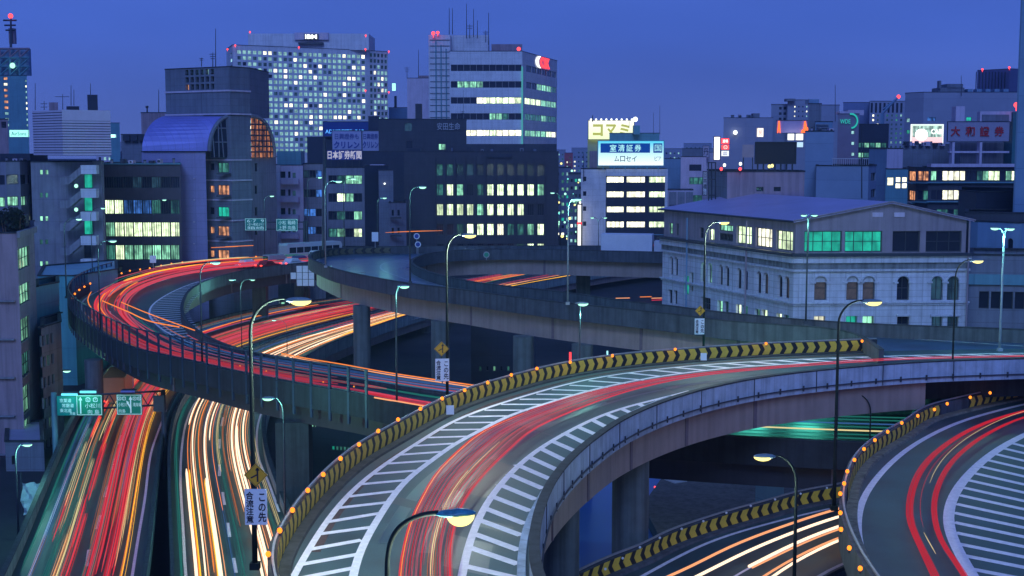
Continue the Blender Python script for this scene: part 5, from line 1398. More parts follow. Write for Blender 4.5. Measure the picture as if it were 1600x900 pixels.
def billboard(px0, py0, px1, py1, Y, m, label, frame=M_dsteel, posts=None, name='billboard', th=.5):
    a = Q(px0, py1, Y); b = Q(px1, py0, Y); Y = a.y; o = empty(name, tuple(a), label, 'sign')
    mb = MB(); mb.box(((a.x+b.x)/2, Y+th/2, (a.z+b.z)/2), (b.x-a.x, th, b.z-a.z)); mb.build('panel', m, o)
    mb = MB(); w, h = b.x-a.x, b.z-a.z; t = h*.03
    for c_, d_ in ((((a.x+b.x)/2, Y, b.z), (w+t, th*.6, t)), (((a.x+b.x)/2, Y, a.z), (w+t, th*.6, t)), ((a.x, Y, (a.z+b.z)/2), (t, th*.5, h)), ((b.x, Y, (a.z+b.z)/2), (t, th*.5, h))): mb.box(c_, d_)
    mb.build('frame', frame, o)
    if posts:
        n, y = posts; zb = Q0(px0, y, Y).z
        pm = MB(); pm.box((0, 0, 0), (.16, .16, a.z-zb)); me = pm.mesh('post', [frame])
        for i in range(n): inst('post', me, o, V((w*(i+.5)/n, th/2, (zb-a.z)/2)))
    return o, a, w, h
def letters(bb, body, fx, fz, fw, fh, m, dep=.08, bold=0.0):
    o, a, w, h = bb; return text(body, w*fw, h*fh, m, o, a+V((w*fx, -.06, h*fz)), X, depth=dep, bold=bold)

# ---------- 1 tall gridded office tower with the white lamp sign
rw.seed(3)
ibm = Bld([(357, 444), (367, 425), (573, 448), (607, 455)], 70, 'tall pale office tower, a full grid of small square windows and glowing roof sign', B_white, 40, yi=1)
def ip(r, c):
    v = rw.random()
    return 'Y' if v < .11 + (.14 if r in (3, 4, 7) and c < 8 else 0) else ('C' if v < .80 else ('d' if v < .97 else '.'))
def ip2(r, c): return 'd' if r < 2 or c == 0 else rw.choice('CCdCdY')
LM['C'] = lit('room_cyan', (.34, .80, .90), .72, .15, .75); LM['Y'] = lit('room_warm_white', (1, .96, .80), 1.6, .2, .7)
ibm.grid(1, 369.5, 76.5, 571, 240, 26, 18, .68, .60, ip, stuff=True); ibm.grid(2, 577, 81, 606, 245, 5, 18, .68, .60, ip2, stuff=True); ibm.grid(0, 358.5, 82, 366, 240, 1, 17, .5, .5, lambda r, c: 'C' if r % 2 else 'd', stuff=True)
ibm.box(388, 52.5, 576, 78, 445, 20, B_white, 'roof_house'); ibm.box(460, 51, 513, 62, 444, 3, B_lilac, 'sign_plinth')
ibm.box(466, 66, 505, 69.5, 443.6, 2, M_dsteel, 'louvre')
p0 = Q(475, 61.5, 443); sp = Q(497, 53, 443); mb = MB(); mb.box(((p0.x+sp.x)/2, 443.7, (p0.z+sp.z)/2), (sp.x-p0.x, .5, sp.z-p0.z)); mb.build('sign_panel', M_navy2 if False else B_navy, ibm.o)
M_wsign = glow('white_neon', (.95, 1, .95), 2.2)
text('IBM', (sp.x-p0.x)*.82, (sp.z-p0.z)*.8, M_wsign, ibm.o, p0+V(((sp.x-p0.x)*.09, 0, (sp.z-p0.z)*.1)), X, depth=.2, bold=.02)
for x, y in ((355.5, 77), (367.5, 71), (390.5, 50), (467, 74), (571.5, 55.5), (571, 77), (607.5, 80.5), (571, 141.5), (607.5, 144)): ibm.beacon(x, y, 424 if x < 575 else 452, .28)
ibm.done()
SC = 1.25
# ---------- 2 striped office tower
csk = Bld([(703, 330), (816, 330), (870, 365)], 80, 'white banded office tower with red and white logo on its right face', B_white, 30)
def strip_row(b, fi, x0, x1, y0, y1, n, pat, mull=(1, 1), fw=.98, yx='L'):
    f = b.f[fi]; k0, zt = f.hit(x0, y0); zb = f.hit(x0, y1)[1]; k1 = f.hit(x1, y0)[0]; k1 = min(k1, f.len-.03); k0 = max(k0, .03)
    for c in range(n):
        ch = pat[min(c, len(pat)-1)]; a = k0+(k1-k0)*c/n; e = a+(k1-k0)/n*fw
        b.put(fi, a, e, zb, zt, ch, mull)
for (y0, y1, pt, pt2) in ((101, 111, '...........', '......'), (127, 137, '.GGGG......', '..GGGg'), (152, 162, '....YWWWWWW', 'WWWGGG'), (177, 187, '......GGg..', 'gggGgg'), (203, 212.5, 'Y.YYYYWYYYY', 'GGGGWY'), (229, 237, 'GGGGGGGGGGG', 'gggggg')):
    strip_row(csk, 0, 704.5, 815, y0, y1, 11, pt); strip_row(csk, 1, 820 if pt2[0] != '.' else 822, 869, y0+.5, y1+.5, 6, pt2, (2, 1))
csk.f[0]
w2 = [csk.box(671, 54.5, 703.5, 300, 338, 25, B_white, 'stair_tower', 0), csk.box(690, 55, 763, 80, 345, 20, B_white, 'roof_house'), csk.box(768, 69, 816, 80, 350, 10, B_pink, 'cooling_tower')]
for k in range(20): csk.box(672, 62+k*9.3, 703, 62.6+k*9.3, 337.8, .3, M_dsteel, 'floor_joint')
for k in range(3): csk.box(681+k*8, 64+k*6, 681.8+k*8, 240, 337.7, .3, B_teal, 'corner_trim')
csk.box(814.5, 104, 817.2, 240, 329.6, .4, glow('corner_trim_glow', (.12, .62, .70), .55), 'glowing_corner_trim')  # corner trim, no lamp: its cyan light is put in as a weak glow
csk.beacon(684, 51, 337, .5); csk.beacon(677, 52, 336.5, .6); csk.beacon(810.5, 76.5, 331, .6)
for x, y0, y1, bb in ((702, 13, 54, 0), (707, 13, 54, 0), (729, 6, 60, 0), (734, 38, 60, 2), (740, 14, 58, 0), (746, 32, 60, 0), (763.5, 20, 70, 0), (759, 48, 66, 2)): csk.ant(x, y0, y1, 343, .14, bb)
f = csk.f[1]; k, z = f.hit(846, 98); p = f.at(k, z, .3)
mb = MB(); n = 14
for i in range(n):
    t0, t1 = math.pi*.5+i/n*math.pi, math.pi*.5+(i+1)/n*math.pi
    for_ = lambda t, r, sx: (p.x+f.u.x*((math.cos(t)*r*sx-.6)*3.2), p.y+f.u.y*((math.cos(t)*r*sx-.6)*3.2), p.z+math.sin(t)*r)
    mb.quad(for_(t0, 1.6, .5), for_(t1, 1.6, .5), for_(t1, 1.9, 1.0), for_(t0, 1.9, 1.0))
mb.build('crescent_logo', M_wsign, csk.o)
M_rneon = glow('red_neon', (1, .05, .06), 2.2)
text('CSK', 11.5, 3.4, M_rneon, csk.o, p+f.u*(-2.0)-V((0, 0, 1.6)), f.u, depth=.15, bold=.03)
csk.done()
# ---------- 3 slabs behind
b = Bld([(637, 360), (672, 360)], 122, 'narrow lilac slab building between the two office towers', B_lilac, 20); b.ant(654, 78, 122, 362, .12); b.ant(636, 104, 122, 362, .1, 3); b.box(654, 118, 670, 122, 361, 6, B_pink, 'water_tank'); b.done()
b = Bld([(608, 400), (638, 400)], 168, 'low bluish block beside the gridded tower', B_blue, 20); b.box(616, 150, 619, 168, 402, 3, M_dsteel, 'chimney'); b.done()
bb = billboard(612.5, 130, 618.5, 142, 399, glow('cyan_sign', (.4, .95, 1), 1.6), 'small glowing cyan sign at the right foot of the gridded tower')
SC = 1.62
# ---------- 4 dark block with white characters
dk = Bld([(592, 222), (729, 222)], 186, 'very dark block with white characters and a chimney on its flat roof', B_dark, 25)
for x0, x1, y0, y1, ch in ((632, 644, 192, 205, 'd'), (685.5, 690, 225, 234, 'G'), (691, 696, 225, 234, 'G'), (634, 645, 220, 232, '.')): dk.win(0, x0, y0, x1, y1, ch)
dk.box(649, 162, 658.5, 187, 224, 3, B_dark, 'chimney'); p0 = Q(683, 203, 221.7); text('安田生命', 6.1, 1.9, mat('pale_letters', (.5, .52, .55), .5, .05, 1), dk.o, p0, X, depth=.1)
dk.ant(597, 182, 187, 223, .05, 2); dk.ant(723, 173, 187, 223, .08, 3); dk.ant(724, 140, 187, 224, .05); dk.done()
b = Bld([(566, 214), (633, 214)], 237, 'black windowless block in front of the dark block', B_navy, 15); b.box(642-4, 232, 657, 400, 209, 3, B_navy, 'duct', 0); b.done()
# ---------- 5 dark office block with square lit windows
db = Bld([(631, 205), (873, 205)], 237, 'dark office block with rows of deep square windows, some lit green', B_dark, 26)
db.dep = .8
db.grid(0, 679, 250, 853, 405, 11, 5, .66, .58, ['gg.d.......', 'gWG.gWWWWWG', 'WWWWGWWWW..', '..gWWWYggGW', '........gWW'], (3, 1), True)
for i in range(12):
    x = 679+15.82*i-.9; db.box(x, 246, x+1.8, 400, 204.6, .4, B_dark, 'pier', 10)
db.box(760, 241, 800, 250-4, 204.7, .3, B_navy, 'louvre'); db.box(729, 225, 870, 238, 215, 10, M_dsteel if False else B_dark, 'roof_house')
db.done()
SC = 1.0
# ---------- 6 vaulted tower
tw = Bld([(320, 233), (361, 230), (392, 234)], 180, 'slate coloured tower with square openings near its top and a blue vaulted roof', B_mid, 14, yi=1)
for y, ch in ((262, 'g'), (297, 'O'), (331, 'T'), (361, 'O'), (398, 'O')):
    tw.win(0, 340, y-8, 358, y+8, ch, (3, 1), True)
    tw.win(0, 328, y-7, 335, y+4, '.' if ch != 'O' else 'O')
    tw.box(338, y+8.5, 360, y+10.5, 229.6, .8, M_dsteel, 'sill')
top = [Q(261, 235, 238), Q(361, 235, 230), Q(392, 235, 234)]
z0, z1 = Q(361, 181, 230).z, Q(361, 104, 230).z
fc = Bld.__new__(Bld); fc.pts = [(p.x, p.y) for p in top]; fc.z0 = z0; fc.z1 = z1; fc.wall = B_mid; fc.mats = [B_mid]*2; fc.f = [Fac(fc.pts[i], fc.pts[i+1]) for i in range(2)]
fc.back = [(top[2].x+1, top[2].y+13), (top[0].x+1, top[0].y+13)]; fc.o = tw.o; fc.roofm = B_roof; fc.dep = .7
fc.grid(0, 288, 108, 335.5, 142, 6, 3, .66, .74, ['ddddCd', '......', 'O.....'])
fc.done()
for y in (141.5, 178): 
    for i in range(2):
        f = fc.f[i]; z = fc.f[1].hit(361, y)[1]; p = f.at(f.len/2, z, .1); mb = MB(); mb.box(tuple(p), (f.len+.2, .2, .28), f.ang); mb.build('string_course', B_lilac, tw.o)
for y in (250, 282, 313, 345, 378):
    for i in range(2):
        f = tw.f[i]; z = tw.f[1].hit(361, y)[1]; p = f.at(f.len/2, z, .08); mb = MB(); mb.box(tuple(p), (f.len+.16, .16, .22), f.ang); mb.build('string_course', B_lilac, tw.o)
for x, y0, y1, k in ((337, 45, 104, 0), (332.5, 82, 104, 3), (315, 90, 104, 2)): tw.ant(x, y0, y1, 235, .09, k)
# blue barrel roof, glazed end
M_vault = mat('vault_metal', (.26, .26, .66), .5, .1, .4, joint=(1.2, 100), metal=.2)
mb = MB(); n = 12; A0, A1, Bo, B1 = Q(222, 236, 228.5), Q(264, 181, 240), Q(326, 236, 228.5), Q(361, 181, 231)
def varc(P0, P1, t): return V((P0.x+(P1.x-P0.x)*(1-math.cos(t)), P0.y+(P1.y-P0.y)*(1-math.cos(t)), P0.z+(P1.z-P0.z)*math.sin(t)))
for i in range(n):
    t0, t1 = i/n*math.pi/2, (i+1)/n*math.pi/2; mb.quad(varc(A0, A1, t0), varc(Bo, B1, t0), varc(Bo, B1, t1), varc(A0, A1, t1))
mb.build('vault', M_vault, tw.o)
mb = MB(); arc_ = [varc(Bo, B1, i/n*math.pi/2)+V((.15, 0, 0)) for i in range(n+1)]; mb.poly(arc_+[V((B1.x+.15, B1.y, Q(361, 246, 231).z)), V((Bo.x+.3, Bo.y+.5, Q(326, 246, 228).z))]); mb.build('end_glazing', M_glass, tw.o)
for k in range(1, 5):
    t = k/5; q = Bo.lerp(B1, t); i = min(range(n+1), key=lambda i: abs(arc_[i].x-q.x)); mb = MB(); mb.tube([V((q.x+.2, q.y-.1, Q(361, 246, 228).z)), arc_[i]+V((.05, -.1, 0))], .10, 4); mb.build('mullion', B_mid, tw.o)
for z in (Q(361, 200, 228).z, Q(361, 222, 228).z): mb = MB(); mb.tube([V((Bo.x+.9, Bo.y+.6, z)), V((B1.x+.2, B1.y-.1, z))], .10, 4); mb.build('mullion', B_mid, tw.o)
mb = MB(); mb.tube([p+V((0, -.1, 0)) for p in arc_], .35, 6); mb.build('vault_rim', B_mid, tw.o)
tw.done()
vb = Bld([(221, 229), (321, 229)], 237, 'plain lavender wall building under the blue vault', mat('lavender_wall', (.28, .26, .48), .6, .1, .5, streak=.1, joint=(3, 1.3)), 12)
vb.grid(0, 222, 229.5, 321, 236, 8, 1, .9, .8, ['.O.O..g.']) if False else None
for y in (278, 312, 346, 380): vb.box(302, y, 304, y+1.5, 228.7, .3, B_lilac, 'bracket')
vb.done(.2)
rwg = Bld([(392, 235), (431, 245)], 246, 'grey wing with an orange lit quarter round glass front', B_grey, 10)
for y in (262, 297, 331, 361): rwg.win(0, 398, y-7, 403, y+6, '.')
n = 10; c0 = Q(393, 246, 234.5); c1 = Q(429, 246, 243); c2 = Q(393, 181, 234.5); mb = MB(); mr = MB(); pts = []
for i in range(n+1):
    t = i/n*math.pi/2; pts.append(V((c0.x+(c1.x-c0.x)*math.cos(t)**.8, c0.y+(c1.y-c0.y)*math.cos(t)**.8, c0.z+(c2.z-c0.z)*math.sin(t))))
mb.poly([c0]+pts); mb.build('glass_front', lit('atrium_orange', (1, .36, .14), .55, .7, .1), rwg.o)
mr.tube([p-V((0, .25, 0)) for p in pts], .4, 6); mr.build('arch_rim', B_grey, rwg.o)
for k in range(1, 6):
    t = k/6; x = c0.lerp(c1, t); zt = min(pts, key=lambda q: abs(q.x-x.x)).z; mb = MB(); mb.tube([x-V((0, .2, 0)), V((x.x, x.y-.2, zt))], .14, 4); mb.build('mullion', M_frame, rwg.o)
for k in range(1, 7):
    z = c0.z+(c2.z-c0.z)*k/7.5; p = [q for q in pts if q.z >= z]; e_x = min(pts, key=lambda q: abs(q.z-z)); mb = MB(); mb.tube([V((c0.x, c0.y-.2, z)), V((e_x.x, e_x.y-.2, z))], .14, 4); mb.build('mullion', M_frame, rwg.o)
rwg.done()
b = Bld([(222, 300), (264, 300)], 176, 'pinkish block behind the vaulted roof', B_pink, 15); b.ant(248, 140, 176, 302, .1); b.ant(230, 165, 176, 302, .2, 2); b.done()
b = Bld([(190, 280), (225, 280)], 210, 'small rooftop block with cooling units left of the vault', B_mid, 12)
for k in range(3): b.box(192+k*12, 210, 202+k*12, 220, 279, 2, B_navy, 'cooling_unit')
b.done()
b = Bld([(172, 420), (188, 420)], 192, 'far teal block beyond the louvred penthouse', B_teal, 12); b.done()
bb = billboard(172, 210, 180, 215, 300, glow('cyan_sign2', (.5, 1, .95), 2.0), 'tiny cyan light sign beside the louvred penthouse')

SC = 1.085
# ---------- 7 building with outside staircase, louvred screen on top
st = Bld([(47, 188), (161, 190)], 253, 'grey building with a zigzag outside staircase and paired small windows', B_grey, 16)
for k, y in enumerate((269, 305, 341.5, 378, 412)):
    for x in (64.5, 73): st.win(0, x-2.3, y-3.6, x+2.3, y+3.6, 'g' if k % 2 else 'G')
    if k < 4:
        st.win(0, 131, y+4-1, 145, y+25, 'T' if k < 3 else '.')
for k, y in enumerate((258, 295, 331, 369, 405)):
    st.box(126, y, 150, y+14, 186.5, 1.4, B_white, 'landing_parapet')
    a, c_ = Q(126, y+2, 186.5), Q(108, y+30, 186.5); mb = MB()
    mb.poly([V((a.x, a.y, a.z)), V((a.x, a.y, Q(126, y+14, 186.5).z)), V((c_.x, a.y, c_.z)), V((c_.x, a.y, Q(108, y+17, 186.5).z))]); mb.poly([V((a.x, a.y+1.4, a.z)), V((a.x, a.y+1.4, Q(126, y+14, 186.5).z)), V((c_.x, a.y+1.4, c_.z)), V((c_.x, a.y+1.4, Q(108, y+17, 186.5).z))])
    mb.quad((a.x, a.y, a.z), (a.x, a.y+1.4, a.z), (c_.x, a.y+1.4, Q(108, y+17, 186.5).z), (c_.x, a.y, Q(108, y+17, 186.5).z)); mb.build('stair_flight', B_grey, st.o)
    st.box(94, y+18, 109, y+30, 186.6, 1.2, B_grey, 'landing_parapet')
for x, y in ((119, 290.5), (119, 327.5)):
    p = Q(x, y, 185.8); mb = MB(); mb.ball(tuple(p), .3, (1, 1, 1), 8, 5); o = mb.build('wall_lamp', M_green, st.o)
st.box(149, 252, 158, 410, 189, 1.2, B_grey, 'corner_pier', 5); st.done()
lv = empty('louvre_screen', tuple(Q(53, 243, 186)), 'white louvred plant screen with rounded corner on the staircase building roof', 'plant screen')
M_louv = mat('white_louvre', (.60, .54, .66), .55, .08, 1)
za, zb = Q(53, 243, 186).z, Q(53, 172, 186).z; xa, xm, xb = Q(53, 240, 190).x, Q(99, 240, 184).x, Q(174, 240, 188).x
pl_, pm_, pr_ = V((xa, 190*SC, 0)), V((xm, 184*SC, 0)), V((xb, 188*SC, 0)); nsl = 17
def slat(a, b, z, h, mm, nm='slat'):
    c = (a+b)/2; t = (b-a); mb = MB(); mb.box((0, 0, 0), (t.length, .12, h)); return inst(nm, mb.mesh(nm, [mm]), lv, V((c.x, c.y, z))-wpos(lv), math.atan2(t.y, t.x))
hh = (zb-za)/nsl
for i in range(nsl):
    slat(pl_, pm_, za+hh*(i+.5), hh*.72, M_louv)
    if i < nsl-4: slat(pm_, pr_, za+hh*(i+.5), hh*.72, M_louv)
slat(pm_, pr_, zb-hh*2, hh*4, M_louv, 'top_panel')
for a_, b_ in ((pl_, pm_), (pm_, pr_)):
    k = V((-(b_-a_).y, (b_-a_).x, 0)).normalized()*.25; mb = MB(); mb.quad(V((a_.x, a_.y, za))+k, V((b_.x, b_.y, za))+k, V((b_.x, b_.y, zb-.1))+k, V((a_.x, a_.y, zb-.1))+k); mb.build('backing', M_dsteel, lv)
mb = MB(); mb.poly([(xa, 190*SC, zb-.3), (xm, 184.2*SC, zb-.3), (xb, 188.2*SC, zb-.3), (xb-9, 202*SC, zb-.3), (xa-3, 202*SC, zb-.3)]); mb.quad((xa, 190*SC, za), (xa-3, 202*SC, za), (xa-3, 202*SC, zb), (xa, 190*SC, zb)); mb.quad((xb, 188*SC, za), (xb-9, 202*SC, za), (xb-9, 202*SC, zb), (xb, 188*SC, zb)); mb.build('roof', B_roof, lv)
tk = Bld([(139, 192), (155, 192)], 148, 'dark rooftop chimney above the louvred screen', B_navy, 1.5, z0=zb-.3, name='chimney', cat='chimney'); tk.done(None)
for (x, y0, y1, k) in ((55, 130, 172, 0), (98, 147, 172, 1), (111, 133, 165, 0), (115.5, 140, 165, 0), (141.5, 130, 150, 0), (69, 158, 172, 2)):
    p, q = Q(x, y1, 191), Q(x, y0, 191); o = empty('antenna', tuple(p), {55: 'leftmost thin antenna on the louvred screen', 98: 'wide armed antenna on the louvred screen', 111: 'tall thin antenna left of the dark chimney', 115.5: 'second thin antenna beside the tall one left of the chimney', 141.5: 'short antenna on top of the dark chimney', 69: 'small television antenna near the left of the louvred screen'}[x], 'antenna')
    mb = MB(); mb.tube([p, q], [.06, .04], 5); mb.build('mast', M_dsteel, o)
    for j in range(k): mb = MB(); z = q.z-.4-j*.5; w = 1.1 if k == 1 else .5; mb.tube([(p.x-w, p.y, z), (p.x+w, p.y, z)], .04, 4); mb.build('bar', M_dsteel, o)
b = Bld([(79, 196), (93, 196)], 160, 'small pink water tank on the louvred screen', B_pink, 2, z0=zb-.3, name='water_tank', cat='tank'); b.done(None)
b = Bld([(106, 194), (126, 194)], 166, 'low dark cooling unit on the louvred screen', B_navy, 2, z0=zb-.3, name='cooling_unit', cat='plant unit'); b.done(None)

SC = 1.145
# ---------- 8 office strip windows
ow = Bld([(160.5, 196), (281, 196)], 255, 'dark office block with long rows of bright green white strip windows', mat('dark_brown_panel', (.085, .07, .09), .55, .2, .8, joint=(1.2, 50)), 16)
for y0, y1, pt in ((276, 294, '...d.d..'), (312, 334.5, 'WWbbbg.g'), (347, 370, 'GWWWWWWW'), (382.5, 406, 'gWGGGGGG')):
    strip_row(ow, 0, 161, 280.5, y0, y1, 8, pt, (4, 1), .985)
ow.band(0, 254.5, 257, B_teal, 'roof_edge', .3); ow.done()
SC = 1.0
# ---------- left edge
b = Bld([(-60, 208), (8, 204), (30, 205), (42, 208), (48, 213)], 252, 'building with rounded corner and ribbon windows at the left edge', B_blue if False else B_grey, 14, yi=1)
for y0, y1, pt in ((273, 288, '.d..'), (307, 322, 'gGGg'), (340, 353, '..GW')):
    strip_row(b, 0, -50, 7.5, y0, y1, 3, pt, (2, 1)); strip_row(b, 1, 8.5, 29, y0, y1, 1, pt[1], (3, 1)); strip_row(b, 2, 30.5, 41, y0, y1, 1, pt[2], (2, 1)); strip_row(b, 3, 42.5, 47, y0, y1, 1, pt[3], (1, 1))
b.box(0, 240, 47, 252, 212, 8, B_navy, 'roof_garden'); b.done()
b = Bld([(-30, 260), (14, 260)], 186, 'plain block behind the rounded corner building', B_pink, 12); b.win(0, 2, 190, 10, 200, '.'); b.done()
lt = Bld([(-40, 480), (46, 480)], 118, 'hazy teal tower with lattice crown and red tipped aerial at the far left', B_teal, 25)
lt.grid(0, 4, 118, 12, 200, 1, 9, .8, .5, lambda r, c: rw.choice('YOCY')); lt.grid(0, 38, 122, 44, 200, 1, 9, .6, .4, lambda r, c: 'Y' if r in (1, 4, 5) else 'C')
for i in range(5):
    for j in range(3):
        x0, x1, y0, y1 = -30+i*15.2, -30+(i+1)*15.2, 76+j*14, 90+j*14
        a, c_ = Q(x0, y1, 480), Q(x1, y0, 480)
        mb = MB()
        for e0, e1 in (((a.x, a.z), (a.x, c_.z)), ((a.x, c_.z), (c_.x, c_.z)), ((a.x, a.z), (c_.x, c_.z))): mb.tube([(e0[0], 480, e0[1]), (e1[0], 480, e1[1])], .35, 4)
        mb.build('crown_lattice', B_pink if j == 0 else B_teal, lt.o)
lt.box(-40, 76, 45, 118, 482, 2, B_blue, 'plant_floor'); lt.beacon(16.5, 25, 480, .9); lt.ant(17, 26, 74, 480, .5, 3); lt.box(14, 44, 22, 68, 481, 2, B_pink, 'aerial_base')
p = Q(19.5, 102.5, 479); mb = MB(); mb.ball(tuple(p), 1.0, (1, 1, 1), 8, 5); mb.build('floodlight', M_green, lt.o); lt.done()
bb = billboard(15, 203, 44, 214, 330, glow('teal_white_sign', (.35, 1, .85), 1.5), 'glowing teal white hoarding below the hazy tower'); letters(bb, 'AirSons', .1, .2, .8, .55, mat('sign_letter_teal', (.05, .4, .4), .5, .05, 1))
# near left building
nl = Bld([(-60, 134), (21.5, 134), (48.5, 143)], 364, 'near pinkish building at the left edge with green lit metal windows', B_pink, 14, yi=1, mats=[B_pink, B_grey])
for k, (y0, y1, ch) in enumerate(((391, 424, 'G'), (450, 478, 'G'), (505, 536, 'G'), (562, 590, 'g'), (616, 648, 'G'), (672, 702, 'G'))): nl.win(1, 24, y0, 47, y1-9, ch, (4, 2), True, yx=None)
for k in range(5): nl.box(-20, 470+k*60, 22, 472+k*60, 133.6, .4, B_grey, 'floor_band')
nl.band(1, 362, 372, B_grey, 'parapet_band', .3); nl.box(-30, 338, 18, 364, 140, 5, B_navy, 'roof_planting'); nl.done()
b = Bld([(48, 147), (85, 152)], 448, 'low corrugated teal block behind the near left building', B_teal, 8); b.done()
b = Bld([(54, 138), (86, 143)], 512, 'narrow grey annexe wedged beside the near left building', B_grey, 8, yi=0)
b.grid(0, 56, 520, 84, 720, 3, 6, .6, .5, ['.g.', 'gG.', '..g', 'g..', '.Gg', '...']); b.done()
tb = Bld([(52, 176), (109, 176), (178, 186)], 431, 'plain teal walled warehouse with a flat blue roof behind the left loop', mat('teal_sheet_wall', (.10, .34, .40), .6, .1, .4, streak=.15, joint=(5, 4)), 16, yi=1, roof=mat('pale_blue_roof', (.20, .36, .46), .5, .15, .4)); tb.done(.1)
# clutter lower left
b = Bld([(-20, 150), (60, 150)], 655, 'low dark house under the left street lamp', B_navy, 10); b.done()
b = Bld([(-10, 128), (52, 128)], 690, 'low blue roofed shed at the left edge', B_mid, 10, roof=M_roofmetal); b.win(0, 18, 712, 24, 726, '.'); b.done(.05)
sw = empty('white_sheeting', tuple(Q(35, 808, 112)), 'crumpled white sheeting hung beside the lower highway', 'sheeting')
mb = MB(); n = 10; a, c_ = Q(35, 808, 112), Q(76, 755, 112)
g_ = [[V((a.x+(c_.x-a.x)*i/n, 112+.35*math.sin(i*1.3+j*.9)+.2*rw.random(), a.z+(c_.z-a.z)*j/n)) for i in range(n+1)] for j in range(n+1)]
for j in range(n):
    for i in range(n): mb.quad(g_[j][i], g_[j][i+1], g_[j+1][i+1], g_[j+1][i])
mb.build('sheet', mat('teal_white_sheet', (.45, .60, .60), .7, .15, 1), sw, smooth=True)
for x in (35, 76): mb = MB(); q = Q(x, 808, 112.4); mb.tube([(q.x, q.y, 0), (q.x, q.y, c_.z+.8)], .07, 6); mb.build('pole', M_dsteel, sw)
def tree(px, py, Y, h, label):
    base = Q(px, py, Y); o = empty('tree', (base.x, Y, 0), label, 'tree'); z0 = base.z
    mb = MB(); mb.tube([(base.x, Y, 0), (base.x+.2, Y, z0*.5), (base.x, Y, z0)], [.25, .18, .08], 7)
    for k in range(5): a = rw.random()*6.28; mb.tube([(base.x, Y, z0*.75), (base.x+math.cos(a)*h*.4, Y+math.sin(a)*h*.4, z0+h*.2)], [.09, .03], 5)
    mb.build('trunk', M_board, o); mb = MB()
    for k in range(900):
        while True:
            v = V((rw.uniform(-1, 1), rw.uniform(-1, 1), rw.uniform(-.8, 1)))
            if v.length < 1 and (math.sin(v.x*5)+math.sin(v.y*6+1)+math.sin(v.z*5)) > -.9: break
        c = V((base.x, Y, z0))+v*h*.55; s_ = rw.uniform(.12, .26); u = V((rw.uniform(-1, 1), rw.uniform(-1, 1), rw.uniform(-1, 1))).normalized(); w = u.cross(V((.3, .8, .5))).normalized()
        mb.quad(c-u*s_, c-w*s_*.6, c+u*s_, c+w*s_*.6)
    mb.build('crown', mat('foliage', (.02, .035, .025), .7, .4, 3), o)
tree(18, 345, 138, 2.6, 'bushy plant on the roof of the near left building')

SC = 1.12
# ---------- 9 small fronts in the middle
b = Bld([(428, 240), (473, 240)], 258, 'narrow pale building with stacked rear balconies', B_lilac, 12)
for k, y in enumerate((268, 296, 325, 353)):
    b.win(0, 438, y, 446, y+10, '.'); b.win(0, 450, y, 454, y+10, '.'); b.win(0, 457, y+2, 462, y+10, 'd')
    b.box(438, y+12, 466, y+20, 238.4, 1.5, B_lilac, 'balcony')
b.box(429, 258, 437, 372, 239.4, .6, B_white, 'corner_pier', 5); b.box(433, 236, 470, 258, 244, 5, B_teal, 'roof_house'); b.done()
b = Bld([(473, 246), (506, 246)], 256, 'narrow grey office front with blue lit windows', B_grey, 12)
for y in (266, 296, 326, 354): strip_row(b, 0, 473.5, 503, y, y+12, 3, 'd.b' if y < 320 else 'bb.', (2, 1))
b.done()
SC = 1.3
b = Bld([(509, 238), (569, 238)], 262, 'grey office front below the newspaper roof sign', B_grey, 12)
for y, pt in ((274, '.gGG'), (302, '.WG.'), (330, '.g.G'), (357, 'gG.W')): strip_row(b, 0, 513, 566, y, y+13.5, 4, pt, (2, 1))
b.done()
M_letw = glow('pale_sign_letters', (.72, .74, 1), .62)
bb = billboard(511, 234, 566, 250, 238, mat('blue_signboard', (.03, .06, .30), .5, .1, 1), 'blue roof sign with big white newspaper characters', posts=(5, 262)); letters(bb, '日本証券新聞', .02, .08, .96, .84, M_letw, .1, .02)
b = Bld([(569, 236), (606, 238)], 259, 'dark blue windowless front right of the newspaper sign', B_navy, 10); b.box(578, 257, 600, 265-4, 240, 3, B_lilac, 'water_tank'); b.done()
b = Bld([(591, 232), (614, 232)], 266, 'slim slate wall with a small bright lamp', B_mid, 6)
p = Q(601, 287, 231.6); mb = MB(); mb.ball(tuple(p), .22, (1, 1, 1), 8, 5); mb.build('wall_lamp', M_wsign, b.o); b.done()
b = Bld([(607, 226), (634, 228)], 317, 'low slate building with small balconies beside the dark office block', B_mid, 10)
for y in (328, 356): b.win(0, 612, y, 616, y+9, '.'); b.win(0, 621, y, 625, y+9, '.'); b.box(610, y+11, 627, y+14, 225.2, 1, B_dark, 'balcony')
b.done()
b = Bld([(480, 300), (592, 300)], 214, 'dim block carrying a blue hoarding behind the newspaper sign', B_navy, 12); b.box(545, 203, 552, 214, 298, 3, B_pink, 'chimney'); b.done()
bb = billboard(505, 190, 576, 213, 299, mat('deep_blue_board', (.01, .05, .26), .4, .1, 1), 'deep blue hoarding with a glowing blue line of lettering'); letters(bb, 'ADMIRESTE  BAR', .05, .2, .86, .26, glow('blue_neon', (.10, .42, 1), 1.5), .1)
M_blueink = mat('blue_ink', (.03, .06, .32), .5, .05, 1)
bb = billboard(519, 204, 565, 236, 288, mat('violet_white_board', (.42, .42, .62), .5, .06, 1), 'left white hoarding with blue characters behind the newspaper sign'); letters(bb, '日興證券も', .1, .58, .8, .28, M_blueink); letters(bb, 'クリレン', .06, .12, .86, .36, M_blueink, bold=.03)
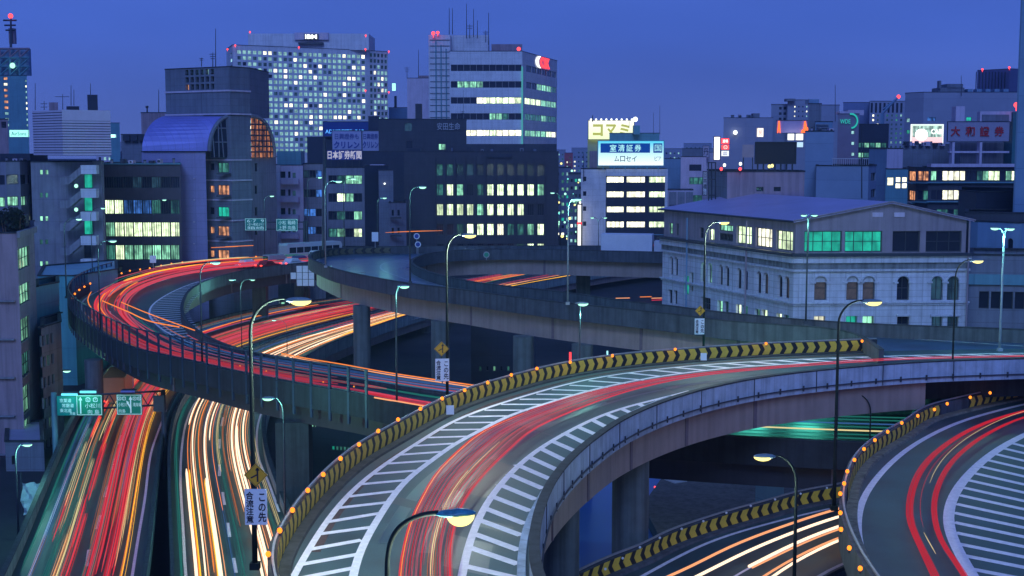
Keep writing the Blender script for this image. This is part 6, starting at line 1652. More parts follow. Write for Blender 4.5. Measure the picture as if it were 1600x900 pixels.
bb = billboard(566, 204, 592, 236, 288, mat('violet_white_board', (.42, .42, .62), .5, .06, 1), 'right white hoarding with blue characters behind the dark block'); letters(bb, '日興證券', .08, .58, .86, .28, M_blueink); letters(bb, 'クリレン', .04, .14, .92, .34, M_blueink, bold=.03)
b = Bld([(576, 292), (593, 292)], 182, 'dark scaffold frame beside the blue hoarding', B_navy, 4); b.done()

SC = 1.55
# ---------- 10 building under the lit blue and white sign
mu = Bld([(908, 240), (947, 240), (1043, 240)], 264, 'white tiled office with dark bands and bright strip windows under the lit sign', B_white, 14, mats=[B_white, B_navy])
for y in (276, 299, 322.5, 346): 
    for x0, x1 in ((948, 975), (979, 1008), (1014, 1041)): mu.win(1, x0, y, x1, y+9.5, 'Y' if x0 < 1000 else 'W', (4, 1))
    mu.win(0, 911, y+1-1, 916, y+7, '.')
mu.box(947, 264, 1043, 275, 239.6, .5, B_white, 'fascia'); mu.box(1038, 264, 1043.5, 380, 239.5, .6, B_white, 'corner_pier', 5); mu.ant(912, 240, 284, 239, .12); mu.done()
def ggrad(name, c0, c1, s0, s1, z0, z1):
    m, n, l = _base(name); out = n.new('ShaderNodeOutputMaterial'); em = n.new('ShaderNodeEmission'); ge = n.new('ShaderNodeTexCoord'); sp = n.new('ShaderNodeSeparateXYZ'); cr = n.new('ShaderNodeValToRGB')
    l.new(ge.outputs['Generated'], sp.inputs[0]); l.new(sp.outputs[2], cr.inputs[0]); l.new(cr.outputs[0], em.inputs[0]); l.new(em.outputs[0], out.inputs[0])
    cr.color_ramp.elements[0].color = (*c0, 1); cr.color_ramp.elements[1].color = (*c1, 1); em.inputs[1].default_value = s0
    cr.color_ramp.elements[0].position = .1; cr.color_ramp.elements[1].position = .95
    MATS[name] = m; return m
bb = billboard(934, 220, 1037.5, 259, 239, ggrad('backlit_cyan', (.85, 1, 1), (.10, .62, .85), 1.25, 1, 0, 1), 'large backlit cyan and white roof sign with a dark blue panel', frame=mat('cyan_frame', (.15, .5, .55), .5, .1, 1), posts=(6, 266))
o_, a_, w_, h_ = bb
def subp(x0, z0, x1, z1, m, nm='panel'):
    mb = MB(); mb.box((a_.x+w_*(x0+x1)/2, a_.y-.06, a_.z+h_*(z0+z1)/2), (w_*(x1-x0), .08, h_*(z1-z0))); mb.build(nm, m, o_)
M_bl = glow('backlit_blue', (.01, .10, .62), .55); M_cy = glow('backlit_cyan_letters', (.45, .95, 1), 1.1); M_db = glow('backlit_dark_blue', (.02, .22, .42), .35)
subp(.04, .52, .79, .90, M_bl); subp(.84, .52, .975, .90, M_bl)
for i, ch in enumerate('室清証券'): text(ch, w_*.10, h_*.28, M_cy, o_, a_+V((w_*(.18+.125*i), -.11, h_*.57)), X, depth=.06, bold=.01)
for i, ch in enumerate('ムロセイ'): text(ch, w_*.075, h_*.22, M_db, o_, a_+V((w_*(.25+.088*i), -.06, h_*.17)), X, depth=.06, bold=.01)
text('国', w_*.10, h_*.26, M_cy, o_, a_+V((w_*.86, -.11, h_*.58)), X, depth=.06); text('ピア', w_*.10, h_*.18, M_db, o_, a_+V((w_*.86, -.06, h_*.2)), X, depth=.06)
bb = billboard(919, 188, 991, 218, 262, ggrad('backlit_yellow_white', (.80, .95, .55), (1, 1, .85), 1.3, 1, 0, 1), 'bright yellow and white roof sign with big blocky characters and a row of lamps')
for i, ch in enumerate('コマミ'): letters(bb, ch, .10+.29*i, .18, .22, .62, glow('olive_letters', (.62, .66, .16), .8), .1, .04)
for i in range(9):
    o_, a_, w_, h_ = bb; mb = MB(); mb.ball((a_.x+w_*(i+.5)/9, a_.y-.8, a_.z+h_*1.04), .3, (1, 1, 1), 8, 5); mb.build('lamp', M_wsign, o_)
mb = MB(); mb.ball(tuple(a_+V((w_*1.02, -.5, h_*1.05))), .75, (1, 1, 1), 8, 5); mb.build('floodlight', M_wsign, o_)
b = Bld([(918, 263), (992, 263)], 217, 'pale yellow building beneath the bright yellow roof sign', mat('yellow_render', (.45, .48, .24), .7, .1, 1), 8); b.box(921, 236, 933, 262, 262.6, .3, B_pink, 'shutter'); b.done()
b = Bld([(952, 252), (1030, 252)], 208, 'teal rooftop plant room behind the cyan sign', B_teal, 6); b.box(990, 196, 1000, 210, 250, 3, B_teal, 'cooling_tower'); b.ant(1031, 165, 210, 252, .07); b.ant(1021, 176, 210, 252, .07); b.ant(983, 182, 200, 252, .07); b.ant(926, 180, 190, 262, .2); b.done()
bb = billboard(901.5, 319, 909, 390, 238, glow('vertical_white_sign', (1, 1, .92), 1.8), 'tall glowing white vertical sign with a red middle left of the banded office'); o_, a_, w_, h_ = bb; mb = MB(); mb.box((a_.x+w_/2, a_.y-.1, a_.z+h_*.58), (w_, .1, h_*.05)); mb.build('red_stripe', M_rneon, o_)
# background right of it
for x0, x1, y, Y, m, lab in ((1018, 1072, 248, 290, B_blue, 'pale bluish block right of the cyan sign'), (1064, 1104, 245, 275, B_lilac, 'lilac block with dark strip windows behind the roof tanks'), (1103, 1132, 238, 300, B_lilac, 'lilac block bearing a roof emblem'),
                             (1066, 1098, 232, 310, B_mid, 'small slate penthouse above the lilac block'), (1043, 1084, 297, 262, B_lilac, 'boxy panelled roof tank building in front of the lilac block')):
    b = Bld([(x0, Y), (x1, Y)], y, lab, m, 12)
    if Y == 275:
        b.win(0, 1077, 257, 1096, 267, '.'); b.win(0, 1077, 277, 1099, 288, 'g', (3, 1)); b.win(0, 1077, 305, 1097, 318, 'g', (3, 1))
    if Y == 262:
        for k in range(3): b.box(1046+k*13, 300, 1057+k*13, 320, 261.6, .5, B_grey, 'tank_panel')
    b.done()
bb = billboard(1098, 268, 1105, 305, 271, M_signW, 'narrow vertical sign with small dark characters'); letters(bb, '日\n本\n橋\n⊙', .15, .03, .7, .92, M_ink)
bb = billboard(1098, 228, 1108, 246, 298, B_lilac, 'roof emblem board with one dark character'); letters(bb, '丹', .1, .2, .8, .6, M_ink)
bb = billboard(1115, 213.5, 1125.5, 250, 262, glow('white_pink_sign', (1, .93, .90), 2.0), 'tall glowing white sign beside three small red and white signs'); letters(bb, '人', .3, .3, .4, .18, M_rneon)
bb = billboard(1127, 216, 1139.5, 225, 262, M_rneon, 'topmost small red sign with white characters'); letters(bb, '酒場', .15, .2, .7, .6, M_wsign)
bb = billboard(1127, 226, 1139.5, 234, 262, glow('red_sign2', (1, .10, .10), 1.4), 'middle small red sign with a white ring'); letters(bb, '⊖', .3, .15, .45, .7, M_wsign)
bb = billboard(1127, 235.5, 1139, 244, 262, glow('white_sign3', (.85, .92, 1), 1.4), 'lowest small white sign with a blue frame'); letters(bb, '皿', .2, .2, .6, .6, M_blueink)

SC = 1.0
# ---------- 11 right hand background
def plain(x0, x1, y, Y, m, lab, d=14, **k): b = Bld([(x0, Y), (x1, Y)], y, lab, m, d, **k); return b
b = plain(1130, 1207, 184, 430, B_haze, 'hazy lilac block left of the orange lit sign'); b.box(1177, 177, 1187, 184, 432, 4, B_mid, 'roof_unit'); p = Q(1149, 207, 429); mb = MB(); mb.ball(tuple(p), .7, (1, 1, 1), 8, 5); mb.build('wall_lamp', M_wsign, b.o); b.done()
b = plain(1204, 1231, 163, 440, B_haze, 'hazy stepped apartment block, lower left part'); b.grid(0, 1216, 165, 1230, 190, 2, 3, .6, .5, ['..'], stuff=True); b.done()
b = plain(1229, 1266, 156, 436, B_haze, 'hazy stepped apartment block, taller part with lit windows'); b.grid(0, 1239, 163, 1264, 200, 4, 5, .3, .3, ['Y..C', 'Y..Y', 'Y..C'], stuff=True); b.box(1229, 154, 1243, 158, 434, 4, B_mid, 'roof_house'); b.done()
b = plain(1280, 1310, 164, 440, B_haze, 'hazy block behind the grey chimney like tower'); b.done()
b = plain(1262, 1282, 162, 300, B_mid, 'slim grey tower with a box on top'); b.box(1264, 155, 1280, 162, 302, 4, B_blue, 'roof_house'); b.done()
b = plain(1273, 1300, 190, 290, B_blue, 'small blue plant building beside the slim grey tower'); b.ant(1305, 133, 190, 290, .08)
for k in range(4): b.box(1276, 194+k*4, 1295, 196+k*4, 289.5, .4, B_mid, 'louvre')
b.done()
bb = billboard(1213, 188, 1262, 208, 330, mat('lilac_board', (.45, .36, .58), .6, .05, 1), 'lilac hoarding flanked by orange neon')
o_, a_, w_, h_ = bb; M_on = glow('orange_neon', (1, .16, .04), 1.8)
for pts in ([(.02, 0), (.05, .95), (.10, .95), (.13, 0), (.10, 0), (.08, .3), (.05, 0)], [(.78, .0), (.80, .25), (.86, .3), (.88, .9), (.93, .95), (.97, .5), (1.06, .3), (1.06, .1), (.95, .05)]):
    mb = MB(); mb.poly([(a_.x+w_*x, a_.y-.3, a_.z+h_*z) for x, z in pts]); mb.build('neon_figure', M_on, o_)
bb = billboard(1183, 200, 1193, 214, 320, glow('white_orange_sign', (1, .9, .8), 1.8), 'square glowing white sign left of the lilac hoarding'); letters(bb, '居', .2, .15, .6, .6, M_rneon)
bb = billboard(1231, 209, 1241, 219, 328, M_wsign, 'striped white lamp sign below the lilac hoarding'); bb = billboard(1244, 209, 1255, 219, 328, glow('white_sign5', (1, 1, .95), 2), 'bright white lamp panel below the orange neon'); bb = billboard(1245, 222, 1255, 230, 328, glow('bluewhite_sign', (.5, .75, 1), 1.2), 'bluish lamp panel, lowest under the orange neon')
for x, y, c in ((1132, 260, 'Y'), (1125, 262, 'T'), (1158, 256, 'Y'), (1202, 260, 'Y'), (1207, 259, 'Y')): pass
b = plain(1308, 1341, 178, 320, mat('mauve_tile', (.24, .19, .26), .6, .12, .4), 'mauve building with a teal crescent neon sign near its top')
for y in (207, 224, 241): b.win(0, 1330.5, y-2.5, 1335, y+2.5, 'C')
b.box(1312, 174, 1340, 178, 322, 4, B_lilac, 'roof_house')
p = Q(1334, 189, 319.5); mb = MB(); n = 14; M_tn = glow('teal_neon', (.03, .55, .50), .9)
for i in range(n):
    t0, t1 = -1.5+i/n*3.3, -1.5+(i+1)/n*3.3; q = lambda t, r: (p.x-.6+math.cos(t)*r, p.y, p.z+math.sin(t)*1.8*r/1.6); mb.quad(q(t0, 1.3), q(t1, 1.3), q(t1, 1.65), q(t0, 1.65))
mb.build('crescent_neon', M_tn, b.o); text('WDE', 2.4, 1.0, M_tn, b.o, p+V((-3.2, 0, -.6)), X, depth=.1); b.done()
b = plain(1341, 1388, 194, 326, B_navy, 'dark blue boarded block with green lit windows at its foot'); b.grid(0, 1341, 219, 1386, 250, 5, 2, .9, .5, ['gGgGg', 'GgGG.'], (2, 1)); b.done()
b = plain(1316, 1358, 160, 470, mat('blue_fin_block', (.16, .20, .36), .6, .1, .2, joint=(1.5, 100)), 'hazy blue block with fine vertical ribs'); b.box(1325, 172, 1350, 180, 400, 4, B_lilac, 'roof_vault'); b.done()
b = plain(1357, 1413, 158, 460, B_haze, 'hazy office with tall dark fins and a grid of lit windows'); b.grid(0, 1359, 160, 1412, 177, 8, 1, .5, .9, ['.'], stuff=True); b.grid(0, 1361, 177, 1412, 240, 7, 9, .4, .45, lambda r, c: rw.choice('CCYdd' if c < 3 and r < 3 else 'Cdddg'), stuff=True); b.done()
cr = empty('tower_crane', tuple(Q(1380, 177, 420)), 'pale crane jib with a red lamp above the hazy office', 'crane')
a, c_ = Q(1379, 177, 420), Q(1404, 151, 420); mb = MB(); mb.tube([a, c_], .35, 4); mb.tube([a+V((0, 0, 1.2)), c_], .2, 4); mb.build('jib', B_blue, cr); mb = MB(); mb.tube([a, (a.x, a.y, 0)], .6, 4); mb.build('mast', B_blue, cr); mb = MB(); mb.ball(tuple(c_), .6, (1, 1, 1), 8, 5); mb.build('beacon', M_red, cr)
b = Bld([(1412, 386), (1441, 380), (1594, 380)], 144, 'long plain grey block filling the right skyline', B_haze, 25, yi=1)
for x, w, ch in ((1416, 5, 'C'), (1449, 13, 'b'), (1487, 5, 'G'), (1510, 8, 'T')): b.win(1 if x > 1441 else 0, x, 183, x+w, 189, ch) if x > 1441 else b.win(0, x, 185, x+w, 191, ch)
b.win(0, 1416, 203, 1421, 209, 'T'); b.box(1466, 137, 1507, 145, 384, 6, B_mid, 'roof_house'); b.box(1480, 131, 1505, 138, 384, 6, B_mid, 'roof_house'); b.box(1467.5, 126, 1471, 138, 383, 2, B_mid, 'chimney'); b.ant(1502, 118, 150, 379, .1)
for k in range(5): b.box(1512+k*14, 139, 1520+k*14, 144, 384, 3, B_blue, 'roof_unit')
b.done()
b = Bld([(1523, 480), (1574, 470), (1640, 480)], 110, 'dark ribbed tower with red beacons behind the long grey block', mat('dark_fin_block', (.09, .10, .22), .5, .1, .2, joint=(2.2, 100)), 20); b.beacon(1535, 108.5, 470, .4); b.beacon(1577, 105.5, 470, .4)
for k in range(10): b.box(1525+k*5, 112, 1526.5+k*5, 145, 471+.5*abs(k-9)*.9-1, .8, B_navy, 'fin')
b.done()
# billboard screen, red lettered corrugated sign, lower offices
bb = billboard(1423, 194.5, 1474, 223.5, 330, ggrad('screen_glow', (1, .62, .68), (.72, .92, .80), 1.25, 1, 0, 1), 'large lit advertising screen left of the red lettered sign', frame=glow('screen_frame', (.9, 1, 1), 1.4)); o_, a_, w_, h_ = bb
mb = MB(); mb.box((a_.x+w_*.5, a_.y-.1, a_.z+h_*.62), (w_*.9, .08, h_*.6)); mb.build('picture', lit('screen_picture', (.55, .85, .72), 1.0, .6, .3), o_)
mb = MB(); mb.ball((a_.x+w_*.32, a_.y-.14, a_.z+h_*.45), h_*.32, (1.1, .1, 1), 12, 7); mb.build('pale_figure', M_wsign, o_); letters(bb, 'CABI', .62, .48, .36, .28, M_wsign, .12, .02)
M_corr = mat('corrugated_board', (.36, .33, .44), .6, .08, .5)
bb = billboard(1480, 190, 1578, 221, 300, M_corr, 'corrugated grey sign board with four big red characters'); o_, a_, w_, h_ = bb
cm = MB(); cm.box((0, 0, 0), (.11, .12, h_*.98)); me = cm.mesh('rib', [M_corr])
for i in range(44): inst('rib', me, o_, V((w_*(i+.5)/44, -.04, h_/2)))
for i, ch in enumerate('大和證券'): text(ch, w_*.15, h_*.50, mat('red_sign_letters', (.50, .015, .02), .5, .05, 1), o_, a_+V((w_*(.05+.235*i), -.14, h_*.26)), X, depth=.15, bold=.02)
da = Bld([(1419, 300), (1432, 292), (1452, 288), (1592, 288)], 262, 'teal lit office with balconies below the red lettered sign', B_dark, 14, yi=3)
for y0, y1, pt in ((267, 282, 'G.YYYY..gGWW.GW'), (297, 312, '..YYYg.GGgg.G..'), (327, 341, '.gg.g.g.gg.g.gg')): strip_row(da, 2, 1455, 1590, y0, y1, 15, pt); strip_row(da, 1, 1433, 1451, y0, y1, 2, 'OO' if y0 < 290 else '.g'); strip_row(da, 0, 1420, 1431.5, y0, y1, 1, 'O')
for y in (284, 314, 344):
    for i in range(3): da.band(i, y, y+2, B_teal, 'balcony_rail', .9)
da.box(1455, 256, 1588, 262-1, 287, 3, B_lilac, 'roof_slab')
da.box(1487, 221, 1492, 258, 300, 2, B_lilac, 'frame_column'); da.box(1530, 221, 1535, 258, 300, 2, B_lilac, 'frame_column'); da.box(1484, 236, 1577, 239, 300.3, 1.5, B_lilac, 'frame_beam'); da.box(1500, 222, 1575, 258, 306, 4, B_grey, 'plant_room')
da.box(1531, 174, 1582, 190, 302, 2, B_lilac, 'sign_frame'); da.box(1535, 179, 1577, 189, 301.6, .5, B_mid, 'sign_frame_panel'); da.box(1580, 175, 1590, 262, 301, 6, mat('green_side', (.03, .14, .16), .6, .1, 1), 'stair_tower'); da.beacon(1588, 164, 300, .6)
da.box(1493, 166, 1508, 190, 304, 3, B_lilac, 'lift_tower'); da.done()
b = Bld([(1586, 150), (1680, 146)], -70, 'smooth blue slab tower cut by the right edge of the picture', B_blue, 20, yi=0); b.done()
b = plain(1410, 1484, 226, 312, B_mid, 'dim rooftops cluttered with units below the advertising screen')
for k in range(6): b.box(1415+k*11, 221+(k % 3)*2, 1422+k*11, 228, 311, 2, B_lilac if k % 2 else B_navy, 'roof_unit')
b.done()
# pale blue building with railing, right of the penthouse
wb = Bld([(1258, 200), (1302, 200)], 205, 'pale blue windowless block behind the dark hoarding', mat('pale_blue_render', (.24, .32, .44), .7, .1, .3, joint=(7, 2.6)), 14); wb.done()
wb = Bld([(1276, 192), (1358, 190), (1370, 196)], 259, 'pale blue block with a roof railing and few side windows', mat('pale_blue_render', (.24, .32, .44), .7, .1, .3, joint=(7, 2.6)), 14, yi=1)
for y in (270, 296, 318): wb.win(1, 1361, y, 1368, y+12, '.')
rl = MB()
for k in range(18): rl_ = wb.box(1301+k*3.3, 248, 1301.6+k*3.3, 259, 191, .12, B_white, 'baluster')
wb.box(1300, 247.5, 1358, 248.5, 191, .15, B_white, 'handrail'); wb.ant(1346.5, 195, 310, 186, .09); wb.done()
b = Bld([(1358, 236), (1386, 230), (1411, 232)], 232, 'pale cyan and lilac building with flat roof', B_blue, 14, yi=1, mats=[B_blue, B_lilac]); b.done()
bb = plain(1385, 1420, 264, 226, B_teal, 'small teal shop front with bright square windows')
bb.win(0, 1386.5, 277, 1396.5, 290, 'Y'); bb.grid(0, 1399, 276, 1419, 295, 2, 2, .82, .86, ['YY'], (1, 1)); bb.done()

# ---------- 12 old building with arched windows
C1, C0, C2 = (1244.5, 126), (1037, 152), (1519, 127.2)
c1, c0, c2 = Q(*C1[:1], 235, C1[1]), Q(C0[0], 235, C0[1]), Q(C2[0], 235, C2[1])
dv = (c0-c1)
ob = Bld([C0, C1, C2], 398, 'old pale stone building with arched windows and shallow pitched blue roof', B_stone, yi=1, back=[(c2.x+dv.x, c2.y+dv.y), (c0.x+.01, c0.y+.01)])
ob.dep = .45
for x0, x1, y0, y1, ch in ((1046, 1051, 400, 430, '.'), (1053.5, 1059, 401, 431, '.'), (1095, 1101, 409, 441, 'G'), (1106, 1112, 410, 443, 'G'), (1123, 1129, 413, 446, '.'), (1132.5, 1139, 415, 448, '.'), (1151, 1158, 418, 452, '.'), (1161.5, 1168, 420, 454, '.'), (1182, 1189, 423, 459, '.'), (1192.5, 1200, 425, 460, 'X'), (1215, 1222, 429, 465, '.'), (1225.5, 1233, 431, 467, 'X')):
    ob.win(0, x0, y0, x1, y1, ch, (2, 1), True, arch=True)
for x0, x1, y0, y1, ch in ((1069, 1076, 430, 461, 'T'), (1078, 1083, 425, 456, 'g'), (1044, 1050, 452, 475, '.'), (1052.5, 1058, 453, 476, '.'), (1095, 1110, 463, 486, '.'), (1121, 1129, 469, 496, 'G'), (1131, 1138, 470, 498, 'g'), (1150, 1158, 475, 502, 'W'), (1160, 1168, 477, 503, 'g'), (1179, 1187.5, 482, 508, 'G'), (1190, 1199, 483, 510, 'W'), (1213, 1221, 489, 515, 'W'), (1224, 1232, 491, 517, 'g')):
    ob.win(0, x0, y0, x1, y1, ch, (2, 2), True)
for x0, x1, ch in ((1273, 1291.5, 'X'), (1323, 1341, 'X'), (1348.5, 1366.7, 'X'), (1402, 1420.5, '.'), (1455.5, 1473, 'd'), (1480.5, 1498.6, 'd')): ob.win(1, x0, 432, x1, 469, ch, (2, 2) if ch != 'X' else (1, 2), True, arch=True)
for x0, x1, ch in ((1272, 1289, 'Y'), (1322, 1339, 'T'), (1348, 1365, 'G'), (1402, 1420, '.'), (1456, 1472, 'd'), (1480.5, 1497, 'd')): ob.win(1, x0, 494, x1, 520, ch, (2, 2), True)
ob.done(.2)
for i in range(2):
    f = ob.f[i]
    for y0, y1, pr, m, nm in ((396, 400.5, .62, M_dsteel, 'gutter'), (401, 411, .34, B_stone, 'cornice'), (411, 420.5, .12, B_frieze, 'frieze'), (421, 424.5, .26, B_stone, 'string_course'), (472.5, 475, .30, B_stone, 'sill_course'), (475.5, 478, .16, B_stone, 'sill_course')):
        zt, zb = ob.f[1].hit(1246, y0)[1], ob.f[1].hit(1246, y1)[1]; p = f.at(f.len/2, (zt+zb)/2, pr/2); mb = MB(); mb.box(tuple(p), (f.len+pr*(1.0 if i else .9), pr+.002*i, zt-zb), f.ang); mb.build(nm, m, ob.o)
# arch surrounds and lintels on the front
f = ob.f[1]
for x0, x1 in ((1273, 1291.5), (1323, 1341), (1348.5, 1366.7)):
    k0, zt = f.hit(x0, 432); k1, _ = f.hit(x1, 432); r = (k1-k0)/2; km = (k0+k1)/2; mb = MB()
    mb.poly([f.at(km+math.cos(math.pi*i/12)*r, zt-r+math.sin(math.pi*i/12)*r, -.2) for i in range(13)]); mb.build('lunette', B_stone, ob.o)
for x0, x1 in ((1273, 1291.5), (1323, 1341), (1348.5, 1366.7), (1402, 1420.5), (1455.5, 1473), (1480.5, 1498.6)):
    k0, zt = f.hit(x0, 432); k1, _ = f.hit(x1, 432); r = (k1-k0)/2; km = (k0+k1)/2; mb = MB(); n = 12
    mb.tube([f.at(km+math.cos(math.pi*i/n)*(r+.1), zt-r+math.sin(math.pi*i/n)*(r+.1), .03) for i in range(n+1)], .10, 6); mb.build('arch_moulding', B_stone, ob.o)
    for kx in (k0-.15, k1+.15): mb = MB(); mb.box(tuple(f.at(kx, zt-r, .08)), (.45, .2, .16), f.ang); mb.build('impost', B_stone, ob.o)
for x0, x1 in ((1400, 1423), (1453, 1500)):
    k0, zt = f.hit(x0, 491); k1, _ = f.hit(x1, 494.5); zb = f.hit(x1, 494)[1]; mb = MB(); mb.box(tuple(f.at((k0+k1)/2, (zt+zb)/2, .12)), (k1-k0, .24, zt-zb), f.ang); mb.build('lintel', B_stone, ob.o)
for i, px, y0, y1 in ((0, 1079, 340, 520), (0, 1172, 345, 520), (1, 1509, 345, 520), (1, 1259, 345, 394)):
    f_ = ob.f[i]; k, _ = f_.hit(px, 430); z0 = 16 if y1 > 400 else ob.z1; p = f_.at(k, 0, .5); mb = MB(); mb.tube([(p.x, p.y, z0), (p.x, p.y, f_.hit(px, y0)[1])], .09, 6); mb.build('downpipe', B_blue if px < 1100 else B_stone2, ob.o)
# upper storey
up = Bld.__new__(Bld); ze = Q(1244.5, 344, 126).z; zr = Q(1389, 317, 126.6).z
up.pts = [(p.x+(c1.x-c0.x)*.0+.15, p.y+.25) for p in (c0, c1, c2)]; up.pts[2] = (up.pts[2][0]-.35, up.pts[2][1]); up.z0 = ob.z1-.15; up.z1 = ze; up.wall = B_stone2; up.mats = [B_stone2]*2; up.f = [Fac(up.pts[i], up.pts[i+1]) for i in range(2)]; up.back = [(c2.x+dv.x-.2, c2.y+dv.y), (c0.x+.2, c0.y+.2)]
up.o = ob.o; up.dep = .3; up.roofm = B_roof
for x0, x1, y0, y1, ch, mu_ in ((1045, 1051, 348, 366, 'G', (1, 2)), (1056, 1060, 349, 368, '.', (1, 2)), (1093, 1099.5, 355, 373, '.', (1, 2)), (1108, 1116, 357, 376, 'W', (2, 1)), (1123, 1145, 350, 363, 'G', (4, 1)), (1123, 1145, 363.5, 378, '.', (4, 1)), (1151, 1174, 352, 383, 'W', (4, 2)), (1181, 1206, 355, 388, 'Y', (4, 2)), (1213, 1238.5, 359, 393, 'W', (4, 2))): up.win(0, x0, y0, x1, y1, ch, mu_, True)
for x0, x1, ch, mu_ in ((1257, 1315, 'T', (4, 2)), (1320.5, 1378, 'T', (4, 2)), (1395, 1437, '.', (2, 1)), (1447, 1502, '.', (3, 2))): up.win(1, x0, 361, x1, 393.5, ch, mu_, True)
up.done(None)
f = up.f[1]; mb = MB(); a, c_ = f.at(0, ze), f.at(f.len, ze); kr = f.hit(1389, 317)[0]; rp = f.at(kr, zr); ext = V((dv.x, dv.y, 0)); du = ext.normalized()
mb.poly([a, c_, rp]); mb.build('gable_wall', B_stone2, ob.o); mb = MB(); mb.poly([a+ext, c_+ext, rp+ext]); mb.build('gable_wall', B_stone2, ob.o)
M_oldroof = mat('standing_seam_roof', (.40, .36, .56), .45, .1, .5, joint=(.9, 200))
for nm, e0 in (('roof_slope', a-f.u*.5), ('roof_slope', c_+f.u*.5)):
    mb = MB(); h0 = e0-du*.5+V((0, 0, -.05)); h1 = e0+ext+du*.3+V((0, 0, -.05)); r0 = rp-du*.5+V((0, 0, .12)); r1 = rp+ext+du*.3+V((0, 0, .12)); mb.quad(h0, r0, r1, h1)
    for x, y in ((h0, r0),): dn = V((0, 0, -.18)); mb.quad(x, y, y+dn, x+dn)
    mb.quad(h0, h1, h1+V((0, 0, -.18)), h0+V((0, 0, -.18))); mb.build(nm, M_oldroof, ob.o)
    mb = MB(); mb.tube([h0+V((0, 0, -.08)), h1+V((0, 0, -.08))], .11, 6); mb.build('gutter', M_dsteel, ob.o)
    mb = MB(); mb.tube([h0-du*.05, r0-du*.05], .08, 5); mb.build('verge_board', B_stone2, ob.o)
for x0 in (1363, 1397): 
    k0, z = f.hit(x0, 335.5); mb = MB(); mb.box(tuple(f.at(k0+.5, z, .05)), (1.0, .1, .42), f.ang); mb.build('vent_plate', B_lilac, ob.o)
# penthouse on the old roof
ph = Bld([(1107, 158), (1137, 150), (1258, 150)], 268, 'pinkish penthouse standing on the blue roof of the old building', B_pink, 6, z0=ze, yi=1, mats=[B_mid, B_pink])
for x in (1182, 1209): ph.win(1, x, 292, x+11, 299, '.')
ph.done()
fr = empty('roof_frame', tuple(Q(1112, 268, 152)), 'dark steel frame and pipes on the left side of the penthouse', 'steel frame')
for x in (1107, 1112, 1118): mb = MB(); a = Q(x, 330, 151.5); b_ = Q(x, 253, 151.5); mb.tube([a, b_], .07, 5); mb.build('post', M_dsteel, fr)
for y in (254, 280, 305): mb = MB(); mb.tube([Q(1107, y, 151.5), Q(1118, y, 151.5)], .06, 5); mb.build('rail', M_dsteel, fr)
hb = billboard(1180, 222, 1244, 256, 153, M_blk, 'large black hoarding seen from behind on the penthouse roof', posts=(7, 268))
tkk = Bld([(1160, 153), (1178, 153)], 226, 'square beige water tank on legs above the penthouse', mat('beige_tank', (.36, .28, .30), .7, .15, 1), 2.2, z0=Q(1160, 246, 153).z, name='water_tank', cat='tank')
for x in (1161.5, 1176): tkk.box(x-.8, 246, x+.8, 268, 153.5, .15, M_dsteel, 'leg')
tkk.done(None)
for x, y, tone, lab in ((1132, 258, 'M_wsign', 'small white roof lamp left of the water tank'), (1157, 256, 'M_wsign', 'small white roof lamp under the water tank'), (1202, 260, 'M_warm', 'left of two small lamps under the black hoarding'), (1206.5, 259, 'M_warm', 'right of two small lamps under the black hoarding'), (1127, 264, 'M_red', 'left red marker lamp on the penthouse roof'), (1156.5, 264, 'M_red', 'red marker lamp below the water tank')):
    p = Q(x, y, 149.5); o = empty('roof_lamp', tuple(p), lab, 'lamp'); mb = MB(); mb.ball(tuple(p), .17, (1, 1, 1.2), 8, 5); mb.build('bulb', globals()[tone], o); mb = MB(); mb.tube([p-V((0, 0, .6)), p], .03, 5); mb.build('stem', M_dsteel, o)
# neighbour to the right
nb = Bld([(1519.5, 140), (1600, 136), (1700, 140)], 345, 'blue lit building with an arched window right of the old building', B_blue, 10, yi=0); nb.win(0, 1574, 372, 1582, 402, '.', arch=True)
nb.done()
nb2 = Bld([(1521, 128), (1720, 126)], 398, 'low banded blue building beside the merging ramps', B_mid, 8)
nb2.band(0, 428, 444, B_teal, 'teal_band', .3); strip_row(nb2, 0, 1530, 1700, 455, 482, 9, '.........', (1, 1), .85); nb2.done()
rf = Bld([(1500, 165), (1528, 158), (1600, 158)], 300, 'black rooftop hall with sloping roof before the right hand offices', B_navy, 14, yi=1); rf.done()
rf2 = Bld([(1512, 148), (1620, 146)], 332, 'dark low roof edge below the black rooftop hall', B_dark, 8); rf2.done()

# ---------- 13 fillers: hazy distant blocks and low roofs behind the named buildings
rf_ = random.Random(21)
FILL = [(150, 196, 222, 640, 'faint distant block far left of the vaulted tower'), (186, 236, 228, 700, 'faint distant block directly behind the vaulted roof'), (420, 470, 226, 660, 'faint distant block at the left foot of the gridded tower'),
 (596, 640, 226, 640, 'faint distant block between the gridded tower and the lilac slab'), (862, 884, 234, 760, 'leftmost hazy block in the gap right of the striped tower'), (882, 895, 239, 600, 'dull red hazy block in the street gap'), (893, 922, 231, 820, 'hazy block in the gap touching the yellow roof sign'),
 (1030, 1072, 232, 760, 'hazy block right of the cyan roof sign'), (1068, 1112, 224, 840, 'hazy block behind the roof emblem board'), (1108, 1136, 232, 640, 'hazy block left of the glowing white sign'), (1196, 1216, 212, 600, 'hazy block between the lilac blocks on the skyline'), (-60, 40, 226, 600, 'faint block below the hazy tower at the left edge')]
for x0, x1, y, Y, lab in FILL:
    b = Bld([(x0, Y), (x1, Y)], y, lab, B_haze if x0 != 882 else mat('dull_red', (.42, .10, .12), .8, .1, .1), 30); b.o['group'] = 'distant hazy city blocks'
    b.grid(0, x0+2, y+4, x1-2, y+60, max(2, int((x1-x0)/7)), 8, .4, .35, lambda r, c: rf_.choice('CdddY.g '), stuff=True); b.done()
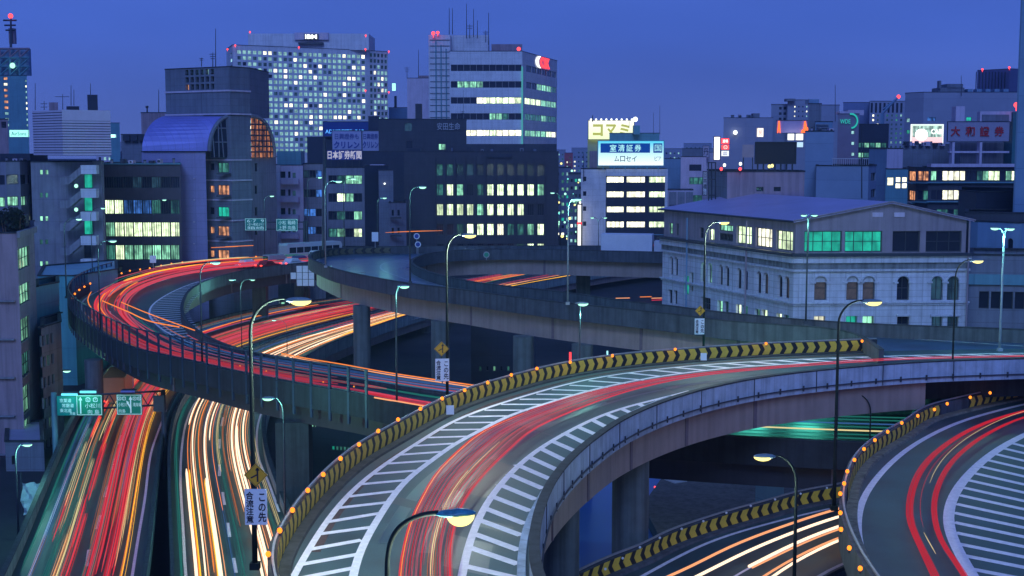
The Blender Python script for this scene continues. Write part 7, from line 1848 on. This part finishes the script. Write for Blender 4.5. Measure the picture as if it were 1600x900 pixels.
# lights down the side street
mb = MB()
for k in range(24): p = Q0(rf_.uniform(872, 908), rf_.uniform(255, 378), rf_.uniform(300, 420)); mb.ball(tuple(p), rf_.uniform(.15, .38), (1, 1, 1), 6, 4, rf_.choice((0, 0, 1, 2)))
mb.build('distant_street_lights', [M_green, glow('street_cyan', (.2, .9, .8), 1.2), M_warm], None, 'tiny green and white lights down the side street', None, None, 'stuff')
SC = 1.3
MID = [(150, 232, 238, 330, 'dim grey block behind the staircase building'), (866, 893, 262, 380, 'dim block low in the street gap beside the dark office'), (888, 912, 272, 330, 'dim block in the street gap beside the banded office'), (1030, 1075, 262, 380, 'dim block behind the pale bluish block'), (1100, 1140, 254, 360, 'dim block behind the narrow vertical sign'), (1205, 1262, 238, 380, 'dim block under the bright lamp panels'), (1355, 1424, 240, 350, 'dim block behind the bright square shop windows')]
for x0, x1, y, Y, lab in MID:
    b = Bld([(x0, Y), (x1, Y)], y, lab, rf_.choice((B_grey, B_mid, B_haze, B_lilac)), 25); b.o['group'] = 'dim mid distance blocks'
    b.grid(0, x0+2, y+4, x1-2, y+110, max(3, int((x1-x0)/8)), 9, .5, .4, lambda r, c: rf_.choice('gdYG.gCT'), stuff=True); b.done()
SC = 1.0
# street level blocks under and behind the loops
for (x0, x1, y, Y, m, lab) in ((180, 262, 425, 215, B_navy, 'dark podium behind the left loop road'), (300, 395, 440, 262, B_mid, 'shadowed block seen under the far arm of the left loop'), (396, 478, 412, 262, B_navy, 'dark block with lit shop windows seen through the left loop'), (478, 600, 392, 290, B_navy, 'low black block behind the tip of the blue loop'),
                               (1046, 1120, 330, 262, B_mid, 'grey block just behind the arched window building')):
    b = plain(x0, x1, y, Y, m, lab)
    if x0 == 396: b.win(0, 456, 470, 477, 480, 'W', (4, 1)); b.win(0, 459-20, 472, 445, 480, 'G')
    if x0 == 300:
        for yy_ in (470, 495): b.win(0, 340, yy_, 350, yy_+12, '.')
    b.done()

# street level seen beneath the loops
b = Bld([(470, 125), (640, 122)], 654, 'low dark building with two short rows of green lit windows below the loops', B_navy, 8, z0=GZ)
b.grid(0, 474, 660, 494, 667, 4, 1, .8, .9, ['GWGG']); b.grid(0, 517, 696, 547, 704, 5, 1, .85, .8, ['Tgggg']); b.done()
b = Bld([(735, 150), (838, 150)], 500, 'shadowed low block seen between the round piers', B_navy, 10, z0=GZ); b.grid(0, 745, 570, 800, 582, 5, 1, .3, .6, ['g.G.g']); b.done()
for x0, x1, y0, y1, c, lab in ((889, 893, 550, 567, 'red_neon', 'thin red neon strip seen beneath the blue loop road'), (947.5, 950.5, 548, 562, 'cyan_sign', 'left thin cyan light strip beneath the blue loop road'), (1001, 1004, 545, 556, 'cyan_sign', 'right thin cyan light strip beneath the blue loop road')):
    billboard(x0, y0, x1, y1, 150, MATS[c], lab, th=.2)
for x, y, k, pn, lab in ((1062, 772, .5, 1, 'silver car parked on the dark street beside the river'), (1118, 752, .5, 3, 'dark car parked on the street below the ramps'), (1172, 735, .55, 0, 'white car parked on the street below the ramps')):
    car(P(x, y, GZ), k, paints[pn], lab, 4.4, 1.7, 1.4)
ql = empty('quay_railing', tuple(P(1050, 800, GZ+1.3)), 'pale blue railing running along the dark river quay', 'railing')
r0, r1 = P(1040, 800, GZ), P(1225, 712, GZ)
for dz in (.5, 1.0): mb = MB(); mb.tube([r0+V((0, 0, dz)), r1+V((0, 0, dz))], .05, 5); mb.build('rail', B_blue, ql)
pm_ = MB(); pm_.box((0, 0, .5), (.08, .08, 1.0)); me_ = pm_.mesh('baluster', [B_blue])
for i in range(24): inst('baluster', me_, ql, r0.lerp(r1, i/23)-wpos(ql))
b = Bld([(1190, 103), (1236, 100)], 735, 'small blue lit kiosk on the street below the ramps', B_blue, 4, z0=GZ); b.done(.1)
def clutter(name_px, y, Y, n, mats, lab):
    x0, x1 = name_px
    for k in range(n):
        x = x0+(x1-x0)*(k+.2+.5*rw.random())/n; w = rw.uniform(3, 7); h = rw.uniform(2.5, 6); a = Q(x, y+1.5, Y); b_ = Q(x+w, y-h, Y)
        o = empty('air_conditioner' if k % 3 else 'roof_tank', tuple(a), lab % ['first', 'second', 'third', 'fourth', 'fifth', 'sixth', 'seventh', 'eighth'][k], 'roof unit', 'rooftop units')
        m_ = mats[k % len(mats)]
        if k % 3:
            mb = MB(); mb.box(((a.x+b_.x)/2, Y, (a.z+b_.z)/2), (b_.x-a.x, 1.6, b_.z-a.z)); mb.build('casing', m_, o)
            mb = MB(); mb.tube([((a.x+b_.x)/2, Y-.83, (a.z+b_.z)/2), ((a.x+b_.x)/2, Y-.88, (a.z+b_.z)/2)], (b_.z-a.z)*.32, 12); mb.build('fan_grille', M_dsteel, o)
        else:
            mb = MB(); mb.cyl(((a.x+b_.x)/2, Y, a.z), (b_.x-a.x)*.4, b_.z-a.z, 14); mb.build('tank', m_, o)
            mb = MB(); mb.cyl(((a.x+b_.x)/2, Y, b_.z), (b_.x-a.x)*.42, .15, 14); mb.build('lid', M_conc_d, o)
clutter((166, 276), 254, 199, 7, (B_grey, B_navy, B_lilac), '%s rooftop unit from the left above the bright strip windows')
clutter((4, 44), 251, 208, 3, (B_grey, B_lilac), '%s rooftop unit from the left on the rounded corner building')
clutter((700, 862), 236, 337, 8, (B_mid, B_navy, B_grey), '%s rooftop unit from the left on the dark office block')
clutter((1412, 1475), 226, 305, 5, (B_lilac, B_mid), '%s rooftop unit from the left under the advertising screen')
clutter((1262, 1300), 205, 203, 3, (B_lilac, B_mid), '%s rooftop unit from the left on the pale blue block')
clutter((1134, 1176), 184, 433, 3, (B_mid, B_lilac), '%s rooftop unit from the left on the hazy lilac block')
# ================================================================== air
hz = MB(); hz.box((0, 700, 29), (3000, 1500, 60.5)); hz.v = [(x, y, -1.0 if z < 29 else 112.0) for x, y, z in hz.v]
m, n, l = _base('haze_air'); out = n.new('ShaderNodeOutputMaterial'); pv = n.new('ShaderNodeVolumePrincipled')
pv.inputs['Color'].default_value = (.40, .62, 1, 1); pv.inputs['Density'].default_value = HAZE; pv.inputs['Anisotropy'].default_value = .2
l.new(pv.outputs[0], out.inputs['Volume'])
hz.build('haze', m, None, 'thin blue evening haze over the city', None, None, 'stuff')
